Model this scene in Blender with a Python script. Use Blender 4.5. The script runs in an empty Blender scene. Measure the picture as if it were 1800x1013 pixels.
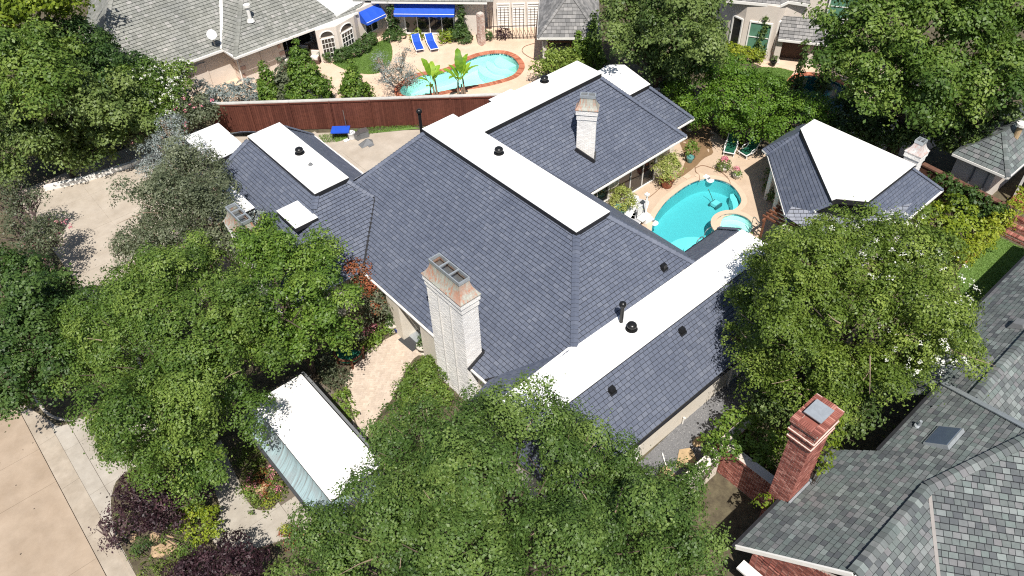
import bpy, bmesh, math, random
import numpy as np
from mathutils import Vector, Matrix

# ------------------------------------------------------------------ camera, sky, sun
scene = bpy.context.scene
COL = scene.collection
random.seed(7)
RNG = np.random.default_rng(11)
PI = math.pi
FPX, PITCH, ROLL, YAW, CAM_H = 1379.58, math.radians(44.219), math.radians(2.0722), math.radians(39.85), 30.0


def camera_axes():
    f = np.array([0, math.cos(PITCH), -math.sin(PITCH)])
    u = np.array([0, math.sin(PITCH), math.cos(PITCH)])
    r = np.array([1.0, 0, 0])
    r2 = r * math.cos(ROLL) - u * math.sin(ROLL)
    u2 = r * math.sin(ROLL) + u * math.cos(ROLL)
    c, s = math.cos(YAW), math.sin(YAW)
    m = np.array([[c, s, 0], [-s, c, 0], [0, 0, 1]])
    return m @ r2, m @ u2, m @ f


AX_R, AX_U, AX_F = camera_axes()
cam_data = bpy.data.cameras.new('camera')
cam = bpy.data.objects.new('camera', cam_data)
COL.objects.link(cam)
cam_data.sensor_width = 36
cam_data.lens = 36 * FPX / 1800
cam_data.clip_end = 3000
cam_data.clip_start = 0.5
cam.matrix_world = Matrix(((AX_R[0], AX_U[0], -AX_F[0], 0), (AX_R[1], AX_U[1], -AX_F[1], 0),
                           (AX_R[2], AX_U[2], -AX_F[2], CAM_H), (0, 0, 0, 1)))
scene.camera = cam

SUN_AZ, SUN_EL = math.radians(-123), math.radians(58.5)
world = bpy.data.worlds.new('World')
scene.world = world
world.use_nodes = True
wn = world.node_tree
sky = wn.nodes.new('ShaderNodeTexSky')
sky.sky_type = 'NISHITA'
sky.sun_disc = False
sky.sun_elevation = SUN_EL
sky.sun_rotation = PI / 2 - SUN_AZ
wn.links.new(sky.outputs[0], wn.nodes['Background'].inputs[0])
wn.nodes['Background'].inputs[1].default_value = 0.075
sun_data = bpy.data.lights.new('sun', 'SUN')
sun_data.energy = 5.0
sun_data.angle = math.radians(0.5)
sun_data.color = (1.0, 0.955, 0.89)
sun = bpy.data.objects.new('sun', sun_data)
COL.objects.link(sun)
sdir = Vector((math.cos(SUN_AZ) * math.cos(SUN_EL), math.sin(SUN_AZ) * math.cos(SUN_EL), math.sin(SUN_EL)))
sun.rotation_euler = sdir.to_track_quat('Z', 'Y').to_euler()
sun.location = (0, -20, 60)
scene.view_settings.view_transform = 'Standard'
scene.view_settings.look = 'None'
scene.view_settings.gamma = 1
scene.view_settings.use_curve_mapping = False
scene.view_settings.exposure = 0.42
scene.cycles.use_denoising = False       # keep the fine leaf and slate detail
scene.cycles.filter_width = 1.15


def at(px, py, z=0.0):
    """the point of the place seen at a pixel of the photograph, at a given height"""
    d = AX_R * ((px - 900) / FPX) - AX_U * ((py - 506.5) / FPX) + AX_F
    p = np.array([0, 0, CAM_H]) + d * ((z - CAM_H) / d[2])
    return Vector((p[0], p[1], z))


def pix(p):
    v = np.array([p[0], p[1], p[2] - CAM_H])
    c = v @ AX_F
    return 900 + FPX * (v @ AX_R) / c, 506.5 - FPX * (v @ AX_U) / c, c


def on(px, py, fn):
    lo, hi = -1.0, 14.0
    for _ in range(45):
        m = (lo + hi) / 2
        if fn(at(px, py, m)) > m:
            lo = m
        else:
            hi = m
    return at(px, py, lo)


# ------------------------------------------------------------------ object helpers
def tag(o, label=None, cat=None, group=None, kind=None):
    if label: o['label'] = label
    if cat: o['category'] = cat
    if group: o['group'] = group
    if kind: o['kind'] = kind
    return o


def thing(name, label, cat, loc=(0, 0, 0), rz=0.0, group=None):
    o = bpy.data.objects.new(name, None)
    COL.objects.link(o)
    o.empty_display_size = 0.2
    o.location = loc
    o.rotation_euler = (0, 0, rz)
    return tag(o, label, cat, group)


def link(name, me, parent=None, mtx=None):
    o = bpy.data.objects.new(name, me)
    COL.objects.link(o)
    if parent is not None: o.parent = parent
    if mtx is not None: o.matrix_local = mtx
    return o


def copy_tree(o, parent=None):
    c = o.copy()
    COL.objects.link(c)
    c.parent = parent
    for ch in list(o.children):
        copy_tree(ch, c)
    return c


class MB:
    """collects shapes; build() links them as ONE mesh object"""
    def __init__(self):
        self.v, self.f = [], []

    def add(self, vs, fs):
        n = len(self.v)
        self.v += [tuple(p) for p in vs]
        self.f += [tuple(i + n for i in q) for q in fs]
        return self

    def box(self, x0, x1, y0, y1, z0, z1):
        vs = [(x, y, z) for z in (z0, z1) for x, y in ((x0, y0), (x1, y0), (x1, y1), (x0, y1))]
        return self.add(vs, [(3, 2, 1, 0), (4, 5, 6, 7), (0, 1, 5, 4), (1, 2, 6, 5), (2, 3, 7, 6), (3, 0, 4, 7)])

    def obox(self, c, ax, ay, az):
        """box from centre and three half-axes"""
        c, ax, ay, az = Vector(c), Vector(ax), Vector(ay), Vector(az)
        vs = [c + sx * ax + sy * ay + sz * az for sz in (-1, 1) for sx, sy in ((-1, -1), (1, -1), (1, 1), (-1, 1))]
        return self.add(vs, [(3, 2, 1, 0), (4, 5, 6, 7), (0, 1, 5, 4), (1, 2, 6, 5), (2, 3, 7, 6), (3, 0, 4, 7)])

    def beam(self, a, b, w, h, up=(0, 0, 1)):
        a, b = Vector(a), Vector(b)
        d = (b - a)
        s = d.cross(Vector(up)).normalized()
        u = s.cross(d).normalized()
        return self.obox((a + b) / 2, d / 2, s * w / 2, u * h / 2)

    def prism(self, poly, z0, z1):
        n = len(poly)
        area = sum(poly[i][0] * poly[(i + 1) % n][1] - poly[(i + 1) % n][0] * poly[i][1] for i in range(n))
        if area < 0: poly = list(reversed(poly))
        vs = [(p[0], p[1], z0) for p in poly] + [(p[0], p[1], z1) for p in poly]
        fs = [tuple(range(n))[::-1], tuple(range(n, 2 * n))]
        fs += [(i, (i + 1) % n, n + (i + 1) % n, n + i) for i in range(n)]
        return self.add(vs, fs)

    def poly(self, pts):
        return self.add(pts, [tuple(range(len(pts)))])

    def tube(self, pts, r, n=8, r1=None, cap=True):
        pts = [Vector(p) for p in pts]
        rings = []
        m = len(pts)
        for i, p in enumerate(pts):
            d = (pts[min(i + 1, m - 1)] - pts[max(i - 1, 0)]).normalized()
            a = d.cross(Vector((0, 0, 1)))
            if a.length < 1e-3: a = Vector((1, 0, 0))
            a.normalize()
            b = d.cross(a)
            rr = r if r1 is None else r + (r1 - r) * i / max(1, m - 1)
            rings.append([p + rr * (math.cos(2 * PI * k / n) * a + math.sin(2 * PI * k / n) * b) for k in range(n)])
        vs = [q for ring in rings for q in ring]
        fs = [(i * n + k, (i + 1) * n + k, (i + 1) * n + (k + 1) % n, i * n + (k + 1) % n)
              for i in range(m - 1) for k in range(n)]
        if cap: fs += [tuple(range(n)), tuple(range((m - 1) * n, m * n))[::-1]]
        return self.add(vs, fs)

    def lathe(self, prof, c=(0, 0, 0), n=20):
        vs, fs = [], []
        for r, z in prof:
            vs += [(c[0] + r * math.cos(2 * PI * k / n), c[1] + r * math.sin(2 * PI * k / n), c[2] + z) for k in range(n)]
        for i in range(len(prof) - 1):
            fs += [(i * n + k, i * n + (k + 1) % n, (i + 1) * n + (k + 1) % n, (i + 1) * n + k) for k in range(n)]
        fs += [tuple(range(n))[::-1], tuple(range((len(prof) - 1) * n, len(prof) * n))]
        return self.add(vs, fs)

    def mesh(self, name, m, smooth=False):
        me = bpy.data.meshes.new(name)
        me.from_pydata(self.v, [], self.f)
        me.materials.append(m)
        if smooth:
            me.shade_smooth()
            try: me.set_sharp_from_angle(angle=math.radians(40))
            except Exception: pass
        return me

    def build(self, name, m, parent=None, smooth=False, label=None):
        o = link(name, self.mesh(name, m, smooth), parent)
        if label: o['label'] = label
        return o


def struct(o):
    o['kind'] = 'structure'
    return o


# ------------------------------------------------------------------ materials
def new_mat(name):
    m = bpy.data.materials.new(name)
    m.use_nodes = True
    nt = m.node_tree
    return m, nt, nt.nodes['Principled BSDF']


def node(nt, t, **kw):
    n = nt.nodes.new(t)
    for k, v in kw.items(): setattr(n, k, v)
    return n


def ramp(nt, fac, stops):
    r = node(nt, 'ShaderNodeValToRGB')
    cr = r.color_ramp
    while len(cr.elements) < len(stops): cr.elements.new(0.5)
    for e, (p, c) in zip(cr.elements, stops):
        e.position = p
        e.color = (c[0], c[1], c[2], 1)
    nt.links.new(fac, r.inputs[0])
    return r.outputs[0]


def mat(name, c, rough=0.7, var=0.15, scale=3.0, bump=0.0, bscale=None, metal=0.0, spec=0.4, c2=None, stain=0.0, stain_scale=0.35):
    """plain surface: colour with broad and fine mottling, wear stains, fine relief"""
    m, nt, p = new_mat(name)
    tc = node(nt, 'ShaderNodeTexCoord')
    n1 = node(nt, 'ShaderNodeTexNoise')
    n1.inputs['Scale'].default_value = scale
    n1.inputs['Detail'].default_value = 8
    n1.inputs['Roughness'].default_value = 0.65
    nt.links.new(tc.outputs['Object'], n1.inputs['Vector'])
    lo = tuple(x * (1 - var) for x in c)
    hi = tuple(min(1, x * (1 + var)) for x in (c2 or c))
    col = ramp(nt, n1.outputs['Fac'], [(0.3, lo), (0.7, hi)])
    if stain:
        n2 = node(nt, 'ShaderNodeTexNoise')
        n2.inputs['Scale'].default_value = stain_scale
        n2.inputs['Detail'].default_value = 6
        n2.inputs['Roughness'].default_value = 0.7
        nt.links.new(tc.outputs['Object'], n2.inputs['Vector'])
        mx = node(nt, 'ShaderNodeMixRGB', blend_type='MULTIPLY')
        mx.inputs[0].default_value = 1
        nt.links.new(col, mx.inputs[1])
        s = 1 - stain
        nt.links.new(ramp(nt, n2.outputs['Fac'], [(0.32, (s, s * 0.97, s * 0.93)), (0.62, (1, 1, 1))]), mx.inputs[2])
        col = mx.outputs[0]
    nt.links.new(col, p.inputs['Base Color'])
    p.inputs['Roughness'].default_value = rough
    p.inputs['Metallic'].default_value = metal
    p.inputs['Specular IOR Level'].default_value = spec
    if bump:
        b = node(nt, 'ShaderNodeBump')
        b.inputs['Strength'].default_value = bump
        b.inputs['Distance'].default_value = 0.02
        n3 = node(nt, 'ShaderNodeTexNoise')
        n3.inputs['Scale'].default_value = bscale or scale * 6
        n3.inputs['Detail'].default_value = 6
        nt.links.new(tc.outputs['Object'], n3.inputs['Vector'])
        nt.links.new(n3.outputs['Fac'], b.inputs['Height'])
        nt.links.new(b.outputs[0], p.inputs['Normal'])
    return m


def piece_mat(name, stops, rough=0.6, bump=0.25, bscale=30, spec=0.4, fine=0.12):
    """material of many loose pieces (slates, bricks, boards): every piece gets its own shade"""
    m, nt, p = new_mat(name)
    g = node(nt, 'ShaderNodeNewGeometry')
    oi = node(nt, 'ShaderNodeObjectInfo')
    a = node(nt, 'ShaderNodeMath', operation='ADD')
    nt.links.new(g.outputs['Random Per Island'], a.inputs[0])
    nt.links.new(oi.outputs['Random'], a.inputs[1])
    fr = node(nt, 'ShaderNodeMath', operation='FRACT')
    nt.links.new(a.outputs[0], fr.inputs[0])
    col = ramp(nt, fr.outputs[0], stops)
    n1 = node(nt, 'ShaderNodeTexNoise')
    n1.inputs['Scale'].default_value = 5
    n1.inputs['Detail'].default_value = 8
    n1.inputs['Roughness'].default_value = 0.7
    nt.links.new(g.outputs['Position'], n1.inputs['Vector'])
    mx = node(nt, 'ShaderNodeMixRGB', blend_type='MULTIPLY')
    mx.inputs[0].default_value = 1
    nt.links.new(col, mx.inputs[1])
    nt.links.new(ramp(nt, n1.outputs['Fac'], [(0.3, (1 - fine,) * 3), (0.7, (1 + fine,) * 3)]), mx.inputs[2])
    n2 = node(nt, 'ShaderNodeTexNoise')
    n2.inputs['Scale'].default_value = 0.45
    n2.inputs['Detail'].default_value = 5
    n2.inputs['Roughness'].default_value = 0.65
    nt.links.new(g.outputs['Position'], n2.inputs['Vector'])
    mw = node(nt, 'ShaderNodeMixRGB', blend_type='MULTIPLY')
    mw.inputs[0].default_value = 1
    nt.links.new(mx.outputs[0], mw.inputs[1])
    nt.links.new(ramp(nt, n2.outputs['Fac'], [(0.34, (0.88, 0.885, 0.90)), (0.64, (1.08, 1.07, 1.05))]), mw.inputs[2])
    nt.links.new(mw.outputs[0], p.inputs['Base Color'])
    p.inputs['Roughness'].default_value = rough
    p.inputs['Specular IOR Level'].default_value = spec
    b = node(nt, 'ShaderNodeBump')
    b.inputs['Strength'].default_value = bump
    b.inputs['Distance'].default_value = 0.01
    n3 = node(nt, 'ShaderNodeTexNoise')
    n3.inputs['Scale'].default_value = bscale
    n3.inputs['Detail'].default_value = 5
    nt.links.new(g.outputs['Position'], n3.inputs['Vector'])
    nt.links.new(n3.outputs['Fac'], b.inputs['Height'])
    nt.links.new(b.outputs[0], p.inputs['Normal'])
    return m


def leaf_mat(name, dark, mid, light, trans=0.25, rough=0.5):
    m, nt, p = new_mat(name)
    at_ = node(nt, 'ShaderNodeAttribute', attribute_name='tint')
    col = ramp(nt, at_.outputs['Fac'], [(0.0, dark), (0.5, mid), (1.0, light)])
    nt.links.new(col, p.inputs['Base Color'])
    p.inputs['Roughness'].default_value = rough
    p.inputs['Specular IOR Level'].default_value = 0.35
    tr = node(nt, 'ShaderNodeBsdfTranslucent')
    br = node(nt, 'ShaderNodeMixRGB', blend_type='MULTIPLY')
    br.inputs[0].default_value = 1
    br.inputs[2].default_value = (1.5, 1.6, 0.8, 1)
    nt.links.new(col, br.inputs[1])
    nt.links.new(br.outputs[0], tr.inputs['Color'])
    mix = node(nt, 'ShaderNodeMixShader')
    mix.inputs[0].default_value = trans
    nt.links.new(p.outputs[0], mix.inputs[1])
    nt.links.new(tr.outputs[0], mix.inputs[2])
    nt.links.new(mix.outputs[0], nt.nodes['Material Output'].inputs['Surface'])
    return m


def water_mat(name, tint):
    m, nt, p = new_mat(name)
    nt.nodes.remove(p)
    tr = node(nt, 'ShaderNodeBsdfTransparent')
    tr.inputs[0].default_value = (*tint, 1)
    gl = node(nt, 'ShaderNodeBsdfGlossy')
    gl.inputs['Roughness'].default_value = 0.03
    fr = node(nt, 'ShaderNodeFresnel')
    fr.inputs[0].default_value = 1.33
    b = node(nt, 'ShaderNodeBump')
    b.inputs['Strength'].default_value = 0.25
    b.inputs['Distance'].default_value = 0.05
    n = node(nt, 'ShaderNodeTexNoise')
    n.inputs['Scale'].default_value = 4
    n.inputs['Detail'].default_value = 4
    g = node(nt, 'ShaderNodeNewGeometry')
    nt.links.new(g.outputs['Position'], n.inputs['Vector'])
    nt.links.new(n.outputs['Fac'], b.inputs['Height'])
    nt.links.new(b.outputs[0], gl.inputs['Normal'])
    nt.links.new(b.outputs[0], fr.inputs['Normal'])
    mx = node(nt, 'ShaderNodeMixShader')
    nt.links.new(fr.outputs[0], mx.inputs[0])
    nt.links.new(tr.outputs[0], mx.inputs[1])
    nt.links.new(gl.outputs[0], mx.inputs[2])
    nt.links.new(mx.outputs[0], nt.nodes['Material Output'].inputs['Surface'])
    return m


def glass_mat(name, c):
    m, nt, p = new_mat(name)
    p.inputs['Base Color'].default_value = (*c, 1)
    p.inputs['Roughness'].default_value = 0.06
    p.inputs['Specular IOR Level'].default_value = 0.8
    return m


M = {}
M['soil'] = mat('soil', (0.075, 0.058, 0.038), 0.95, 0.35, 2.5, 0.6, 25, c2=(0.10, 0.085, 0.05))
M['grass_ground'] = mat('grass_ground', (0.06, 0.085, 0.03), 0.95, 0.35, 2.0, 0.5, 30)
M['concrete'] = mat('concrete', (0.40, 0.365, 0.315), 0.85, 0.08, 2.5, 0.15, 30, stain=0.22, stain_scale=0.6)
M['street'] = mat('street_concrete', (0.375, 0.295, 0.22), 0.9, 0.07, 1.5, 0.15, 30, stain=0.2, stain_scale=0.5)
M['gutter_pan'] = mat('gutter_concrete', (0.38, 0.325, 0.26), 0.9, 0.1, 2.0, 0.15, 30, stain=0.25, stain_scale=0.8)
M['back_drive'] = mat('back_drive_concrete', (0.43, 0.375, 0.31), 0.9, 0.08, 1.2, 0.15, 30, stain=0.2, stain_scale=0.5)
M['joint'] = mat('joint_filler', (0.14, 0.115, 0.09), 0.95, 0.2, 4)
M['pool_deck'] = mat('pool_deck', (0.50, 0.385, 0.285), 0.85, 0.06, 2.0, 0.1, 40, stain=0.12, stain_scale=0.7)
M['peach_patio'] = mat('peach_patio', (0.62, 0.47, 0.35), 0.85, 0.06, 1.0, 0.1, 40, stain=0.12, stain_scale=0.5)
M['coping'] = mat('coping', (0.55, 0.42, 0.31), 0.8, 0.06, 3.0, 0.1, 40)
M['mud'] = mat('mud_stain', (0.20, 0.125, 0.065), 0.9, 0.15, 2.0, 0.2, 30)
M['lawn'] = mat('lawn_base', (0.12, 0.20, 0.045), 0.95, 0.2, 3, 0.4, 60)
M['gravel'] = piece_mat('gravel', [(0, (0.10, 0.10, 0.105)), (0.5, (0.19, 0.19, 0.195)), (1, (0.34, 0.335, 0.33))], 0.9)
M['gravel_base'] = mat('gravel_base', (0.16, 0.16, 0.165), 0.95, 0.3, 30, 0.8, 60)
M['stone'] = mat('flagstone', (0.42, 0.30, 0.17), 0.9, 0.15, 4, 0.4, 25)
M['rock'] = mat('garden_rock', (0.40, 0.28, 0.17), 0.9, 0.25, 5, 0.6, 15)
M['stucco'] = mat('cream_stucco', (0.70, 0.645, 0.56), 0.9, 0.05, 3, 0.2, 60, stain=0.08)
M['white_stucco'] = mat('pale_stucco', (0.62, 0.56, 0.50), 0.9, 0.05, 3, 0.2, 60, stain=0.08)
M['membrane'] = mat('white_membrane', (0.80, 0.80, 0.79), 0.55, 0.012, 0.8, 0.05, 8, stain=0.02, stain_scale=0.25)
M['flash'] = mat('black_flashing', (0.018, 0.018, 0.02), 0.45, 0.2, 3, metal=0.0)
M['black'] = mat('black_metal', (0.012, 0.012, 0.012), 0.3, 0.1, 3)
M['white_trim'] = mat('white_trim', (0.72, 0.70, 0.66), 0.5, 0.05, 4)
M['white_plastic'] = mat('white_plastic', (0.78, 0.78, 0.77), 0.4, 0.04, 4)
M['dark_under'] = mat('roof_underlay', (0.02, 0.021, 0.026), 0.9, 0.1, 3)  # near black, so it reads as shadow lines in the course gaps
M['slate'] = piece_mat('blue_grey_slate', [(0, (0.091, 0.105, 0.143)), (0.3, (0.100, 0.115, 0.155)), (0.8, (0.110, 0.125, 0.166)), (1, (0.129, 0.144, 0.184))], 0.48, 0.3, 25, 0.5, 0.10)
M['slate_green'] = piece_mat('grey_green_shingle', [(0, (0.085, 0.092, 0.098)), (0.3, (0.118, 0.132, 0.129)), (0.6, (0.138, 0.166, 0.158)), (0.8, (0.160, 0.158, 0.162)), (1, (0.205, 0.235, 0.225))], 0.7, 0.5, 30, 0.25)
M['slate_grey'] = piece_mat('weathered_grey_shingle', [(0, (0.19, 0.192, 0.172)), (0.4, (0.225, 0.228, 0.205)), (0.85, (0.26, 0.26, 0.237)), (1, (0.32, 0.31, 0.29))], 0.8, 0.4, 30, 0.2)
M['slate_taupe'] = piece_mat('taupe_shingle', [(0, (0.15, 0.148, 0.145)), (0.5, (0.21, 0.205, 0.20)), (1, (0.29, 0.28, 0.27))], 0.8, 0.4, 30, 0.2)
M['white_brick'] = piece_mat('white_painted_brick', [(0, (0.70, 0.68, 0.655)), (1, (0.80, 0.785, 0.76))], 0.8, 0.5, 40, 0.2, 0.05)
M['white_mortar'] = mat('white_painted_mortar', (0.62, 0.60, 0.57), 0.9, 0.06, 5)
M['red_brick'] = piece_mat('red_brick', [(0, (0.15, 0.050, 0.040)), (0.4, (0.235, 0.083, 0.064)), (0.8, (0.32, 0.122, 0.096)), (1, (0.42, 0.20, 0.16))], 0.85, 0.5, 40, 0.2)
M['mortar'] = mat('mortar', (0.55, 0.47, 0.41), 0.95, 0.1, 10)
M['pink_brick'] = piece_mat('pale_pink_brick', [(0, (0.42, 0.27, 0.22)), (0.5, (0.52, 0.38, 0.32)), (1, (0.62, 0.52, 0.46))], 0.85, 0.4, 40, 0.2)
M['terra_brick'] = piece_mat('terracotta_brick', [(0, (0.32, 0.10, 0.055)), (0.5, (0.40, 0.14, 0.08)), (1, (0.50, 0.20, 0.12))], 0.85, 0.4, 40, 0.2)
M['paver'] = piece_mat('courtyard_paver', [(0, (0.46, 0.375, 0.30)), (1, (0.55, 0.455, 0.37))], 0.85, 0.3, 40, 0.2, 0.08)
M['fence_wood'] = piece_mat('red_stained_board', [(0, (0.085, 0.027, 0.018)), (0.5, (0.105, 0.035, 0.023)), (1, (0.125, 0.043, 0.029))], 0.75, 0.4, 25, 0.25, 0.25)
M['brown_wood'] = piece_mat('brown_wood', [(0, (0.11, 0.045, 0.025)), (1, (0.19, 0.08, 0.045))], 0.7, 0.3, 20, 0.3)
M['bark'] = mat('bark', (0.10, 0.075, 0.055), 0.95, 0.4, 6, 0.8, 25)
M['pale_bark'] = mat('pale_bark', (0.27, 0.20, 0.145), 0.9, 0.3, 6, 0.6, 25)
M['purple_bark'] = mat('purple_bark', (0.12, 0.085, 0.08), 0.9, 0.3, 6, 0.6, 25)
M['glass'] = glass_mat('dark_glass', (0.014, 0.016, 0.018))
M['green_glass'] = mat('green_blind', (0.10, 0.22, 0.15), 0.25, 0.15, 2)
M['blue_cloth'] = mat('blue_canvas', (0.012, 0.075, 0.48), 0.75, 0.1, 4, 0.15, 80)
M['green_cloth'] = mat('green_cushion', (0.006, 0.085, 0.048), 0.8, 0.12, 5, 0.2, 60)
M['grey_mesh'] = mat('grey_mesh', (0.40, 0.40, 0.41), 0.8, 0.06, 10)
M['dark_mat'] = mat('door_mat', (0.05, 0.05, 0.052), 0.95, 0.15, 20, 0.4, 90)
M['terracotta'] = mat('terracotta', (0.36, 0.13, 0.075), 0.8, 0.12, 5)
M['teal_pot'] = mat('teal_glaze', (0.10, 0.26, 0.25), 0.3, 0.25, 5)
M['blue_pot'] = mat('blue_glaze', (0.01, 0.025, 0.20), 0.2, 0.15, 5)
M['urn'] = mat('cast_stone', (0.50, 0.46, 0.39), 0.9, 0.12, 6, 0.3, 40)
M['plaster'] = mat('pool_plaster', (0.40, 0.58, 0.58), 0.8, 0.03, 2)
M['plaster_pale'] = mat('pale_pool_plaster', (0.80, 0.86, 0.83), 0.8, 0.03, 2)
M['pool_tile'] = piece_mat('pool_tile', [(0, (0.02, 0.09, 0.12)), (0.5, (0.06, 0.2, 0.23)), (1, (0.5, 0.6, 0.58))], 0.25, 0.05)
M['water'] = water_mat('pool_water', (0.38, 0.81, 0.85))
M['spa_water'] = water_mat('spa_water', (0.62, 0.93, 0.90))
M['water2'] = water_mat('far_pool_water', (0.60, 0.90, 0.86))
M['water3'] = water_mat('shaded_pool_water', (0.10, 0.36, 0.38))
M['grey_plastic'] = mat('grey_plastic', (0.16, 0.165, 0.17), 0.5, 0.1, 4)
M['hose'] = mat('hose', (0.22, 0.125, 0.075), 0.6, 0.1, 4)
M['steel'] = mat('steel', (0.30, 0.31, 0.31), 0.35, 0.1, 4, metal=0.8)
M['brown_brick'] = piece_mat('brown_brick', [(0, (0.075, 0.038, 0.027)), (0.5, (0.11, 0.055, 0.038)), (1, (0.15, 0.078, 0.055))], 0.85, 0.4, 40, 0.2)
M['cap_board'] = mat('cap_board', (0.50, 0.49, 0.46), 0.7, 0.12, 4, stain=.2)
M['sky_glass'] = mat('sky_reflection_glass', (0.075, 0.10, 0.145), 0.25, 0.1, 2, spec=.7)  # blue-grey base colour carries the reflection of the sky
M['dark_gutter'] = mat('dark_gutter', (0.05, 0.052, 0.055), 0.5, 0.1, 4)
M['warm_metal'] = mat('warm_grey_metal', (0.23, 0.21, 0.195), 0.6, 0.1, 5)
M['zinc'] = mat('zinc_cap', (0.42, 0.45, 0.47), 0.45, 0.12, 5, metal=0.5)
M['orange'] = mat('orange_plastic', (0.6, 0.08, 0.02), 0.5, 0.1, 4)
M['wicker'] = mat('wicker', (0.10, 0.06, 0.045), 0.8, 0.2, 20, 0.4, 60)
M['cushion'] = mat('cream_cushion', (0.62, 0.58, 0.52), 0.9, 0.05, 5)
M['iron'] = mat('iron', (0.05, 0.035, 0.03), 0.5, 0.2, 5)
M['pink_petals'] = leaf_mat('pink_petals', (0.45, 0.09, 0.15), (0.62, 0.24, 0.29), (0.74, 0.42, 0.44), 0.2)
M['white_petals'] = leaf_mat('white_petals', (0.6, 0.6, 0.52), (0.72, 0.72, 0.66), (0.8, 0.8, 0.76), 0.2)


def streak_mat(name, base, streak, patch, sz=6.0, vec=None):
    """weathered copper: patina with run-off streaks down the sheet"""
    m, nt, p = new_mat(name)
    tc = node(nt, 'ShaderNodeTexCoord')
    mp = node(nt, 'ShaderNodeMapping')
    mp.inputs['Scale'].default_value = vec or (sz, sz, 0.5)
    nt.links.new(tc.outputs['Object'], mp.inputs[0])
    n1 = node(nt, 'ShaderNodeTexNoise')
    n1.inputs['Scale'].default_value = 1.0
    n1.inputs['Detail'].default_value = 7
    n1.inputs['Roughness'].default_value = 0.7
    nt.links.new(mp.outputs[0], n1.inputs['Vector'])
    n2 = node(nt, 'ShaderNodeTexNoise')
    n2.inputs['Scale'].default_value = 1.3
    n2.inputs['Detail'].default_value = 5
    nt.links.new(tc.outputs['Object'], n2.inputs['Vector'])
    c1 = ramp(nt, n1.outputs['Fac'], [(0.36, streak), (0.5, base), (0.7, tuple(min(1, x * 1.35) for x in base))])
    mx = node(nt, 'ShaderNodeMixRGB')
    nt.links.new(ramp(nt, n2.outputs['Fac'], [(0.48, (0, 0, 0)), (0.66, (0.75, 0.75, 0.75))]), mx.inputs[0])
    nt.links.new(c1, mx.inputs[1])
    mx.inputs[2].default_value = (*patch, 1)
    nt.links.new(mx.outputs[0], p.inputs['Base Color'])
    p.inputs['Roughness'].default_value = 0.5
    p.inputs['Metallic'].default_value = 0.15
    return m


M['copper'] = streak_mat('patina_copper', (0.33, 0.44, 0.46), (0.22, 0.22, 0.215), (0.33, 0.37, 0.38), vec=(0.5, 8.0, 0.4))
M['copper_cap'] = streak_mat('copper_cap', (0.36, 0.36, 0.31), (0.45, 0.20, 0.12), (0.47, 0.21, 0.13), 9.0)
M['copper_pale'] = streak_mat('pale_copper_cap', (0.52, 0.50, 0.48), (0.50, 0.33, 0.28), (0.55, 0.36, 0.31), 9.0)

M['leaf_oak'] = leaf_mat('leaf_oak', (0.044, 0.090, 0.013), (0.092, 0.156, 0.025), (0.185, 0.255, 0.050))
M['leaf_bright'] = leaf_mat('leaf_bright', (0.048, 0.102, 0.013), (0.106, 0.184, 0.024), (0.205, 0.285, 0.048))
M['leaf_elm'] = leaf_mat('leaf_elm', (0.040, 0.082, 0.015), (0.082, 0.142, 0.029), (0.165, 0.235, 0.056))
M['leaf_laurel'] = leaf_mat('leaf_laurel', (0.045, 0.105, 0.010), (0.100, 0.190, 0.018), (0.19, 0.29, 0.038))
M['leaf_dark'] = leaf_mat('leaf_dark', (0.040, 0.074, 0.017), (0.084, 0.132, 0.032), (0.158, 0.212, 0.058))
M['leaf_myrtle'] = leaf_mat('leaf_myrtle', (0.055, 0.096, 0.012), (0.120, 0.180, 0.026), (0.235, 0.30, 0.058))
M['leaf_grey'] = leaf_mat('leaf_grey', (0.062, 0.078, 0.042), (0.110, 0.130, 0.072), (0.185, 0.205, 0.125))
M['leaf_blue'] = leaf_mat('leaf_blue', (0.115, 0.14, 0.13), (0.215, 0.25, 0.24), (0.35, 0.385, 0.38), 0.15)
M['leaf_purple'] = leaf_mat('leaf_purple', (0.018, 0.008, 0.012), (0.040, 0.018, 0.024), (0.085, 0.042, 0.050), 0.2)
M['leaf_lime'] = leaf_mat('leaf_lime', (0.10, 0.15, 0.012), (0.20, 0.26, 0.02), (0.34, 0.36, 0.035))
M['leaf_red'] = leaf_mat('leaf_red', (0.075, 0.065, 0.02), (0.19, 0.075, 0.03), (0.36, 0.10, 0.045))
M['leaf_bamboo'] = leaf_mat('leaf_bamboo', (0.12, 0.16, 0.025), (0.27, 0.31, 0.07), (0.45, 0.46, 0.18))
M['leaf_banana'] = leaf_mat('leaf_banana', (0.10, 0.21, 0.015), (0.20, 0.34, 0.025), (0.32, 0.45, 0.05), 0.35)
M['leaf_box'] = leaf_mat('leaf_box', (0.020, 0.048, 0.012), (0.046, 0.092, 0.020), (0.09, 0.15, 0.035))
M['grass'] = leaf_mat('grass_blade', (0.09, 0.16, 0.028), (0.15, 0.25, 0.05), (0.22, 0.32, 0.085))
M['leaf_bed'] = leaf_mat('leaf_bed', (0.05, 0.09, 0.015), (0.12, 0.17, 0.03), (0.22, 0.25, 0.05))

# ------------------------------------------------------------------ foliage
LOBES = []          # (px, py, radius in px) of every crown, to know which slates hide behind them


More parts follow.
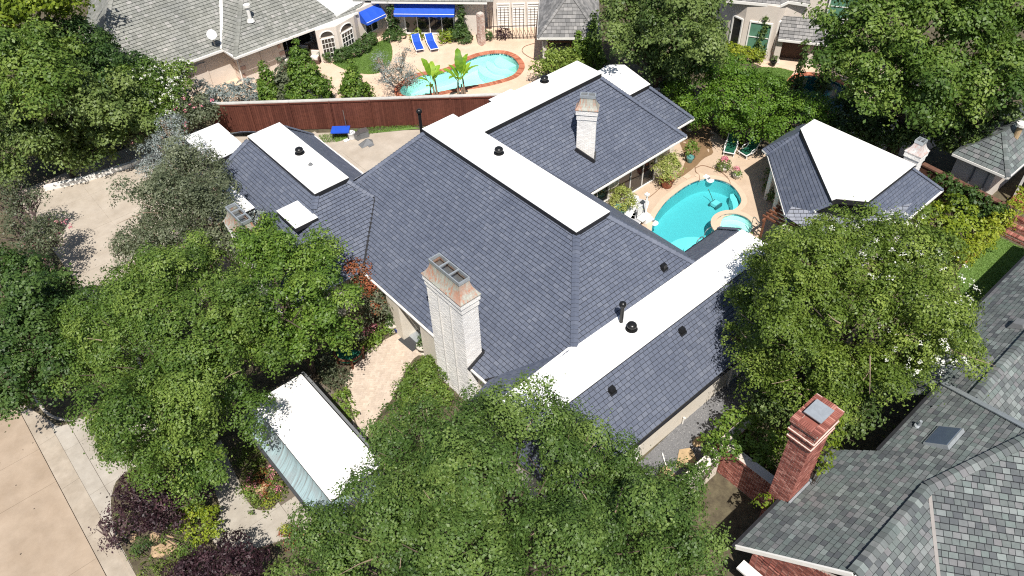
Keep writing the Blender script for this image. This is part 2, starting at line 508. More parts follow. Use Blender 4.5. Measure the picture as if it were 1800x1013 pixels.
def leaf_object(name, parent, m, P, N, T, L, W, tint):
    """numpy arrays: centre, normal, long direction, length, width -> one mesh of diamond leaves"""
    n = len(P)
    S = np.cross(N, T)
    S /= np.linalg.norm(S, axis=1, keepdims=True) + 1e-9
    V = np.empty((n, 4, 3))
    l = L[:, None] * 0.5
    w = W[:, None] * 0.5
    V[:, 0] = P - T * l
    V[:, 1] = P + S * w + T * l * 0.15 + N * w * 0.25
    V[:, 2] = P + T * l
    V[:, 3] = P - S * w + T * l * 0.15 + N * w * 0.25
    me = bpy.data.meshes.new(name)
    me.vertices.add(n * 4)
    me.vertices.foreach_set('co', V.reshape(-1).astype(np.float32))
    me.loops.add(n * 4)
    me.loops.foreach_set('vertex_index', np.arange(n * 4, dtype=np.int32))
    me.polygons.add(n)
    me.polygons.foreach_set('loop_start', np.arange(0, n * 4, 4, dtype=np.int32))
    me.update(calc_edges=True)
    at_ = me.attributes.new('tint', 'FLOAT', 'FACE')
    at_.data.foreach_set('value', np.clip(tint, 0, 1).astype(np.float32))
    me.materials.append(m)
    return link(name, me, parent)


def unit(a):
    return a / (np.linalg.norm(a, axis=1, keepdims=True) + 1e-9)


def lobe_leaves(c, r, dens, leaf, others=(), up_min=-0.35, flat=0.85, clump=0.36, per=None, droop=0.0, rag=0.25, tint0=0.5, wisp=0.16, wide=0.62, ncl=None):
    """one lobe of a crown: leafy tufts spread over the outer shell of a ragged ellipsoid"""
    area = 4 * PI * r * r * (0.5 - up_min / 2) * (0.5 + 0.5 * flat)
    nc = max(7, int(area * ncl)) if ncl else max(7, int(area / (PI * clump * clump) * 1.0))
    d = unit(RNG.normal(size=(nc * 4, 3)))
    d = d[d[:, 2] > up_min][:nc]
    nc = len(d)
    ph = RNG.uniform(0, 6.28, 4)
    rad = r * (1 - np.abs(RNG.normal(0, 0.22, nc)))
    rag_f = 1 + rag * 0.6 * (np.sin(d[:, 0] * 3.1 + ph[0]) * np.sin(d[:, 1] * 3.7 + ph[1]) + 0.7 * np.sin(d[:, 2] * 5.3 + d[:, 0] * 4.1 + ph[2])) + RNG.normal(0, 0.07, nc)
    rad = rad * np.clip(rag_f, 0.5, 1.4)
    C = np.array(c) + d * rad[:, None] * np.array([1, 1, flat])
    C[:, 2] -= droop * rad * (1 - d[:, 2])
    keep = np.ones(nc, bool)
    for o in others:
        q = (C - np.array(o[:3])) / (np.array([1, 1, flat]) * o[3])
        keep &= (q ** 2).sum(1) > 0.62 ** 2
    C, d = C[keep], d[keep]
    nc = len(C)
    if nc == 0:
        return None
    mean = per or max(8, dens * area / max(1, len(keep)))
    sz = clump * RNG.uniform(0.55, 1.5, nc)
    k = RNG.poisson(mean * (sz / clump) ** 1.6) + 3
    idx = np.repeat(np.arange(nc), k)
    n = len(idx)
    a = unit(d * 0.55 + np.array([0, 0, 0.55]) + RNG.normal(0, 0.30, (nc, 3)))
    u = unit(RNG.normal(size=(n, 3)))
    ad = (u * a[idx]).sum(1)
    flip = ad < -0.25
    u[flip] -= 2 * ad[flip][:, None] * a[idx][flip]
    ad = np.abs(ad) * np.where(flip, 1, np.sign(ad))
    rr = RNG.uniform(0.25, 1.0, n) ** 0.5
    w = RNG.random(n) < wisp
    rr[w] *= RNG.uniform(1.0, 1.9, w.sum())
    squash = u - 0.42 * ((u * a[idx]).sum(1))[:, None] * a[idx]
    # a lean that stretches every tuft along its own twig
    lean = unit(RNG.normal(size=(nc, 3)) + d * .8)
    squash = squash + 0.55 * lean[idx] * ((squash * lean[idx]).sum(1))[:, None]
    P = C[idx] + squash * (rr * sz[idx])[:, None]
    P[:, 2] = np.maximum(P[:, 2], 0.03)
    N = unit(u * 0.70 + a[idx] * 0.50 + RNG.normal(0, 0.32, (n, 3)))
    T = unit(np.cross(N, RNG.normal(size=(n, 3))))
    L = leaf * RNG.uniform(0.65, 1.4, n)
    tint = tint0 + RNG.normal(0, 0.15, nc)[idx] + RNG.normal(0, 0.12, n)
    return P, N, T, L, L * RNG.uniform(wide - .1, wide + .12, n), tint


def branch_lobes(lobes, flat=0.85, size=(0.19, 0.46), fill=0.46, reach=0.34):
    """break every big lobe of a crown into the separate leafy branch ends it is made of"""
    out = []
    for l in lobes:
        r = l[3]
        if r < 0.8:
            out.append(l)
            continue
        mean = sum(size) / 2
        n = max(4, int(2.7 / mean ** 2 * fill))
        for _ in range(n):
            d = RNG.normal(size=3)
            d /= np.linalg.norm(d) + 1e-9
            if d[2] < -0.3: d[2] = -d[2]
            rs = r * RNG.uniform(*size)
            q = r * (1 - mean * .9 + RNG.normal(0, reach * .55) + (RNG.random() < .16) * reach)
            c = (l[0] + d[0] * q, l[1] + d[1] * q, l[2] + d[2] * q * flat)
            if any(o is not l and sum(((c[k] - o[k]) / (o[3] * (1, 1, flat)[k])) ** 2 for k in range(3)) < .52 ** 2 for o in lobes): continue
            out.append((c[0], c[1], max(c[2], .25), rs, RNG.normal(0, .17)))
    return out


def crown_object(parent, lobes, m, name='crown', dens=150, leaf=0.14, blossoms=None, branchy=False, bfill=.44, bcore=.45, **kw):
    parts = []
    if branchy:
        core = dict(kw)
        core['tint0'] = kw.get('tint0', .5) - .12  # inner leaves tinted darker: shade inside the crown put into the colour
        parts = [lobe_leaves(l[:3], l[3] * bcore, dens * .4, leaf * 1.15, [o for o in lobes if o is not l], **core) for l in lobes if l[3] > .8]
        lobes = branch_lobes(lobes, fill=bfill)
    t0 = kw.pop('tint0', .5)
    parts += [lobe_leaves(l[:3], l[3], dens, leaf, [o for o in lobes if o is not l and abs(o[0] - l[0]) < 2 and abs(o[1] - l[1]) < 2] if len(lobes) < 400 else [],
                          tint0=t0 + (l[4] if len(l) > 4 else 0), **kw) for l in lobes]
    arr = [np.concatenate(a) for a in zip(*[p for p in parts if p is not None])]
    o = leaf_object(name, parent, m, *arr)
    return o


def rel(lobes_px):
    """lobes given by where they are seen, their height and radius -> world"""
    out = []
    for px, py, z, r in lobes_px:
        p = at(px, py, z)
        out.append((p.x, p.y, p.z, r))
        LOBES.append((px, py, r * FPX / pix(p)[2]))
    return out


def limbs(mb, base, lobes, r0=0.22, fork=0.35, n_tw=5):
    """trunk that forks into a limb for every lobe, each with side branches"""
    base = Vector(base)
    top = max(l[2] for l in lobes)
    fk = base + Vector((0, 0, top * fork))
    mb.tube([base + Vector((0, 0, -0.1)), base + Vector((0.05, 0.04, top * fork * 0.5)), fk], r0, 8, r0 * 0.75)
    for l in lobes:
        e = Vector(l[:3])
        mid = fk.lerp(e, 0.5) + Vector((random.uniform(-.3, .3), random.uniform(-.3, .3), -0.25))
        mb.tube([fk, mid, e], r0 * 0.55, 6, 0.05)
        for _ in range(n_tw):
            d = Vector((random.gauss(0, 1), random.gauss(0, 1), random.uniform(-.1, 1))).normalized() * l[3] * random.uniform(.6, .95)
            s = mid.lerp(e, random.uniform(.2, 1))
            q = s.lerp(e + d, .55) + Vector((0, 0, random.uniform(-.2, .1)))
            mb.tube([s, q, e + d], 0.045, 5, 0.012)


def tree(name, label, cat, lobes_px, m, base=None, bark='bark', r0=0.2, group=None, flowers=None, n_tw=5, fork=0.35, bare=0, **kw):
    lobes = rel(lobes_px)
    if base is None:
        w = sum(l[3] ** 2 for l in lobes)
        base = (sum(l[0] * l[3] ** 2 for l in lobes) / w, sum(l[1] * l[3] ** 2 for l in lobes) / w)
    root = thing(name, label, cat, (base[0], base[1], 0), 0, group)
    loc = [(l[0] - base[0], l[1] - base[1], l[2], l[3]) for l in lobes]
    kw.setdefault('branchy', True)
    crown_object(root, loc, M[m], **kw)
    mb = MB()
    limbs(mb, (0, 0, 0), loc, r0, fork, n_tw)
    mb.build('trunk', M[bark], root)
    if bare:
        tw = MB()
        for l in loc:
            for _ in range(bare):
                d = Vector((random.gauss(0, 1), random.gauss(0, 1), random.uniform(.1, 1.2))).normalized()
                s_ = Vector(l[:3]) + d * l[3] * random.uniform(.45, .7)
                e_ = Vector(l[:3]) + (d + Vector((random.gauss(0, .2), random.gauss(0, .2), 0))) * l[3] * random.uniform(.85, 1.02)
                tw.tube([s_, s_.lerp(e_, .5) + Vector((0, 0, random.uniform(-.08, .1))), e_], .028, 5, .008)
        tw.build('bare_branches', M['pale_bark'], root)['kind'] = 'stuff'
    if flowers:
        fm, fd, fl, sel = flowers
        pl = [loc[i] for i in sel] if sel else loc
        crown_object(root, [(x, y, z + 0.05, r * 1.04) for x, y, z, r in pl], M[fm], 'blossoms', dens=fd, leaf=fl,
                     clump=0.11, per=9, up_min=0.0, ncl=fd)
    return root


def shrub(name, label, lobes_px, m, group=None, cat='shrub', **kw):
    lobes = rel(lobes_px)
    b = lobes[0]
    root = thing(name, label, cat, (b[0], b[1], 0), 0, group)
    loc = [(l[0] - b[0], l[1] - b[1], l[2], l[3]) for l in lobes]
    kw.setdefault('clump', 0.16)
    kw.setdefault('leaf', 0.10)
    kw.setdefault('dens', 170)
    crown_object(root, loc, M[m], 'foliage', **kw)
    mb = MB()
    for x, y, z, r in loc:
        for _ in range(4):
            mb.tube([(x * .3, y * .3, 0), (x + random.gauss(0, r * .4), y + random.gauss(0, r * .4), max(.1, z + random.uniform(0, r * .6)))], 0.022, 5, 0.008)
    mb.build('stem', M['bark'], root)
    return root


# ------------------------------------------------------------------ pieces: slates, bricks
def clip_rect(poly, s0, s1, t0, t1):
    for ax, lim, sg in ((0, s0, 1), (0, s1, -1), (1, t0, 1), (1, t1, -1)):
        out = []
        n = len(poly)
        for i in range(n):
            a, b = poly[i], poly[(i + 1) % n]
            da, db = (a[ax] - lim) * sg, (b[ax] - lim) * sg
            if da >= 0: out.append(a)
            if (da >= 0) != (db >= 0):
                k = da / (da - db)
                out.append((a[0] + (b[0] - a[0]) * k, a[1] + (b[1] - a[1]) * k))
        poly = out
        if len(poly) < 3: return []
    return poly


SLATE_MESH = {}


def hidden(p):
    x, y, c = pix(p)
    if not (5 < x < 1795 and 5 < y < 1008): return True
    return any((x - a) ** 2 + (y - b) ** 2 < (r * 0.92) ** 2 for a, b, r in LOBES)


class Roof:
    """a roof part with every slate built; finish() makes the largest in the photo parts and joins the rest"""
    def __init__(self, parent, mat_key, expo=0.2, width=0.28, thick=0.022, name='roof', piece='slate', gap=.027, side=.009):
        self.gap, self.side = gap, side  # course gaps bare the black deck, drawing the shadow under each butt edge
        self.p, self.m, self.e, self.w, self.t = parent, M[mat_key], expo, width, thick
        self.deck, self.rest, self.cand, self.name, self.piece = MB(), MB(), [], name, piece

    def face(self, pts, jitter=0.25, down=None):
        pts = [Vector(q) for q in pts]
        n = Vector((0, 0, 0))
        for i in range(1, len(pts) - 1):
            n += (pts[i] - pts[0]).cross(pts[i + 1] - pts[0])
        n.normalize()
        if n.z < 0:
            n = -n
            pts = pts[::-1]
        if down is not None:              # keep the courses level with a given fall line
            n = Vector((down[0], down[1], down[2])).normalized()
        mid = sum(pts, Vector((0, 0, 0))) / len(pts)
        pts = [q + Vector((0, 0, -n.dot(q - mid) / n.z)) for q in pts]
        self.deck.poly([q - n * 0.02 for q in pts])
        d = Vector((0, 0, -1))
        d = (d - n * d.dot(n)).normalized()
        a = n.cross(d).normalized()           # along the course
        o = pts[0]
        P2 = [((q - o).dot(a), -(q - o).dot(d)) for q in pts]
        smin, smax = min(q[0] for q in P2), max(q[0] for q in P2)
        tmin, tmax = min(q[1] for q in P2), max(q[1] for q in P2)
        base = Matrix((a, -d, n)).transposed().to_4x4()
        row = 0
        t = tmin
        while t < tmax:
            s = smin - random.uniform(0, self.w)
            while s < smax:
                w = self.w * random.uniform(1 - jitter, 1 + jitter)
                r = clip_rect(P2, s + self.side, s + w - self.side, t, t + self.e - self.gap)
                if len(r) >= 3:
                    lift = random.uniform(0, 0.005)
                    whole = len(r) == 4 and abs(max(q[0] for q in r) - min(q[0] for q in r) - (w - 2 * self.side)) < 1e-4 and \
                        abs(max(q[1] for q in r) - min(q[1] for q in r) - self.e + self.gap) < 1e-4
                    c = o + a * (s + w / 2) - d * (t + self.e / 2)
                    if whole:
                        self.cand.append((c, base, s, w, t, o, a, d, n, lift))
                    else:
                        self.loose(r, t, o, a, d, n, lift)
                s += w
            t += self.e
            row += 1

    def loose(self, r, t, o, a, d, n, lift):
        k = len(r)
        top = []
        for q in r:
            h = self.t * (1 - (q[1] - t) / self.e * 0.85) + lift + 0.004
            top.append(o + a * q[0] - d * q[1] + n * h)
        bot = [o + a * q[0] - d * q[1] - n * 0.008 for q in r]
        ar = sum(r[i][0] * r[(i + 1) % k][1] - r[(i + 1) % k][0] * r[i][1] for i in range(k))
        if ar < 0: top, bot = top[::-1], bot[::-1]
        self.rest.add(top + bot, [tuple(range(k))] + [(i, k + i, k + (i + 1) % k, (i + 1) % k) for i in range(k)])

    def finish(self, limit=300):
        deck = self.deck.build(self.name, M['dark_under'], self.p)
        best = []
        for q in self.cand:
            if hidden(q[0]): continue
            view = (Vector((0, 0, CAM_H)) - q[0])
            best.append((q[8].dot(view.normalized()) / view.length_squared, id(q)))
        best.sort(reverse=True)
        chosen = {b[1] for b in best[:limit]}
        key = (self.e, self.t, self.m.name, self.gap)
        if key not in SLATE_MESH:
            e, t = self.e, self.t
            f = e / 2 - self.gap
            vs = [(-.5, -e / 2, t), (.5, -e / 2, t), (.5, f, t * .15), (-.5, f, t * .15),
                  (-.5, -e / 2, -.012), (.5, -e / 2, -.012), (.5, f, -.012), (-.5, f, -.012)]
            SLATE_MESH[key] = MB().add(vs, [(0, 1, 2, 3), (4, 5, 1, 0), (5, 6, 2, 1), (7, 4, 0, 3), (6, 7, 3, 2)]).mesh(self.piece, self.m)
        for q in self.cand:
            c, base, s, w, t, o, a, d, n, lift = q
            if id(q) in chosen:
                mt = base.copy()
                mt.translation = c + n * (lift + 0.004)
                link(self.piece, SLATE_MESH[key], deck, mt @ Matrix.Diagonal((w - 2 * self.side, 1, 1, 1)))
            else:
                self.loose([(s + self.side, t), (s + w - self.side, t), (s + w - self.side, t + self.e - self.gap), (s + self.side, t + self.e - self.gap)], t, o, a, d, n, lift)
        r = self.rest.build(self.piece + '_field', self.m, self.p)
        r['kind'] = 'stuff'
        return deck


def caps(parent, a, b, m, w=0.32, step=0.22, name='ridge_tile', thick=0.045, fall=0.42):
    """ridge or hip tiles laid one over the next"""
    a, b = Vector(a), Vector(b)
    n = max(1, int((b - a).length / step))
    d = (b - a) / n
    s = d.cross(Vector((0, 0, 1))).normalized()
    u = s.cross(d).normalized()
    L = d.length
    me = None
    k = f'cap{L:.4f}{w}{m}'
    if k not in SLATE_MESH:
        h = w / 2
        z = lambda y: 0.075 - abs(y) * fall
        vs = []
        for x, lift in ((-L * .54, thick), (L * .54, 0.006)):
            vs += [(x, -h, z(h) + lift), (x, 0, z(0) + lift), (x, h, z(h) + lift)]
        vs += [(x, y, zz - thick) for x, y, zz in vs[:3]] + [(x, y, zz - 0.03) for x, y, zz in vs[3:6]]
        SLATE_MESH[k] = MB().add(vs, [(0, 3, 4, 1), (1, 4, 5, 2), (0, 1, 7, 6), (1, 2, 8, 7), (0, 6, 9, 3), (2, 5, 11, 8)]).mesh(name, M[m])
    me = SLATE_MESH[k]
    base = Matrix((d.normalized(), s, u)).transposed().to_4x4()
    # make sure the tile arches upward
    for i in range(n):
        mt = base.copy()
        mt.translation = a + d * (i + 0.5)
        link(name, me, parent, mt)


def brick_wall(mb, o, ax, az, length, height, bl=0.215, bh=0.062, g=0.020, proud=0.008, nrm=None):
    """running-bond bricks standing proud of a wall face"""
    o, ax, az = Vector(o), Vector(ax).normalized(), Vector(az).normalized()
    nrm = Vector(nrm)
    r = 0
    z = 0.0
    while z + bh <= height + 1e-6:
        s = -(bl / 2 if r % 2 else 0)
        while s < length:
            a0, a1 = max(0, s), min(length, s + bl)
            if a1 - a0 > 0.04:
                p = proud * random.uniform(.6, 1.3)
                q = [o + ax * x + az * y for x, y in ((a0, z), (a1, z), (a1, z + bh), (a0, z + bh))]
                vs = [v + nrm * p for v in q] + [v - nrm * 0.004 for v in q]
                fs = [(0, 1, 2, 3), (4, 5, 1, 0), (5, 6, 2, 1), (6, 7, 3, 2), (7, 4, 0, 3)]
                if ax.cross(az).dot(nrm) < 0: fs = [f[::-1] for f in fs]
                mb.add(vs, fs)
            s += bl + g
        z += bh + g
        r += 1


def brick_box(mb, x0, x1, y0, y1, z0, z1, **kw):
    for o, ax, nr, L in (((x0, y0, z0), (1, 0, 0), (0, -1, 0), x1 - x0), ((x1, y0, z0), (0, 1, 0), (1, 0, 0), y1 - y0),
                         ((x1, y1, z0), (-1, 0, 0), (0, 1, 0), x1 - x0), ((x0, y1, z0), (0, -1, 0), (-1, 0, 0), y1 - y0)):
        brick_wall(mb, o, ax, (0, 0, 1), L, z1 - z0, nrm=nr, **kw)


def sheet(name, outer, m, z, holes=(), parent=None, thick=0.0):
    """flat ground sheet with holes"""
    bm = bmesh.new()
    es = []
    for loop in [outer] + list(holes):
        vs = [bm.verts.new((p[0], p[1], z)) for p in loop]
        es += [bm.edges.new((vs[i], vs[(i + 1) % len(vs)])) for i in range(len(vs))]
    r = bmesh.ops.triangle_fill(bm, use_beauty=True, use_dissolve=False, edges=es, normal=(0, 0, 1))
    for f in bm.faces:
        if f.normal.z < 0: f.normal_flip()
    me = bpy.data.meshes.new(name)
    bm.to_mesh(me)
    bm.free()
    me.materials.append(m)
    return link(name, me, parent)


def smooth_loop(pts, n=6):
    """closed Catmull-Rom curve through 2D points"""
    out = []
    k = len(pts)
    for i in range(k):
        p0, p1, p2, p3 = (Vector(pts[(i + j) % k][:2]) for j in (-1, 0, 1, 2))
        for s in range(n):
            t = s / n
            out.append(0.5 * ((2 * p1) + (p2 - p0) * t + (2 * p0 - 5 * p1 + 4 * p2 - p3) * t * t + (3 * p1 - p0 - 3 * p2 + p3) * t ** 3))
    return out


def smooth_line(pts, n=6):
    out = []
    k = len(pts)
    P = [Vector(p) for p in pts]
    for i in range(k - 1):
        p0, p1, p2, p3 = P[max(0, i - 1)], P[i], P[i + 1], P[min(k - 1, i + 2)]
        for s in range(n):
            t = s / n
            out.append(0.5 * ((2 * p1) + (p2 - p0) * t + (2 * p0 - 5 * p1 + 4 * p2 - p3) * t * t + (3 * p1 - p0 - 3 * p2 + p3) * t ** 3))
    out.append(P[-1])
    return out


def offset_loop(loop, d):
    """grow a closed counter-clockwise loop outward by d"""
    n = len(loop)
    ar = sum(loop[i][0] * loop[(i + 1) % n][1] - loop[(i + 1) % n][0] * loop[i][1] for i in range(n))
    sg = 1 if ar > 0 else -1
    out = []
    for i in range(n):
        a, b = loop[i - 1], loop[(i + 1) % n]
        t = Vector((b[0] - a[0], b[1] - a[1])).normalized()
        out.append(Vector((loop[i][0] + t.y * d * sg, loop[i][1] - t.x * d * sg)))
    return out


def inside(p, poly):
    x, y = p[0], p[1]
    c = False
    n = len(poly)
    for i in range(n):
        a, b = poly[i], poly[i - 1]
        if (a[1] > y) != (b[1] > y) and x < (b[0] - a[0]) * (y - a[1]) / (b[1] - a[1]) + a[0]: c = not c
    return c


def pxloop(pts, z=0.0):
    return [at(a, b, z).xy for a, b in pts]

# ------------------------------------------------------------------ pools (outlines first: the ground has holes for them)
pool_loop = smooth_loop(pxloop([(1143.3, 424), (1144.4, 406.7), (1147.8, 389), (1155.6, 373), (1171, 353), (1189, 338), (1209, 324.4), (1229, 316), (1246.7, 313.5),
                                (1266.7, 316.5), (1284.4, 324), (1297.8, 338), (1304, 353), (1298, 364), (1286.7, 371), (1268, 376), (1260, 384), (1257, 393), (1256, 403),
                                (1254, 416), (1242, 432), (1222, 446), (1200, 455), (1176, 452), (1155, 441)]), 4)
spa_c = at(1290, 398)
spa_loop = [Vector((spa_c.x + 1.08 * math.cos(t), spa_c.y + 1.08 * math.sin(t))) for t in [2 * PI * k / 40 for k in range(40)]]
z2 = lambda pts: [(500 + x / 3.6, y / 3.6) for x, y in pts]
npool_loop = smooth_loop(pxloop(z2([(735, 555), (850, 482), (1000, 457), (1090, 422), (1180, 372), (1260, 347), (1360, 337), (1435, 356), (1480, 400), (1482, 440), (1440, 482), (1350, 512),
                                    (1250, 535), (1100, 560), (900, 600), (760, 610)])), 4)
rpool_loop = smooth_loop(pxloop([(1393, 150), (1400, 138), (1415, 133), (1432, 134), (1462, 140), (1490, 155), (1530, 190), (1515, 206), (1480, 203), (1440, 190), (1404, 172)]), 4)

# ------------------------------------------------------------------ setting: ground
hs = [pool_loop, spa_loop, npool_loop, rpool_loop]
struct(sheet('ground', [(-260, -260), (500, -260), (500, 500), (-260, 500)], M['soil'], -0.25, hs))
yard = struct(sheet('yard', [(-2.42, -60), (160, -60), (160, 190), (-2.42, 190)], M['soil'], -0.03, hs))

street = MB().poly([(-120, -120, -.17), (-2.42, -120, -.17), (-2.42, 300, -.17), (-120, 300, -.17)]).build('street', M['joint'])
struct(street)


def slab_grid(parent, xs, ys, z0, z1, m, keep=None, g=0.008, name='concrete_slab'):
    for i in range(len(xs) - 1):
        for j in range(len(ys) - 1):
            if keep and not keep((xs[i] + xs[i + 1]) / 2, (ys[j] + ys[j + 1]) / 2): continue
            MB().box(xs[i] + g, xs[i + 1] - g, ys[j] + g, ys[j + 1] - g, z0, z1 + random.uniform(-.002, .002)).build(name, M[m], parent)


slab_grid(street, [-13.5, -8.4, -3.28], [14, 18.6, 23.4, 28.3, 30.6, 35, 40], -.17, -.10, 'street')
MB().box(-100, -13.5, -100, 250, -.17, -.10).box(-13.5, -3.28, 40, 250, -.17, -.10).box(-13.5, -3.28, -100, 14, -.17, -.10).build('concrete_field', M['street'], street)['kind'] = 'stuff'
gut = MB().poly([(-3.3, -100, -.16), (-2.42, -100, -.16), (-2.42, 250, -.16), (-3.3, 250, -.16)]).build('gutter', M['joint'])
struct(gut)
ys = [8, 12, 15.2, 18.4, 21.5, 24.6, 27.7, 30.8, 33.9, 37, 42, 60]
for y0, y1 in zip(ys[:-1], ys[1:]):
    MB().add([(x, y, z) for z in (0, 1) for x, y, z in ((-3.26, y0 + .008, (-.16, -.10)[z]), (-2.44, y0 + .008, (-.16, -.026)[z]), (-2.44, y1 - .008, (-.16, -.026)[z]), (-3.26, y1 - .008, (-.16, -.10)[z]))],
             [(3, 2, 1, 0), (4, 5, 6, 7), (0, 1, 5, 4), (1, 2, 6, 5), (2, 3, 7, 6), (3, 0, 4, 7)]).build('concrete_slab', M['gutter_pan'], gut)

# kerbs with a rounded return at the drive
kerb_line = [at(245, 1060), at(222, 978), at(207, 950), at(200, 925)]
kb = MB()


def kerb(pts, w=0.17, h=0.13, z0=-0.10):
    pts = [Vector((p[0], p[1])) for p in pts]
    n = len(pts)
    vs, fs = [], []
    for i, p in enumerate(pts):
        t = (pts[min(n - 1, i + 1)] - pts[max(0, i - 1)]).normalized()
        s = Vector((t.y, -t.x)) * w / 2
        for q, z in ((p - s, z0), (p - s * .8, z0 + h), (p + s * .8, z0 + h), (p + s, z0)): vs.append((q.x, q.y, z))
    for i in range(n - 1):
        for k in range(3): fs.append((i * 4 + k, i * 4 + k + 1, i * 4 + 5 + k, i * 4 + 4 + k))
    return vs, fs


kerb1 = MB().add(*kerb([(-2.42, 0), (-2.42, 10), (-2.42, 20.5), (-2.42, 23.2), (-2.3, 23.9)])).build('kerb', M['gutter_pan'])
struct(kerb1)
kerb2 = MB().add(*kerb(smooth_line([(-2.42, 60, 0), (-2.42, 40, 0), (-2.42, 34.6, 0), (-2.35, 32.6, 0), (-1.9, 31.5, 0), (-1.0, 30.75, 0), (0.2, 30.55, 0), (1.4, 30.9, 0)], 4))).build('kerb', M['concrete'])
struct(kerb2)

# the looping front drive and the drive behind
drive = MB().poly([(-2.4, 17, -.022), (11, 17, -.022), (11, 34, -.022), (-2.4, 34, -.022)]).build('driveway', M['joint'])
struct(drive)
slab_grid(drive, [-1.75, 0.55, 3.6, 6.6, 9.6], [17.2, 20.35, 23.4, 26.5, 29.6, 33], -.022, 0.0, 'concrete',
          keep=lambda x, y: not (x > 4.5 and y > 20))
for y0, y1 in ((17.2, 20.35), (20.35, 23.4), (23.4, 26.5), (26.5, 29.6), (29.6, 33)):
    MB().add([(-2.43, y0 + .006, -.022), (-1.76, y0 + .006, .002), (-1.76, y1 - .006, .002), (-2.43, y1 - .006, -.022), (-2.43, y0 + .006, -.17), (-1.76, y0 + .006, -.17), (-1.76, y1 - .006, -.17), (-2.43, y1 - .006, -.17)],
             [(0, 1, 2, 3), (4, 5, 1, 0), (5, 6, 2, 1), (6, 7, 3, 2), (7, 4, 0, 3)]).build('apron_slab', M['concrete'], drive)
back = MB().poly([(2, 34, -.022), (32.4, 34, -.022), (14.9, 48.9, -.022), (13.5, 52, -.022), (2, 52, -.022)]).build('back_drive', M['back_drive'])
struct(back)
slab_grid(back, [2.0, 5.6, 9.2, 12.8, 16.4, 20, 23.6, 27.2], [34, 37.6, 41.2, 44.8, 48.4, 52], -.022, 0.0, 'back_drive',
          keep=lambda x, y: y + 1.6 < 49.3 - (x + 1.6 - 14.9) * 0.847 if x > 12 else y < 51)
bed_mat = M['soil']


def bed(name, pts, z, m='soil'):
    return struct(sheet(name, smooth_loop([at(a, b, z).xy for a, b in pts], 3), M[m], z))


bed('planting_bed', [(208, 950), (196, 905), (197, 868), (215, 835), (290, 800), (350, 815), (380, 870), (386, 905), (372, 940), (385, 962), (430, 968), (480, 955), (515, 945),
                     (560, 960), (680, 1000), (700, 1200), (300, 1300), (248, 1040)], .008)
bed('planting_bed', [(80, 735), (98, 748), (118, 746), (160, 733), (196, 716), (222, 700), (235, 665), (200, 620), (130, 570), (60, 470), (-20, 420), (-120, 400), (-150, 620), (0, 690)], .010)
bed('planting_bed', [(404, 812), (418, 842), (428, 866), (440, 888), (456, 897), (478, 894), (496, 872), (503, 846), (505, 828), (492, 800), (470, 765), (440, 730), (410, 700), (380, 740)], .010)
bed('planting_bed', [(520, 640), (560, 600), (600, 560), (672, 545), (700, 580), (690, 590), (655, 610), (625, 640), (606, 668), (612, 700), (625, 740), (640, 780), (600, 700), (540, 660)], .030)
bed('planting_bed', [(240, 660), (330, 560), (420, 480), (560, 440), (660, 500), (620, 560), (540, 640), (450, 700), (380, 780), (300, 780)], .012)
bed('planting_bed', [(720, 640), (745, 625), (790, 660), (860, 700), (900, 730), (700, 860), (640, 800), (660, 740), (690, 700)], .030)

# courtyard of herringbone pavers
court = [at(a, b) for a, b in ((600, 690), (606, 668), (625, 640), (655, 608), (690, 585), (712, 575), (745, 610), (760, 628), (722, 640), (706, 665), (690, 700), (668, 745), (640, 800), (612, 720))]
struct(sheet('courtyard', [p.xy for p in court], M['mortar'], 0.004))
pv = MB()
cx0, cx1, cy0, cy1 = min(p.x for p in court), max(p.x for p in court), min(p.y for p in court), max(p.y for p in court)
a_ = 0.115
for i in range(-5, 90):
    for j in range(-60, 90):
        for k in (0, 1):
            u, v = (i * 4 + j) * a_ * 1.0, (j) * a_
            if k == 0: q = (u, v, u + 2 * a_, v + a_)
            else: q = (u + 2 * a_, v, u + 3 * a_, v + 2 * a_) if False else (u - a_, v, u, v + 2 * a_)
            c45 = math.sqrt(.5)
            loop = [(x * c45 - y * c45, x * c45 + y * c45) for x, y in ((q[0] + .005, q[1] + .005), (q[2] - .005, q[1] + .005), (q[2] - .005, q[3] - .005), (q[0] + .005, q[3] - .005))]
            loop = [(x + cx0 + 1.2, y + cy0 - 1.0) for x, y in loop]
            m_ = (sum(x for x, y in loop) / 4, sum(y for x, y in loop) / 4)
            if not (cx0 < m_[0] < cx1 and cy0 < m_[1] < cy1) or not inside(m_, court): continue
            z_ = 0.014 + random.uniform(0, .004)
            pv.add([(x, y, z_) for x, y in loop] + [(x, y, 0.003) for x, y in loop], [(0, 1, 2, 3), (4, 5, 1, 0), (5, 6, 2, 1), (6, 7, 3, 2), (7, 4, 0, 3)])
pv_o = pv.build('paver_field', M['paver'])
tag(pv_o, 'pale pink herringbone brick paving of the small entry courtyard', kind='stuff')

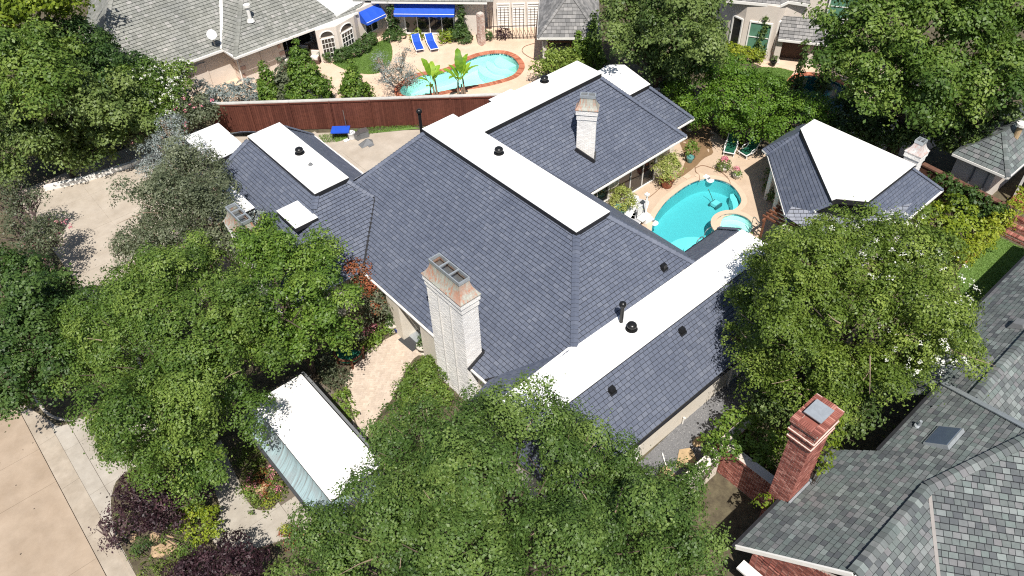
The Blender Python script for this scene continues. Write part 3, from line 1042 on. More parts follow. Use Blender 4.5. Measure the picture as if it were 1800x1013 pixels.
# terrace round the pool
terrace_px = [(1000, 400), (1040, 372), (1120, 300), (1185, 215), (1215, 208), (1246, 226), (1268, 242), (1286, 258), (1318, 262), (1345, 266), (1440, 300), (1440, 450), (1340, 460), (1200, 520), (1060, 450)]
struct(sheet('pool_terrace', [at(a, b).xy for a, b in terrace_px], M['pool_deck'], 0.0, [pool_loop, spa_loop]))
mud_px = [(1192, 222), (1206, 214), (1226, 217), (1238, 216), (1252, 221), (1254, 227), (1247, 231), (1250, 235), (1258, 237), (1249, 240), (1247, 246), (1252, 252), (1252, 262), (1254, 268),
          (1251, 272), (1240, 277), (1232, 283), (1226, 290), (1214, 300), (1200, 310), (1190, 314), (1188, 308), (1200, 296), (1206, 280), (1199, 262), (1192, 245)]
mud_holes = [[(1205, 229), (1211, 226), (1219, 228), (1216, 232), (1208, 232)], [(1218, 220), (1222, 219), (1224, 224), (1220, 226)], [(1202, 249), (1206, 250), (1205, 252), (1201, 251)],
             [(1243, 263), (1246, 262), (1247, 266), (1245, 268)]]
struct(sheet('dried_mud', [at(a, b).xy for a, b in mud_px], M['mud'], 0.004, [[at(a, b).xy for a, b in h] for h in mud_holes]))
# gravel walk along the south wall
grv = [at(a, b) for a, b in ((1060, 870), (1100, 835), (1190, 750), (1300, 630), (1360, 650), (1300, 740), (1225, 830), (1180, 880), (1100, 930))]
struct(sheet('gravel_path', [p.xy for p in grv], M['gravel_base'], -0.012))
gm = MB()
for _ in range(9000):
    x, y = random.uniform(13, 27), random.uniform(8.5, 12)
    if not inside((x, y), grv): continue
    r_ = random.uniform(.018, .042)
    h_ = random.uniform(.6, 1.0) * r_
    t_ = random.uniform(0, 6)
    vs = [(x + r_ * math.cos(t_ + k * 2.1) * random.uniform(.7, 1.2), y + r_ * math.sin(t_ + k * 2.1) * random.uniform(.7, 1.2), -.014) for k in range(3)]
    gm.add(vs + [(x, y, -.012 + h_)], [(0, 1, 3), (1, 2, 3), (2, 0, 3)])
tag(gm.build('gravel', M['gravel']), 'loose dark grey gravel beside the cream side wall', kind='stuff')

# neighbour's terrace, lawns
npat = [at(a, b) for a, b in ((300, 150), (330, 112), (430, 100), (560, 40), (640, 20), (860, 10), (960, 20), (965, 110), (935, 160), (800, 180), (560, 195), (430, 195), (330, 190))]
struct(sheet('neighbour_terrace', [p.xy for p in npat], M['peach_patio'], 0.0, [npool_loop]))
struct(sheet('neighbour_terrace', [at(a, b).xy for a, b in ((-60, 60), (90, 75), (165, 20), (200, -60), (600, -80), (600, -20), (380, 0), (150, 45), (110, 90), (30, 95))], M['peach_patio'], 0.0))
lawn1 = smooth_loop([at(a, b).xy for a, b in ((584, 110), (604, 106), (628, 99), (645, 90), (655, 79), (668, 73), (680, 71), (688, 80), (690, 96), (686, 112), (672, 126), (648, 131), (618, 126), (598, 119))], 3)
struct(sheet('lawn', lawn1, M['lawn'], 0.006))
lawn2 = [at(a, b) for a, b in ((1340, 118), (1372, 120), (1396, 126), (1386, 140), (1384, 156), (1390, 166), (1360, 162), (1320, 150), (1290, 130))]
struct(sheet('lawn', [p.xy for p in lawn2], M['lawn'], 0.006))
struct(sheet('neighbour_terrace', [at(a, b).xy for a, b in ((1300, 100), (1340, 98), (1420, 96), (1620, 130), (1680, 240), (1600, 280), (1480, 240), (1392, 172), (1384, 155), (1386, 140), (1396, 126), (1372, 120), (1340, 118))], M['peach_patio'], 0.002, [rpool_loop]))
lawn3 = [at(a, b) for a, b in ((1680, 480), (1752, 414), (1830, 452), (1850, 520), (1700, 560))]
struct(sheet('lawn', [p.xy for p in lawn3], M['lawn'], 0.006))
struct(sheet('lawn', [at(a, b).xy for a, b in ((585, 240), (720, 222), (740, 226), (640, 236), (590, 250))], M['lawn'], 0.006))


def grass(poly, n, label, h=0.06):
    xs = [p[0] for p in poly]
    ys = [p[1] for p in poly]
    P = RNG.uniform((min(xs), min(ys)), (max(xs), max(ys)), (n, 2))
    P = np.array([p for p in P if inside(p, poly)])
    k = len(P)
    z = np.full((k, 1), h * .5)
    T = unit(np.array([0, 0, 1.0]) + RNG.normal(0, .5, (k, 3)) * np.array([1, 1, .2]))
    N = unit(np.cross(T, RNG.normal(size=(k, 3))))
    o = leaf_object('grass', None, M['grass'], np.hstack([P, z]), N, T, h * RNG.uniform(.7, 1.6, k), np.full(k, .028), .5 + RNG.normal(0, .2, k) + .3 * np.sin(P[:, 0] * 1.7) * np.sin(P[:, 1] * 1.3))
    return tag(o, label, kind='stuff')


grass(lawn1, 20000, 'short lawn curving beside the neighbour terrace', .07)
grass(lawn3, 24000, 'mown lawn below the terraced brick steps')
grass(lawn2, 16000, 'lawn beside the shaded neighbour pool', .07)
edge_ = [at(a, b) for a, b in ((560, 240), (720, 216), (742, 222), (640, 238), (570, 254))]
grass(edge_, 9000, 'rough grass strip along the foot of the red fence', .16)


def pool(name, label, loop, depth, wm, basin_m, coping_m, cw=0.3, brick=False, ztop=0.0, tile=True):
    root = thing(name, label, 'pool', (0, 0, 0))
    n = len(loop)
    b = MB()
    b.add([(p.x, p.y, ztop - .004) for p in loop] + [(p.x, p.y, -depth) for p in loop], [(i, (i + 1) % n, n + (i + 1) % n, n + i) for i in range(n)])
    b.build('basin_wall', M[basin_m], root)
    sheet('basin_floor', loop, M[basin_m], -depth, (), root)
    out = offset_loop(loop, cw)
    inn = offset_loop(loop, -0.03)
    if brick:
        bm_ = MB()
        L = 0
        for i in range(n):
            seg = max(1, round((out[(i + 1) % n] - out[i]).length / 0.15))
            for s in range(seg):
                a0, a1 = s / seg + .04 / seg, (s + 1) / seg - .04 / seg
                q = [inn[i].lerp(inn[(i + 1) % n], a0), inn[i].lerp(inn[(i + 1) % n], a1), out[i].lerp(out[(i + 1) % n], a1), out[i].lerp(out[(i + 1) % n], a0)]
                zz = ztop + .035 + random.uniform(0, .006)
                bm_.add([(p.x, p.y, zz) for p in q] + [(p.x, p.y, ztop - .02) for p in q], [(0, 1, 2, 3), (4, 5, 1, 0), (5, 6, 2, 1), (6, 7, 3, 2), (7, 4, 0, 3)])
        bm_.build('coping_brick_ring', M[coping_m], root)['kind'] = 'stuff'
        cz = ztop + .02
        MB().add([(p.x, p.y, cz) for p in inn] + [(p.x, p.y, cz) for p in out], [(i, (i + 1) % n, n + (i + 1) % n, n + i) for i in range(n)]).build('coping_bed', M['mortar'], root)
    else:
        MB().add([(p.x, p.y, ztop + .03) for p in inn] + [(p.x, p.y, ztop + .03) for p in out] + [(p.x, p.y, ztop - .02) for p in inn] + [(p.x, p.y, ztop - .02) for p in out],
                 [(i, (i + 1) % n, n + (i + 1) % n, n + i) for i in range(n)] + [(i, 2 * n + i, 2 * n + (i + 1) % n, (i + 1) % n) for i in range(n)] +
                 [(n + i, n + (i + 1) % n, 3 * n + (i + 1) % n, 3 * n + i) for i in range(n)]).build('coping', M[coping_m], root)
    if tile:
        t = MB()
        q = offset_loop(loop, -.012)
        for i in range(n):
            seg = max(1, round((q[(i + 1) % n] - q[i]).length / .16))
            for s in range(seg):
                a, c = q[i].lerp(q[(i + 1) % n], s / seg + .02), q[i].lerp(q[(i + 1) % n], (s + 1) / seg - .02)
                t.add([(a.x, a.y, ztop - .16), (c.x, c.y, ztop - .16), (c.x, c.y, ztop - .01), (a.x, a.y, ztop - .01)], [(0, 1, 2, 3)])
        t.build('tile_band', M['pool_tile'], root)['kind'] = 'stuff'
    sheet('water', offset_loop(loop, -.015), M[wm], ztop - .11, (), root)
    return root


mp = pool('swimming_pool', 'turquoise kidney shaped swimming pool between the dark roofed house and its pool house', pool_loop, 1.05, 'water', 'plaster', 'coping', .32)
seat = [at(a, b) for a, b in ((1286, 332), (1291, 331), (1297, 340), (1301, 352), (1297, 360), (1290, 366), (1288, 366), (1291, 356), (1289, 346), (1285, 338))]
MB().prism([(p.x, p.y) for p in seat], -1.03, -.42).build('bench', M['plaster_pale'], mp)
st_c = at(1228, 437)
for k, (r_, z_) in enumerate(((1.9, -.75), (1.35, -.45), (.8, -.25))):
    lp = [(st_c.x + r_ * math.cos(t), st_c.y + r_ * math.sin(t)) for t in [math.radians(a) for a in range(0, 360, 15)]]
    lp = [p for p in lp if inside(p, offset_loop(pool_loop, -.02))]
    if len(lp) > 3: MB().prism(lp, -1.03, z_).build('step', M['plaster_pale'], mp)

spa = pool('spa', 'round pale spa with a seat ring set into the terrace beside the pool', spa_loop, .95, 'spa_water', 'plaster_pale', 'coping', .28, ztop=0.12)
ring_o = [Vector((spa_c.x + 1.06 * math.cos(t), spa_c.y + 1.06 * math.sin(t))) for t in [2 * PI * k / 40 for k in range(40)]]
ring_i = [Vector((spa_c.x + .6 * math.cos(t), spa_c.y + .6 * math.sin(t))) for t in [2 * PI * k / 40 for k in range(40)]]
MB().add([(p.x, p.y, -.34) for p in ring_i] + [(p.x, p.y, -.34) for p in ring_o] + [(p.x, p.y, -.94) for p in ring_i],
         [(i, (i + 1) % 40, 40 + (i + 1) % 40, 40 + i) for i in range(40)] + [(i, 80 + i, 80 + (i + 1) % 40, (i + 1) % 40) for i in range(40)]).build('seat_ring', M['plaster_pale'], spa)

fp = pool('swimming_pool', 'pale blue pool with a red brick rim on the neighbour terrace', npool_loop, 1.2, 'water2', 'plaster_pale', 'terra_brick', .42, True)
fs_c = at(891, 103)
for r_, z_ in ((2.3, -.62), (1.65, -.42), (1.0, -.24)):
    lp = [(fs_c.x + r_ * math.cos(t), fs_c.y + r_ * math.sin(t)) for t in [math.radians(a) for a in range(0, 360, 12)]]
    lp = [p for p in lp if inside(p, offset_loop(npool_loop, -.03))]
    MB().prism(lp, -1.15, z_).build('step', M['plaster_pale'], fp)
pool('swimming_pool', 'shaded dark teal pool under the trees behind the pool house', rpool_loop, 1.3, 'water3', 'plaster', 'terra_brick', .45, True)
# ------------------------------------------------------------------ foliage lobes that stand before roofs are registered early
PLANTS = []
T_OAK = [(295, 640, 6, 3.4), (195, 640, 5, 1.9), (265, 735, 5, 2.2), (325, 770, 4.8, 2.2), (365, 665, 5.4, 1.4), (300, 545, 6.3, 2.6), (390, 590, 6.3, 2.3), (205, 570, 5, 2.0), (300, 820, 3.6, 1.25), (155, 668, 4.2, .9), (368, 738, 4.4, 1.0), (255, 600, 6.6, 2.4), (350, 690, 6.2, 2.3), (240, 520, 4.6, 1.2), (350, 480, 5.4, 1.5), (350, 830, 3.4, 1.0), (225, 800, 3.6, .9)]
T_COURT = [(475, 465, 6, 1.7), (540, 470, 5, 1.3), (560, 540, 4.8, 1.6), (490, 555, 6, 2.1), (455, 425, 6, 1.1), (590, 590, 4, .9), (520, 605, 5, 1.5), (455, 608, 5, 1.2), (575, 445, 4.6, .8)]
T_BOTTOM = [(665, 910, 5, 1.9), (755, 815, 6, 2.2), (880, 815, 7.4, 2.5), (1010, 835, 6.2, 1.9), (1120, 930, 5, 2.2), (900, 935, 7.8, 2.9), (720, 960, 6, 2.5), (1050, 985, 6.5, 2.6), (570, 965, 4, 1.3), (560, 1010, 3.6, 1.5), (620, 965, 4.4, 1.3), (620, 1030, 4, 1.6),
            (1190, 985, 4.2, 1.5), (1130, 1000, 5, 1.8), (1175, 880, 4.4, .9), (850, 745, 5.6, 1.2), (985, 760, 5.2, 1.0), (830, 705, 5.4, .5), (700, 730, 5.0, .5), (1075, 800, 5, .6), (1055, 865, 5.4, 1.3), (1095, 838, 4.6, .6), (1150, 872, 4.4, .6), (685, 790, 4.6, 1.0), (795, 875, 6.6, 1.8), (905, 735, 5.0, .8), (800, 1010, 7, 3), (950, 1040, 7, 3), (1185, 930, 4, 1.1), (740, 745, 5, .9), (1040, 780, 4.6, .8)]
T_RIGHT = [(1490, 560, 7.2, 3.3), (1400, 500, 6.8, 2.3), (1580, 500, 7.4, 2.4), (1345, 600, 5, 1.5), (1610, 600, 6.4, 1.9), (1420, 645, 5, 2.0), (1530, 662, 5.4, 1.6), (1480, 440, 7.6, 1.7), (1395, 440, 6.6, 1.2),
           (1560, 420, 7.4, 1.4), (1665, 565, 6.4, 1.1), (1312, 545, 4.6, .9), (1315, 635, 4.4, .9), (1625, 500, 7, 1.3), (1590, 655, 4.8, 1.2), (1370, 680, 4.2, 1.1), (1335, 478, 5.8, .8), (1680, 615, 4.6, .8), (1450, 690, 4.6, .8), (1285, 590, 4.2, .5)]
for lst in (T_OAK, T_COURT, T_BOTTOM, T_RIGHT): rel(lst)

# ------------------------------------------------------------------ the dark slate house
house = thing('house', 'large single storey house with blue grey slate roofs and blown white flat decks', 'house', (20, 22, 0))
house.location = (0, 0, 0)
ZD, ZR, SC = 6.7, 6.46, 0.93          # deck height, front / south pitch, court pitch
roof = Roof(house, 'slate', 0.2, 0.28)
ZE = 2.8
XE = 13.16
SF = (ZR - ZE) / (20 - XE)
fa = lambda x: ZR - SF * (20.0 - x)
#              # front eave
hs_ = (ZR - 4.5) / SF                         # run from main deck to the low deck
C0, C1 = (20, 19.2, ZR), (22.02, 19.2, ZR)
lowz = 4.5
he = (22.02 + (ZR - 4.5) / .86, 19.2 - hs_, lowz)
# front plane, down to the eave and the rake over the low wing
roof.face([(20, 19.2, ZR), (20, 30.8, ZR), (16.0, 32.4, fa(16.0)), (16.0, 30.4, fa(16.0)), (XE, 30.4 - (16 - XE), ZE), (XE, 17.9, ZE), (14.4, 16.65, fa(14.4)), (20 - hs_, 19.2 - hs_, lowz)])
roof.gap = .018
roof.face([C0, (20 - hs_, 19.2 - hs_, lowz), he, C1])                                                     # south plane
ce = 26.2
roof.face([C1, he, (ce, 17.33, ZE), (ce, 24.24, ZE), (22.02, 28.45, ZR)])    # court plane
PE = 34.55
roof.face([(22.02, 28.45, ZR), (ce, 24.24, ZE), (PE, 24.24, ZE), (31.08, 28.45, ZR)])   # terrace plane
roof.face([(31.08, 28.45, ZR), (PE, 24.24, ZE), (PE, 34, ZE), (31.08, 30.6, ZR)])                        # east end
roof.face([(20, 30.8, ZR), (31.08, 30.6, ZR), (31.2, 33.6, ZE), (16, 33.9, ZE), (16.0, 32.4, fa(16.0))])          # north
# second wing behind with its own deck
D2 = 5.05
roof.face([(32.2, 27.3, D2), (34.2, 27.3, D2), (36.45, 25.25, ZE), (33.5, 25.25, ZE)])
roof.face([(34.2, 27.3, D2), (34.2, 31, D2), (36.45, 32.5, ZE), (36.45, 25.25, ZE)])
# low south wing
LZ = 4.5
roof.face([(12.2, 13.66, LZ), (27.8, 13.66, LZ), (28.75, 11.12, ZE), (11.4, 11.12, ZE)])
roof.face([(27.8, 13.66, LZ), (27.8, 15.5, LZ), (29.05, 17.33, ZE), (29.05, 11.12, ZE), (28.75, 11.12, ZE)])
roof.face([(24.4, 15.52, LZ), (27.8, 15.52, LZ), (29.05, 17.33, ZE), (ce, 17.33, ZE)])
roof.face([(12.2, 13.66, LZ), (12.2, 15.5, LZ), (11.4, 17.0, ZE + .4), (11.4, 11.12, ZE)])
roof.face([(12.2, 15.5, LZ), (16.0, 15.5, LZ), (13.4, 17.75, ZE + .15), (11.4, 17.0, ZE + .4)])
roof.gap = .025
# left wing
W2 = 5.12
roof.face([(13.42, 31.75, W2), (15.32, 31.75, W2), (16.0, 30.4, fa(16.0)), (XE, 30.4 - (16 - XE), ZE), (9.4, 27.65, ZE)])
WE = 13.42 - (W2 - ZE) / .62
roof.face([(13.42, 31.75, W2), (9.4, 27.65, ZE), (9.39, 39.2, ZE), (11.2, 39.2, ZE + 1.12), (13.42, 39.0, W2)])
roof.face([(15.32, 31.75, W2), (15.32, 39.0, W2), (17.8, 40.4, ZE), (17.8, 33.0, ZE), (16.05, 31.0, fa(16.0) - .1)])
roof.face([(13.42, 39.0, W2), (15.32, 39.0, W2), (17.8, 40.4, ZE), (14.0, 43.6, ZE), (13.1, 42.7, 4.6), (13.1, 39.4, 4.9)])
roof.finish(300)


def deck(poly, z, depth=.24, parent=house, label=None, over=.06, part='flat_roof'):
    d = MB().prism(poly, z - depth, z - .02).build('deck_edge', M['flash'], parent)
    o = MB().prism([tuple(q) for q in offset_loop([Vector(p) for p in poly], .012)], z - .016, z + .012).build(part, M['membrane'], parent)
    return o


deck([(19.9, 19.1), (22.1, 19.1), (22.1, 28.38), (31.15, 28.38), (31.15, 30.42), (26.1, 30.42), (26.1, 30.7), (24.42, 30.7), (24.42, 30.42), (22.03, 30.42), (22.03, 30.92), (19.9, 30.92)], ZD + .03, .40)
deck([(30.5, 27.2), (34.28, 27.2), (34.9, 29.9), (34.2, 30.6), (31.4, 30.4), (30.5, 30.2)], D2 + .2, .3)
deck([(11.9, 13.55), (27.9, 13.55), (27.9, 15.42), (16.4, 15.5), (16.1, 15.66), (13.2, 15.55), (11.9, 15.6)], LZ + .06, .16)
deck([(13.34, 31.66), (15.4, 31.66), (15.4, 39.05), (13.34, 39.05)], W2 + .24, .4)
deck([(11.45, 30.65), (12.75, 30.65), (12.75, 32.6), (11.45, 32.6)], 4.72, .26)
deck([(10.9, 39.1), (13.13, 39.35), (13.13, 42.75), (10.9, 42.75)], 4.62, .5)
deck([(8.9, 34.0), (10.85, 34.0), (10.85, 36.6), (8.9, 36.6)], 4.45, .3)
# fascias and gutters
fb = MB()
for a, b in (((XE - .05, 27.6, ZE), (XE - .05, 17.6, ZE)), ((ce, 24.18, ZE), (PE + .02, 24.18, ZE)), ((11.3, 11.05, ZE), (28.8, 11.05, ZE)), ((28.75, 11.05, ZE), (29.12, 11.05, ZE)),
             ((29.12, 11.05, ZE), (29.12, 17.4, ZE)), ((29.12, 17.4, ZE), (25.0, 17.4, ZE)), ((PE + .06, 24.18, ZE), (PE + .06, 25.2, ZE)), ((34.5, 25.18, ZE), (36.5, 25.18, ZE)), ((36.5, 25.18, ZE), (36.5, 32, ZE)),
             ((17.87, 40.4, ZE), (17.87, 33, ZE)), ((9.3, 27.6, ZE), (9.3, 39.2, ZE))):
    A, B = Vector(a), Vector(b)
    MB().beam(A + Vector((0, 0, -.09)), B + Vector((0, 0, -.07)), .10, .085).build('gutter', M['flash'] if a[1] < 12 or a[0] > 29 and a[1] < 18 else M['white_trim'], house)
MB().beam((16.0, 32.5, fa(16.) + .0), (16.0, 30.4, fa(16.) + .0), .08, .2).beam((16.0, 30.4, fa(16) + .03), (XE + .02, 30.4 - (16 - XE) + .02, ZE + .03), .14, .035).beam((14.4, 16.62, fa(14.4) - .02), (XE, 17.85, ZE - .02), .08, .16).beam((14.4, 16.62, fa(14.4) - .02), (20 - hs_, 19.2 - hs_, lowz - .02), .08, .14).build('drip_edge', M['flash'], house)
for a, b in (((20 - hs_, 19.2 - hs_, lowz), C0), (he, C1), ((16.05, 32.3, fa(16.0)), (19.95, 30.85, ZR)), ((PE, 24.24, ZE), (31.1, 28.4, ZR)), ((36.45, 25.25, ZE), (34.25, 27.25, D2)),
             ((12.9, 31.23, W2 - .32), (13.42, 31.75, W2)), ((16.05, 30.55, fa(16.0) + .02), (15.36, 31.7, W2)), ((11.2, 39.2, ZE + 1.12), (13.3, 39.02, W2)), ((29.05, 17.33, ZE), (27.85, 15.5, LZ)), ((28.95, 11.12, ZE), (27.85, 13.6, LZ)), ((17.8, 40.4, ZE), (15.4, 39.05, W2))):
    caps(house, a, b, 'slate', .34, .2, 'hip_tile', .05, .4)
# walls
wl = MB()
for q in ((13.5, 22.4, 17.6, 22.75), (13.5, 22.4, 24.55, 32.0), (14.5, 22.4, 22.75, 24.55), (11.9, 28.4, 11.62, 16.9), (22.4, 33.9, 25.0, 32.5), (33.9, 35.8, 25.9, 32), (9.8, 17.2, 28.2, 42.5), (22.4, 25.7, 16.9, 25.0)):
    MB().box(q[0], q[1], q[2], q[3], -.05, ZE - .05).build('wall', M['stucco'], house)


def opening(parent, o, ax, n, w, h, z0=0.0, frame='white_trim', pane='glass', nx=1, nz=1, name='window', fw=.07, dep=.05, door=False):
    """framed window or glass door proud of a wall; panes set back inside the frame"""
    o, ax, n = Vector(o), Vector(ax).normalized(), Vector(n).normalized()
    up = Vector((0, 0, 1))
    f = MB()
    for s in (0, w): f.obox(o + ax * s + up * (z0 + h / 2) + n * dep, ax * fw / 2, n * dep, up * (h / 2 + fw / 2))
    for z in (0, h): f.obox(o + ax * w / 2 + up * (z0 + z) + n * dep * 1.02, ax * (w / 2 - fw / 2), n * dep, up * fw / 2)
    for i in range(1, nx): f.obox(o + ax * w * i / nx + up * (z0 + h / 2) + n * dep * .9, ax * fw * .3, n * dep * .8, up * (h / 2 - fw / 2))
    for i in range(1, nz): f.obox(o + ax * w / 2 + up * (z0 + h * i / nz) + n * dep * .8, ax * (w / 2 - fw / 2), n * dep * .7, up * fw * .25)
    fo = f.build(name, M[frame], parent)
    for i in range(nx):
        for j in range(nz):
            c = o + ax * w * (i + .5) / nx + up * (z0 + h * (j + .5) / nz) + n * .02
            MB().obox(c, ax * (w / nx / 2 - fw * .3), n * .012, up * (h / nz / 2 - fw * .2)).build('pane', M[pane], fo)
    return fo


opening(house, (29.4, 25.0, 0), (1, 0, 0), (0, -1, 0), 3.4, 2.15, .05, 'white_trim', 'glass', 3, 1, 'glass_door')
opening(house, (26.6, 25.0, 0), (1, 0, 0), (0, -1, 0), 2.0, 1.5, .7, 'white_trim', 'glass', 2, 1)
# vents in the south wall, pipes and stub
opening(house, (15.6, 11.62, 0), (1, 0, 0), (0, -1, 0), .9, 1.0, .3, 'white_trim', 'grey_mesh', 1, 8, 'louvre')
# entry: pale piers and a recessed dark door
for y0, y1 in ((24.55, 25.6), (21.6, 22.75)): MB().box(13.12, 13.5, y0, y1, -.02, ZE - .12).build('entry_pier', M['stucco'], house)
dr = MB().box(14.36, 14.49, 22.95, 24.35, .12, 2.4).build('door', M['black'], house)
MB().box(14.30, 14.36, 23.6, 23.7, 1.0, 1.4).build('handle', M['steel'], dr)
MB().box(13.45, 14.49, 22.76, 24.54, 0.0, .12).build('threshold', M['zinc'], house)


def chimney(parent, c, lx, ly, z0, z1, rz=0.0, rim=(.55, .8), cap_h=.95, nflue=3, label=None, panels=True, hood='copper_cap'):
    """white painted brick stack with a flared copper hood and framed flue openings"""
    ch = MB().box(-lx / 2, lx / 2, -ly / 2, ly / 2, z0, z1).build('chimney', M['white_mortar'], parent)
    ch.location = (c[0], c[1], 0)
    ch.rotation_euler = (0, 0, rz)
    if label: ch['label'] = label
    b = MB()
    brick_box(b, -lx / 2, lx / 2, -ly / 2, ly / 2, z0, z1 - .62, proud=.010)
    e = .045
    brick_box(b, -lx / 2 - e, lx / 2 + e, -ly / 2 - e, ly / 2 + e, z1 - .60, z1 - .3)
    brick_box(b, -lx / 2 - 2 * e, lx / 2 + 2 * e, -ly / 2 - 2 * e, ly / 2 + 2 * e, z1 - .28, z1)
    b.build('brickwork', M['white_brick'], ch)['kind'] = 'stuff'
    MB().box(-lx / 2 - e, lx / 2 + e, -ly / 2 - e, ly / 2 + e, z1 - .61, z1 - .29).box(-lx / 2 - 2 * e, lx / 2 + 2 * e, -ly / 2 - 2 * e, ly / 2 + 2 * e, z1 - .29, z1).build('corbel', M['white_mortar'], ch)
    if panels:
        p = MB()
        for k in (1, 2): p.box(-lx / 2 - .05, -lx / 2 - .012, -ly / 2 + ly * k / 3 - .03, -ly / 2 + ly * k / 3 + .03, z0, z1 - .62)
        p.build('rib', M['white_mortar'], ch)
    # hood
    hx, hy = lx / 2 + .11, ly / 2 + .11
    rx, ry = rim[0] / 2, rim[1] / 2
    rows = []
    for k in range(7):
        t = k / 6
        s = (1 - t) ** 2.2
        rows.append((rx + (hx - rx) * s, ry + (hy - ry) * s, z1 + .04 + cap_h * .8 * t))
    m = MB()
    vs, fs = [], []
    for x, y, z in rows: vs += [(-x, -y, z), (x, -y, z), (x, y, z), (-x, y, z)]
    for i in range(6): fs += [(i * 4 + k, i * 4 + (k + 1) % 4, i * 4 + 4 + (k + 1) % 4, i * 4 + 4 + k) for k in range(4)]
    m.add(vs, fs).box(-hx - .015, hx + .015, -hy - .015, hy + .015, z1 + .002, z1 + .038)
    m.build('hood', M[hood], ch)
    zt = rows[-1][2]
    f = MB()
    t = .035
    f.box(-rx - t, rx + t, -ry - t, -ry + .01, zt - .12, zt + .05).box(-rx - t, rx + t, ry - .01, ry + t, zt - .12, zt + .05)
    f.box(-rx - t, -rx + .01, -ry + .01, ry - .01, zt - .12, zt + .05).box(rx - .01, rx + t, -ry + .01, ry - .01, zt - .12, zt + .05)
    if ly >= lx:
        for k in range(1, nflue): f.box(-rx + .01, rx - .01, -ry + 2 * ry * k / nflue - .03, -ry + 2 * ry * k / nflue + .03, zt - .02, zt + .045)
    else:
        for k in range(1, nflue): f.box(-rx + 2 * rx * k / nflue - .03, -rx + 2 * rx * k / nflue + .03, -ry + .01, ry - .01, zt - .02, zt + .045)
    f.build('flue_frame', M['zinc'], ch)
    MB().box(-rx, rx, -ry, ry, zt - .4, zt - .35).build('flue_floor', M['steel'], ch)
    return ch


chimney(house, (13.43, 20.15), .86, 2.5, 0, 6.95, 0, (.52, 2.0), 1.05, 3)
chimney(house, (9.05, 30.95), .8, 1.9, 0, 6.0, 0, (.46, 1.62), 1.0, 3, panels=False)
chimney(house, (27.5, 25.95), .5, 1.02, 2.2, 7.0, math.radians(38.7), (.3, .78), .95, 2, panels=False)
# flashing round the chimneys
MB().beam((26.83, 26.10, 4.56), (27.53, 25.24, 3.78), .10, .22).beam((27.53, 25.24, 3.78), (27.95, 25.58, 4.1), .08, .22).build('chimney_flashing', M['flash'], house)
MB().beam((13.0, 18.83, fa(13.1) + .02), (13.95, 18.83, fa(13.95) + .05), .1, .16).beam((13.93, 18.83, fa(13.93) + .05), (13.93, 21.45, fa(13.93) + .05), .1, .16).build('chimney_flashing', M['flash'], house)


def dome_vent(px, py, z, r=.21, parent=house):
    p = at(px, py, z)
    b = MB().lathe([(r * 1.35, .0), (r * 1.3, .025), (r * .72, .04), (r * .7, .16)], p, 20).build('roof_vent', M['black'], parent, True)
    MB().lathe([(r * .72, .16), (r * 1.05, .17), (r * 1.1, .22), (r * 1.0, .28), (r * .7, .33), (r * .3, .355)], p, 20).build('vent_hood', M['black'], b, True)


for a in ((527, 269, W2 + .25), (957, 143, ZD + .04), (877, 269, ZD + .04), (1110, 578, LZ + .07)): dome_vent(*a)
p = at(546, 290, W2 + .25)
MB().lathe([(.13, 0), (.12, .05), (.06, .07), (.055, .13)], p, 14).build('roof_vent', M['grey_plastic'], house, True)
sp = lambda q: ZR - SF * (19.2 - q[1])
lp_ = lambda q: LZ - .67 * (13.66 - q[1])


def box_vent(px, py, fn):
    p = on(px, py, fn)
    b = MB().box(p.x - .17, p.x + .17, p.y - .17, p.y + .17, p.z - .12, p.z + .06)
    b.add([(p.x - .13, p.y - .14, p.z + .06), (p.x + .13, p.y - .14, p.z + .06), (p.x + .13, p.y + .12, p.z + .10), (p.x - .13, p.y + .12, p.z + .10), (p.x - .11, p.y - .10, p.z + .26), (p.x + .11, p.y - .10, p.z + .26), (p.x + .11, p.y + .08, p.z + .29), (p.x - .11, p.y + .08, p.z + .29)],
          [(0, 1, 5, 4), (1, 2, 6, 5), (2, 3, 7, 6), (3, 0, 4, 7), (4, 5, 6, 7)])
    b.build('box_vent', M['black'], house)


box_vent(1166, 472, sp)
box_vent(1198, 584, lp_)
box_vent(1075, 688, lp_)


def stack_pipe(base, h, name='vent_pipe'):
    b = Vector(base)
    o = MB().tube([b - Vector((0, 0, .3)), b + Vector((0, 0, h))], .095, 12).lathe([(.19, 0), (.12, .12)], b + Vector((0, 0, -.02)), 12).build(name, M['black'], house, True)
    MB().lathe([(.09, -.02), (.155, .02), (.17, .10), (.15, .18), (.08, .24), (.02, .26)], b + Vector((0, 0, h)), 14).build('pipe_cowl', M['black'], o, True)


stack_pipe(on(1091, 573, sp), 1.25)
stack_pipe((21.3, 33.2, 3.6), 2.5)
for a, b in ((1175, 458), (1128, 540)): pass
# small pipes along the south wall
for x in (19.6, 21.9, 24.3):
    MB().tube([(x, 11.55, 0), (x, 11.55, .5)], .035, 8).tube([(x, 11.55, .5), (x, 11.45, .5)], .04, 8).build('wall_pipe', M['white_trim'], house)
MB().tube([(27.9, 11.5, .0), (27.9, 11.5, 2.5), (28.2, 11.15, 2.75)], .05, 8).build('downpipe', M['white_trim'], house)
MB().tube([(22.9, 11.52, .0), (22.9, 11.5, 2.4), (22.9, 11.2, 2.7)], .05, 8).build('downpipe', M['white_trim'], house)

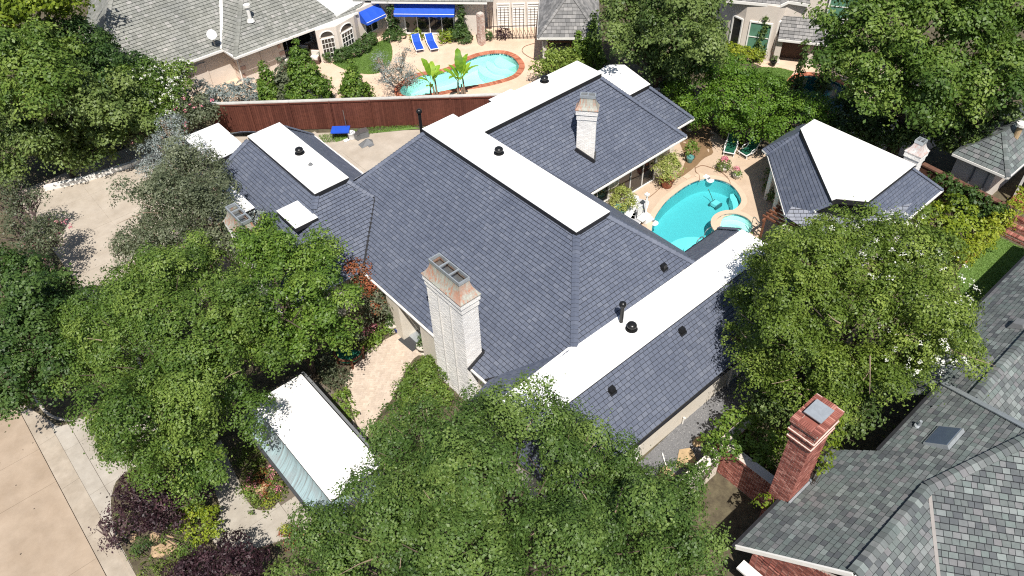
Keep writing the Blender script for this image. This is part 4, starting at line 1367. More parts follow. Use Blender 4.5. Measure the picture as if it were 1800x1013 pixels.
# ------------------------------------------------------------------ the gatehouse with its copper skirt
gate = thing('gatehouse', 'entry canopy with white flat top and weathered copper skirt roof over the drive', 'canopy', (5.9, 20.7, 0))
gate.location = (0, 0, 0)
gz = 3.35
gx0, gx1, gy0, gy1 = 4.72, 7.12, 16.95, 23.25
MB().prism([(gx0, gy0), (gx1, gy0), (gx1, gy1), (gx0, gy1)], gz - .03, gz + .02).build('flat_roof', M['membrane'], gate)
MB().prism([(gx0 + .01, gy0 + .01), (gx1 - .01, gy0 + .01), (gx1 - .01, gy1 - .01), (gx0 + .01, gy1 - .01)], gz - .16, gz - .032).build('deck_edge', M['flash'], gate)


def skirt(ax, ay, bx, by, nx, ny, out=.62, drop=.95, seg=8):
    vs, fs = [], []
    n = max(2, int(math.hypot(bx - ax, by - ay) / .45))
    for i in range(n + 1):
        t = i / n
        x, y = ax + (bx - ax) * t, ay + (by - ay) * t
        ex = (t - .5) * 2
        for k in range(seg + 1):
            s = k / seg
            o = out * (s ** 1.7)
            tx, ty = (bx - ax) / math.hypot(bx - ax, by - ay), (by - ay) / math.hypot(bx - ax, by - ay)
            g = o * (1 if t > .999 else (-1 if t < .001 else 0))
            vs.append((x + nx * o + tx * g, y + ny * o + ty * g, gz - .14 - drop * s))
    for i in range(n):
        for k in range(seg):
            q = i * (seg + 1) + k
            fs.append((q, q + 1, q + seg + 2, q + seg + 1))
    return MB().add(vs, fs)


for q in ((gx0, gy1, gx0, gy0, -1, 0), (gx0, gy0, gx1, gy0, 0, -1), (gx1, gy0, gx1, gy1, 1, 0, .2), (gx1, gy1, gx0, gy1, 0, 1)):
    skirt(*q).build('copper_skirt', M['copper'], gate, True)
zg = gz - 1.13
for k in range(7):
    y = gy1 + .6 - (gy1 - gy0 + 1.2) * k / 7
    MB().beam((gx0 - .68, y, zg), (gx0 - .68, y - (gy1 - gy0 + 1.2) / 7 + .015, zg), .12, .10).build('gutter', M['dark_gutter'], gate)
    MB().beam((gx1 + .27, y, zg + .5), (gx1 + .27, y - (gy1 - gy0 + 1.2) / 7 + .015, zg + .5), .12, .10).build('gutter', M['grey_plastic'], gate)
MB().box(gx0 - .45, gx1 + .4, gy0 - .3, gy0 + .3, 0, zg - .05).build('wall', M['stucco'], gate)
MB().box(gx0 - .45, gx1 + .4, gy1 - .2, gy1 + .3, 0, zg - .05).build('wall', M['stucco'], gate)
MB().box(gx1 - .5, gx1 - .2, gy0 + .3, gy1 - .2, 0, zg - .05).build('wall', M['stucco'], gate)

# ------------------------------------------------------------------ pool house
ph = thing('pool_house', 'small slate roofed pool house with a white wedge shaped deck', 'pool house', (0, 0, 0))
CZ = 4.3
roof2 = Roof(ph, 'slate', .2, .28)
A0, A1, A2 = (37.85, 18.62, CZ), (33.3, 13.72, CZ), (34.35, 12.48, CZ)
B0, B1 = (39.0, 18.64, CZ), (39.09, 12.5, CZ)
e0, e1 = at(1350, 272, 2.75), at(1384, 390, 2.75)
e0b = at(1338, 265, 2.75)
roof2.face([A0, A1, tuple(e1), tuple(e0)])
roof2.face([A1, A2, (36.8, 11.1, 2.75), (33.2, 11.1, 2.75), tuple(at(1375, 398, 2.75)), tuple(e1)])
roof2.face([A2, B1, (40.75, 11.08, 2.75), (36.0, 11.08, 2.75)])
e0b = Vector((e0.x + .25, 20.25, 2.75))
roof2.face([A0, tuple(e0b), (40.75, 20.25, 2.75), B0])
roof2.face([A0, tuple(e0), tuple(e0b)])
roof2.face([B0, B1, (40.75, 11.08, 2.75), (40.75, 20.25, 2.75)])
roof2.finish(240)
deck([(37.75, 18.68), (39.15, 18.7), (39.18, 12.42), (34.45, 12.42), (33.5, 13.66), (33.2, 13.72)], CZ + .22, .34, ph)
for a, b in ((e1, A1), (e0, A0), ((40.75, 11.08, 2.75), B1)): caps(ph, a, b, 'slate', .28, .2, 'hip_tile', .03, .5)
for a, b in ((e0, e1), (e0b, e0), (e1, at(1375, 399, 2.75)), (at(1375, 399, 2.75), (33.2, 11.05, 2.75)), ((33.2, 11.03, 2.75), (40.8, 11.03, 2.75))):
    MB().beam(Vector(a) + Vector((0, 0, -.08)), Vector(b) + Vector((0, 0, -.06)), .1, .09).build('gutter', M['white_trim'], ph)
pw = [(e0.x + .8, e0.y - .1), (e1.x + 1.0, e1.y + .3), (34.0, 11.6), (40.2, 11.6), (40.2, 19.7), (37.6, 19.7)]
MB().prism(pw, -.05, 2.66).build('wall', M['stucco'], ph)
for k in (0.12, .45, .8):
    q = e0.lerp(e1, k)
    MB().box(q.x + .12, q.x + .38, q.y - .32, q.y - .08, 0, 2.66).build('post', M['white_trim'], ph)
chimney(ph, (39.75, 12.78), .72, .72, 0, 4.95, 0, (.42, .42), .8, 2, panels=False, hood='copper_pale')
# ------------------------------------------------------------------ fence between the plots
fence = thing('fence', 'tall red stained board fence with a white capped top behind the dark roofed house', 'fence')
fA, fB = Vector((14.9, 49.45, 0)), Vector((38.4, 29.55, 0))
fd = (fB - fA).normalized()
fn = Vector((-fd.y, fd.x, 0))           # away from the house
if fn.x < 0: fn = -fn
FH = 2.15
L_ = (fB - fA).length
s = 0.0
up = Vector((0, 0, 1))
while s < L_ - .1:
    w = min(2.75, L_ - s)
    p = MB().obox(fA + fd * (s + w / 2) + fn * .05 + up * FH / 2, fd * (w / 2 - .03), fn * .02, up * (FH / 2 - .02)).build('fence_panel', M['fence_wood'], fence)
    b = MB()
    k = int(w / .14)
    for i in range(k):
        q = fA + fd * (s + w * (i + .5) / k)
        b.obox(q + up * (FH / 2 + random.uniform(-.01, .01)) - fn * random.uniform(-.004, .008), fd * (w / k / 2 - .006), fn * .014, up * (FH / 2 - .03))
    b.build('fence_boards', M['fence_wood'], p)['kind'] = 'stuff'
    MB().obox(fA + fd * s - fn * .06 + up * (FH / 2), fd * .055, fn * .05, up * (FH / 2 + .04)).build('fence_post', M['fence_wood'], fence)
    MB().obox(fA + fd * (s + w / 2) + fn * .1 + up * (FH + .06), fd * (w / 2 - .004), fn * .13, up * .045).build('fence_cap', M['cap_board'], fence)
    MB().obox(fA + fd * (s + w / 2) - fn * .02 + up * (FH - .02), fd * (w / 2 - .06), fn * .05, up * .05).build('fence_rail', M['fence_wood'], fence)
    s += w
# low white kerb wall along the shaded drive
lw = thing('garden_wall', 'low whitewashed wall along the far edge of the shaded back drive', 'wall')
q = [at(80, 334), at(150, 318), at(232, 292), at(272, 274), at(306, 262)]
for a, b in zip(q[:-1], q[1:]): MB().beam(a + up * .12, b + up * .12, .3, .34).build('wall_run', M['white_trim'], lw)

# ------------------------------------------------------------------ neighbour house, upper left
nh = thing('house', 'pale neighbour house with weathered grey shingle roof and blue awnings, upper left', 'house')
r3 = Roof(nh, 'slate_grey', .27, .32, .03, piece='shingle', gap=.026, side=.008)
NP = .68
S1 = lambda p: 2.8 + NP * (p[1] - 54.9)
S2 = lambda p: 2.8 + NP * (p[1] - 53.15)
ext = lambda a, b, k: a + (b - a) * k
A_ = Vector((9.3, 54.9, 2.8))
h1, h2 = on(183, 92, S1), on(195, 0, S1)
H2 = ext(A_, h2, 1.25)
V0 = Vector((18.85, 54.9, 2.8))
V1 = on(389, 0, S1)
V2 = ext(V0, V1, 1.25)
r3.face([A_, V0, V2, H2])
r3.face([A_, H2, at(168, -20, 2.8), at(140, 65, 2.8)])
K0 = Vector((19.0, 53.15, 2.8))
K1 = on(424, 0, S2)
K2 = ext(K0, K1, 1.2)
r3.face([K0, V0, V2, K2])
r3.face([K0, Vector((29.4, 53.15, 2.8)), on(640, 3, S2), on(590, 26, S2), on(540, -12, S2), K2])
r3.finish(300)
for a, b in ((A_, H2), (K0, K2)): caps(nh, a, b, 'slate_grey', .34, .3, 'hip_tile', .03, .5)
MB().beam(V0 + up * .08, V2 + up * .08, .22, .04).build('valley_flashing', M['white_trim'], nh)
w0 = on(590, 26, S2).z + .05
MB().prism([at(a, b, w0).xy for a, b in ((590, 27), (640, 4), (660, -30), (520, -40), (556, 0))], w0 - .4, w0).build('flat_roof', M['membrane'], nh)
for a, b in (((9.2, 54.83, 2.76), (18.9, 54.83, 2.76)), ((18.9, 54.83, 2.76), (18.95, 53.05, 2.76)), ((18.95, 53.05, 2.76), (29.5, 53.05, 2.76))):
    MB().beam(a, b, .13, .15).build('gutter', M['white_trim'], nh)
MB().box(10, 19.5, 55.5, 62, -.1, 2.7).build('wall', M['white_stucco'], nh)
MB().box(19.5, 23.2, 54.05, 62, -.1, 2.69).build('wall', M['white_stucco'], nh)
MB().box(23.2, 27.6, 56.6, 62, -.1, 2.68).build('wall', M['white_stucco'], nh)
MB().box(27.1, 27.6, 54.3, 56.6, -.1, 2.68).build('wall', M['white_stucco'], nh)
opening(nh, (23.5, 56.6, 0), (1, 0, 0), (0, -1, 0), 3.3, 2.3, .08, 'white_trim', 'glass', 3, 1, 'glass_door', .12)
for x, z in ((16.5, 2.0), (21.3, 2.05)):
    y = 55.5 if x < 19 else 54.05
    opening(nh, (x, y, 0), (1, 0, 0), (0, -1, 0), 1.0, z, .03, 'white_stucco', 'white_stucco', 1, 1, 'door', .1, .035)
MB().box(14.5, 14.9, 55.3, 55.49, .7, 1.5).box(14.95, 15.2, 55.35, 55.49, .9, 1.3).build('meter_box', M['white_stucco'], nh)
qn = MB()
brick_wall(qn, (22.75, 54.05, 0), (1, 0, 0), (0, 0, 1), .45, 2.6, .45, .3, .3, .03, (0, -1, 0))
brick_wall(qn, (19.5, 54.05, 0), (1, 0, 0), (0, 0, 1), .4, 2.6, .4, .3, .3, .03, (0, -1, 0))
brick_wall(qn, (19.5, 55.2, 0), (0, -1, 0), (0, 0, 1), .4, 2.6, .4, .3, .3, .03, (-1, 0, 0))
qn.build('quoin', M['pink_brick'], nh)['kind'] = 'stuff'
MB().tube([(19.3, 53.1, 2.7), (19.35, 53.9, 2.4), (19.35, 53.95, 0.05)], .05, 8).build('downpipe', M['white_trim'], nh)
bay = [at(566, 112), at(601, 104), at(631, 86), at(640, 74)]
bz = 2.95
MB().prism([p.xy for p in bay] + [(31, 58), (27.8, 58)], -.1, bz - .22).build('bay_wall', M['white_stucco'], nh)
for a, b in zip(bay[:2], bay[1:3]):
    d = (b - a)
    L = d.length
    ax = d / L
    n = Vector((ax.y, -ax.x, 0))
    if n.dot(Vector((0, 0, 0)) - a) < 0: n = -n
    o = opening(nh, a + ax * L * .18, ax, n, L * .62, 1.6, .35, 'white_trim', 'glass', 4, 4, 'window', .055)
    ar = MB()
    pts = [a + ax * (L * .49 + L * .33 * math.cos(t)) + up * (2.12 + .42 * math.sin(t)) + n * .03 for t in [PI * k / 12 for k in range(13)]]
    ar.poly(pts).build('arched_pane', M['glass'], nh)
    MB().tube([p_ + n * .02 for p_ in pts], .05, 6).build('arch_trim', M['white_trim'], nh)
# blue awning wing
f0, f1, f2 = at(636, 80), at(676, 60), at(850, 62)
back_n = (f2 - f1).normalized()
bn = Vector((-back_n.y, back_n.x, 0))
if bn.x < 0: bn = -bn
WH = 2.95
MB().prism([f0.xy, f1.xy, f2.xy, (f2 + bn * 6).xy, (f1 + bn * 6).xy, (f0 + bn * 6).xy], -.1, WH).build('wall', M['white_stucco'], nh)
MB().beam(f1 - bn * .35 + up * (WH + .08) - back_n * .5, f2 - bn * .35 + up * (WH + .08) + back_n * .5, .8, .16).build('fascia', M['white_trim'], nh)
rw = Roof(nh, 'slate_grey', .27, .32, .03, piece='shingle', gap=.026, side=.008)
rw.face([f1 - bn * .75 + up * (WH + .2) - back_n * 2, f2 - bn * .75 + up * (WH + .2) + back_n, f2 + bn * 5 + up * (WH + 4.2) + back_n, f1 + bn * 5 + up * (WH + 4.2) - back_n * 2])
rw.finish(0)


def fac(px, z=0.0):
    """a point on the facade line under a photo column"""
    best = min((abs(pix(f1.lerp(f2, k / 400) + up * z)[0] - px), k) for k in range(401))[1]
    return f1.lerp(f2, best / 400)


a, b = fac(715), fac(800)
opening(nh, a, back_n, -bn, (b - a).length, 1.75, .12, 'white_trim', 'glass', 4, 1, 'glass_door', .12)


def awning(a, b, zt, zb, out, parent, n):
    a, b = Vector(a), Vector(b)
    k = max(3, int((b - a).length / .55))
    top = MB()
    for i in range(k):
        rows = []
        for j in range(5):
            u = (i + j / 4) / k
            q = a.lerp(b, u)
            sag = .035 * math.sin(PI * j / 4)
            r_ = [q + up * (zt + (zb - zt) * t - sag * math.sin(PI * t)) + n * out * t for t in (0, .33, .66, 1)]
            r_.append(r_[-1] - up * (.16 + .04 * math.sin(PI * j / 4)) + n * .02)
            rows.append(r_)
        for j in range(4):
            for t in range(4): top.add([rows[j][t], rows[j + 1][t], rows[j + 1][t + 1], rows[j][t + 1]], [(0, 1, 2, 3)])
    for e in (a, b): top.add([e + up * zt, e + up * zb + n * out, e + up * (zb - .16) + n * out, e + up * (zb - .16)], [(0, 1, 2, 3)])
    o = top.build('awning', M['blue_cloth'], parent)
    MB().tube([a + up * (zb + .02) + n * (out - .02), b + up * (zb + .02) + n * (out - .02)], .025, 6).build('awning_bar', M['white_trim'], o)
    return o


awning(fac(701), fac(804), 2.85, 2.1, .85, nh, -bn)
dl = (f1 - f0).normalized()
nl = Vector((dl.y, -dl.x, 0))
if nl.dot(-f0) < 0: nl = -nl
awning(f0.lerp(f1, .10), f0.lerp(f1, .92), 2.7, 2.0, .8, nh, nl)
opening(nh, f0.lerp(f1, .25), dl, nl, (f1 - f0).length * .5, 1.1, .75, 'white_trim', 'glass', 2, 1)
# roof pieces
p = on(441, 38, S2)
o = MB().tube([p - up * .2, p + up * 1.1], .14, 10).lathe([(.3, 0), (.2, .2)], p, 10).build('vent_pipe', M['white_trim'], nh)
MB().lathe([(.15, 0), (.26, .03), (.26, .2), (.1, .28)], p + up * 1.1, 12).build('pipe_cowl', M['white_trim'], o)
p = V0 + Vector((-.3, .35, .3))
o = MB().tube([p, p + Vector((-.1, -.2, .9))], .05, 8).build('dish_mast', M['steel'], nh)
dm = MB().lathe([(.05, .0), (.25, .04), (.34, .1), (.35, .11)], (0, 0, 0), 18).build('satellite_dish', M['white_plastic'], nh, True)
dm.location = p + Vector((-.1, -.3, 1.0))
dm.rotation_euler = (math.radians(65), 0, math.radians(-20))

pil = thing('pillar', 'tall pale pink brick gate pillar standing beside the iron gate', 'pillar', at(847, 78))
br = MB()
brick_box(br, -.22, .22, -.22, .22, 0, 2.6, bl=.21, bh=.1, g=.015, proud=.02)
MB().box(-.21, .21, -.21, .21, 0, 2.62).build('core', M['mortar'], pil)
br.build('brickwork', M['pink_brick'], pil)['kind'] = 'stuff'
ga = thing('gate', 'rust dark iron bar gate standing open to view between pillar and small grey roof', 'gate', at(862, 70))
g0, g1 = at(862, 70), at(940, 68)
gd = (g1 - g0)
mb = MB()
for k in range(13):
    q = gd * (k / 12)
    MB().tube([q, q + up * random.uniform(2.5, 2.7)], .028, 6).build('bar', M['iron'], ga)
for z in (.15, 1.1): MB().beam(up * z, gd + up * z, .05, .05).build('rail', M['iron'], ga)
wp = thing('garden_wall', 'white courtyard wall with shuttered doors seen through the iron gate', 'wall', at(900, 44))
w0_, w1_ = at(858, 48) - at(900, 44), at(955, 46) - at(900, 44)
wd = (w1_ - w0_).normalized()
MB().beam(w0_ + up * 1.3, w1_ + up * 1.3, .25, 2.6).build('wall_run', M['white_stucco'], wp)
wn_ = Vector((wd.y, -wd.x, 0))
if wn_.x > 0: wn_ = -wn_
for k in (.18, .45, .72): opening(wp, w0_.lerp(w1_, k) + wn_ * .13, wd, wn_, 1.0, 2.0, .05, 'white_trim', 'white_trim', 1, 9, 'shutter', .08)

# small garage roof
gr = thing('garage', 'small garage with taupe shingled hip roof beyond the red fence', 'garage')
E0, E1 = at(945, 66, 2.6), at(1056, 66, 2.6)
td = (E1 - E0).normalized()
nd = Vector((-td.y, td.x, 0))
if nd.x < 0: nd = -nd
Lg = (E1 - E0).length
pk = Lg / 2 - .1
r4 = Roof(gr, 'slate_taupe', .28, .34, .03, piece='shingle', gap=.022, side=.007)
ap, aq = E0 + (td + nd) * pk + up * pk * 1.05, E1 + (-td + nd) * pk + up * pk * 1.05
bk = nd * 9
r4.face([E0, E1, aq, ap])
r4.face([E0, ap, ap + nd * 3.5, E0 + bk])
r4.face([E1, E1 + bk, aq + nd * 3.5, aq])
r4.finish(200)
for a, b in ((E0, ap), (E1, aq)): caps(gr, a, b, 'slate_taupe', .3, .28, 'hip_tile', .03, .5)
MB().beam(E0 - up * .08 - td * .05, E1 - up * .08 + td * .05, .12, .16).build('gutter', M['white_trim'], gr)
MB().beam(E0 - up * .08, E0 - up * .08 + bk, .12, .16).build('gutter', M['white_trim'], gr)
o0, o1 = E0 + td * .4 + nd * .5, E1 - td * .3 + nd * .5
MB().prism([(o0).xy, (o1).xy, (o1 + nd * 8).xy, (o0 + nd * 8).xy], -.1, 2.55).build('wall', M['white_stucco'], gr)
opening(gr, (o0 + td * .4).xy.to_3d(), td, -nd, 1.7, 2.0, .05, 'brown_wood', 'glass', 1, 1, 'garage_door', .12)
MB().tube([E0 + nd * .1 - up * .15, o0 - nd * .07 + up * -.5, Vector((o0.x, o0.y, .1)) - nd * .07], .05, 8).build('downpipe', M['white_trim'], gr)

# house upper right
uh = thing('house', 'grey brick two storey house with a columned porch, half hidden by trees, upper right', 'house')
bs = [at(1272, 88), at(1297, 101), at(1349, 109), at(1376, 88)]
top = 4.35
MB().prism([q.xy for q in bs] + [(60, 38), (54, 42)], -.1, top).build('wall', M['white_stucco'], uh)
for (a, b), (k0, k1, z0, hh) in zip(((bs[0], bs[1]), (bs[1], bs[2]), (bs[2], bs[3])), ((.3, .9, .7, 2.3), (.2, .9, .7, 2.3), (.2, .8, .7, 2.3))):
    d = (b - a)
    L = d.length
    ax = d / L
    n = Vector((ax.y, -ax.x, 0))
    if n.dot(-a) < 0: n = -n
    opening(uh, a + ax * L * k0, ax, n, L * (k1 - k0), hh, z0, 'white_trim', 'green_glass' if k1 == .9 and k0 == .2 else 'glass', 1, 2 if k0 == .2 and k1 == .9 else 1, 'window', .1)
er = [at(1276, 2, top), at(1371, 11, top), at(1386, 4, top), at(1424, 10, top)]
r5 = Roof(uh, 'slate_taupe', .28, .34, .03, piece='shingle', gap=.022, side=.007)
for a, b in zip(er[:-1], er[1:]): MB().beam(a, b, .14, .2).build('fascia', M['white_trim'], uh)
r5.face([er[0] + up * .12, er[1] + up * .12, er[1] + Vector((4, 4, 2.6)), er[0] + Vector((4, 4, 2.6))])
r5.face([er[1] + up * .12, er[2] + up * .12, er[2] + Vector((4, 4, 2.6)), er[1] + Vector((4, 4, 2.6))])
r5.face([er[2] + up * .12, er[3] + up * .12, er[3] + Vector((4, 4, 2.6)), er[2] + Vector((4, 4, 2.6))])
q0, q1 = at(1368, 69, 2.15), at(1480, 81, 2.15)
t0, t1 = at(1374, 27, 3.3), at(1486, 36, 3.3)
r5.face([q0, q1, t1, t0])
r5.finish(220)
MB().beam(q0 - up * .06, q1 - up * .06, .14, .16).build('gutter', M['white_trim'], uh)
pd_ = (q1 - q0).normalized()
pn_ = Vector((-pd_.y, pd_.x, 0))
if pn_.x < 0: pn_ = -pn_
MB().prism([(t0 + pn_ * .05).xy, (t1 + pn_ * .05).xy, (t1 + pn_ * 5).xy, (t0 + pn_ * 5).xy], -.1, 6.2).build('wall', M['white_stucco'], uh)
opening(uh, (t0 + pd_ * 3.1 + pn_ * .05).xy.to_3d(), pd_, -pn_, 2.0, 1.7, 3.5, 'white_trim', 'green_glass', 1, 2, 'window', .1)
for a in ((1362, 111), (1419, 115), (1476, 119)):
    q = at(*a)
    MB().obox(q + up * 1.03, pd_ * .22, pn_ * .22, up * 1.03).obox(q + up * .1, pd_ * .3, pn_ * .3, up * .1).build('column', M['white_stucco'], uh)
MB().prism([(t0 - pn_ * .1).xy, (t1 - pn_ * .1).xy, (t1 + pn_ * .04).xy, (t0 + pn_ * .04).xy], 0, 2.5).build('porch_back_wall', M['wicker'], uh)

# small grey roofed building on the right
sb = thing('garage', 'small building with grey hip roof and pale block wall at the right edge', 'garage')
kc, kw, ks, ap = Vector((44.6, 9.15, 2.7)), Vector((44.6, 12.4, 2.7)), Vector((52, 9.15, 2.7)), Vector((46.4, 10.8, 4.1))
r6 = Roof(sb, 'slate_green', .27, .34, .03, piece='shingle')
r6.face([kw, kc, ap])
r6.face([kc, ks, Vector((52, 10.8, 4.1)), ap])
r6.face([kw, ap, Vector((52, 10.8, 4.1)), Vector((52, 12.4, 2.7))])
r6.finish(150)
caps(sb, kc, ap, 'slate_green', .28, .24, 'hip_tile', .03, .5)
for a, b in ((kw, kc), (kc, ks)): MB().beam(a - up * .07, b - up * .07, .12, .14).build('gutter', M['white_trim'], sb)
MB().box(45.1, 52, 9.9, 12.2, -.1, 2.6).build('wall', M['white_stucco'], sb)
MB().box(45.0, 45.09, 11.0, 11.08, 0, 2.6).box(45.02, 45.09, 10.2, 10.26, 0, 2.6).build('wall_joint', M['grey_plastic'], sb)
p = Vector((47.2, 10.3, 3.5))
o = MB().tube([p - up * .2, p + up * .9], .16, 10).build('vent_pipe', M['stone'], sb)
MB().lathe([(.17, 0), (.3, .03), (.3, .2), (.1, .26)], p + up * .9, 12).build('pipe_cowl', M['white_trim'], o)
MB().box(46.5, 52, 6.9, 8.9, 2.3, 2.45).build('porch_roof', M['zinc'], sb)
for a in ((46.6, 7.0), (46.6, 8.8)): MB().box(a[0], a[0] + .12, a[1] - .06, a[1] + .06, 0, 2.3).build('post', M['white_trim'], sb)

# ------------------------------------------------------------------ house in the lower right corner
bh = thing('house', 'red brick house with grey green shingle roof filling the lower right corner', 'house')
r7 = Roof(bh, 'slate_green', .23, .27, .03, piece='shingle', gap=.028, side=.009)
BS = .6
nz = lambda y: 3 + BS * (5.55 - y)
NF = lambda p: nz(p[1])
h0 = on(1632, 857, NF)
g0 = on(1502, 1008, NF)
yr = (h0.y + g0.y) / 2
h0, g0 = Vector((h0.x, yr, nz(yr))), Vector((g0.x, yr, nz(yr)))
SFn = lambda p: h0.z - BS * (yr - p[1])
h1_ = ext(h0, on(1800, 775, NF), 2.2)
hipb = on(1798, 750, NF)
hipa = on(1662, 676, NF)
hipt = ext(hipa, hipb, 1.5)
xr = 14.9
r1, r2 = on(1462, 791, NF), on(1540, 792, NF)
ye = (r2.y + hipa.y) / 2
hipa = Vector((hipa.x, ye, nz(ye)))
da, db = hipt - hipa, h1_ - h0
k_ = ((h0.x - hipa.x) * db.y - (h0.y - hipa.y) * db.x) / (da.x * db.y - da.y * db.x)
apex = hipa + da * k_                     # where the two hips meet
hipt = h1_ = Vector((apex.x, apex.y, nz(apex.y)))
r7.face([(xr, 5.55, 3.0), (r1.x, 5.55, 3.0), (r2.x, ye, nz(ye)), hipa, apex, h0, g0])
s1 = on(1649, 1016, SFn)
s2 = ext(h0, s1, 2.0)
r7.face([g0, h0, s2, (xr, s2.y, SFn(s2))])
r7.face([h0, h1_, h1_ + (s2 - h0) * 1.6, h0 + (s2 - h0) * 1.6])
hs_k = (hipb.z - hipa.z) / (hipa.x - hipb.x)
ek = lambda x: hipa.z - hs_k * (x - hipa.x)
r7.face([hipa, (hipa.x + 1.4, ye, ek(hipa.x + 1.4)), (hipa.x + 1.4, -2, ek(hipa.x + 1.4)), (hipt.x, -2, ek(hipt.x)), hipt])
QR = 4.45
qz = lambda y: QR - .7 * abs(y - 2.85)
r7.face([(26.1, 2.85, QR), (42, 2.85, QR), (42, 5.5, qz(5.5)), (25.9, 5.5, qz(5.5))])
r7.face([(26.1, 2.85, QR), (42, 2.85, QR), (42, .3, qz(.3)), (27.9, .3, qz(.3))])
r7.finish(300)
for a, b in ((g0, h0), (h0, h1_), ((26.0, 2.85, QR), (42, 2.85, QR))): caps(bh, a, b, 'slate_green', .46, .24, 'ridge_tile', .045, .42)
MB().beam(h0 + up * .045, s2 + up * .045, .12, .05).build('valley_flashing', M['warm_metal'], bh)
MB().beam(hipa + up * .06, hipt + up * .06, .26, .05).build('hip_flashing', M['zinc'], bh)
for a, b in (((14.75, 5.62, 2.95), (17.6, 5.62, 2.95)), ((19.05, 5.62, 2.95), (21.2, 5.62, 2.95)), ((r2.x, ye + .07, nz(ye) - .05), (hipa.x, ye + .07, nz(ye) - .05)), ((26, 5.57, qz(5.5) - .05), (42, 5.57, qz(5.5) - .05))):
    MB().beam(a, b, .14, .14).build('gutter', M['flash'], bh)
for a, b in (((xr - .04, 5.6, 2.9), (g0.x - .04, yr, g0.z - .09)), ((g0.x - .04, yr, g0.z - .09), (xr - .04, -2, SFn((0, -2)) - .09))): MB().beam(a, b, .07, .2).build('bargeboard', M['white_trim'], bh)
MB().box(15.5, 41, -9, 4.0, -.2, 2.9).build('wall', M['mortar'], bh)
MB().box(15.5, 20.8, 3.9, 5.1, -.2, 2.88).build('wall', M['mortar'], bh)
gb = MB()
gw = MB()
gw.add([(15.48, 5.1, -.2), (15.48, -1.6, -.2), (15.48, -1.6, SFn((0, -1.6)) - .15), (15.48, yr, g0.z - .15), (15.48, 5.1, nz(5.1) - .15)], [(0, 1, 2, 3, 4)]).build('gable_wall', M['mortar'], bh)
z = 0.0
row = 0
while z < g0.z - .3:
    lim = min(5.1, 5.55 - (z + .3 - 3) / BS)
    lo_ = max(-1.6, yr - (g0.z - z - .3) / BS)
    if lim - lo_ > .3: brick_wall(gb, (15.47, lim, z), (0, -1, 0), (0, 0, 1), lim - lo_, .079, nrm=(-1, 0, 0), proud=.01 if row % 34 not in (30, 32) else .05)
    z += .079
    row += 1
brick_wall(gb, (15.5, 5.11, 0), (1, 0, 0), (0, 0, 1), 5.3, 2.9, nrm=(0, 1, 0), proud=.01)
gb.build('brickwork', M['red_brick'], bh)['kind'] = 'stuff'
MB().prism([(14.95, 5.3), (14.95, -4), (15.4, -4), (15.4, 5.3)], 1.5, 1.6).build('porch_slab', M['white_trim'], bh)
# skylight and vents
ps = on(1660, 772, NF)
sn = Vector((0, .8, 1)).normalized()
sd = Vector((0, 1, -.8)).normalized()
sx = Vector((1, 0, 0))
o = MB().obox(ps + sn * .07, sx * .60, sd * .48, sn * .09).build('skylight', M['zinc'], bh)
MB().obox(ps + sn * .165, sx * .54, sd * .42, sn * .012).build('pane', M['sky_glass'], o)
p = on(1614, 750, NF)
MB().lathe([(.18, -.05), (.16, .06), (.06, .08), (.06, .35)], p, 12).build('vent_pipe', M['zinc'], bh)
QN = lambda p: qz(p[1])
for a in ((1728, 637), (1790, 573)):
    p = on(a[0], a[1], QN)
    MB().add([p + Vector(v) for v in ((-.3, -.25, .2), (.3, -.25, .2), (.3, .3, -.15), (-.3, .3, -.15), (-.25, -.15, .34), (.25, -.15, .34), (.22, .22, .18), (-.22, .22, .18))],
             [(0, 1, 5, 4), (1, 2, 6, 5), (2, 3, 7, 6), (3, 0, 4, 7), (4, 5, 6, 7)]).build('roof_vent', M['grey_plastic'], bh)
# red brick chimney
rc = MB().box(17.66, 18.98, 5.31, 6.12, -.1, 7.62).build('chimney', M['mortar'], bh)
b = MB()
brick_box(b, 17.66, 18.98, 5.31, 6.12, 0, 6.55, proud=.012)
for z0, z1, e in ((6.56, 6.63, .05), (6.64, 6.71, .09), (6.72, 6.95, .04), (6.96, 7.03, .08), (7.04, 7.11, .12), (7.12, 7.42, .07), (7.43, 7.5, .11), (7.51, 7.66, .14)):
    MB().box(17.66 - e, 18.98 + e, 5.31 - e, 6.12 + e, z0 - .01, z1 - .004).build('corbel', M['mortar'], rc)
    brick_box(b, 17.66 - e, 18.98 + e, 5.31 - e, 6.12 + e, z0, z1, proud=.012, bl=.105 if (z1 - z0) < .1 else .215)
e = .14
for y0, y1 in ((5.31 - e, 5.31 + .12), (6.12 - .12, 6.12 + e)):
    x = 17.66 - e
    while x < 18.98 + e - .05:
        b.box(x, x + .062, y0, y1, 7.655, 7.69 + random.uniform(0, .006))
        x += .074
for x0, x1 in ((17.66 - e, 17.66 + .12), (18.98 - .12, 18.98 + e)):
    y = 5.44
    while y < 5.99:
        b.box(x0, x1, y, y + .062, 7.655, 7.69 + random.uniform(0, .006))
        y += .074
b.build('brickwork', M['red_brick'], rc)['kind'] = 'stuff'
MB().box(17.8, 18.84, 5.45, 5.98, 7.6, 7.675).build('crown', M['red_brick'], rc)
MB().box(17.92, 18.72, 5.37, 6.06, 7.84, 7.88).build('chimney_cap', M['zinc'], rc)
MB().box(17.98, 18.66, 5.44, 5.99, 7.68, 7.84).build('flue', M['flash'], rc)
MB().beam((17.6, 5.24, nz(5.24) + .02), (19.05, 5.24, nz(5.24) + .02), .08, .2).beam((19.06, 5.24, nz(5.24) + .02), (19.06, 5.6, nz(5.6)), .1, .16).build('chimney_flashing', M['zinc'], bh)

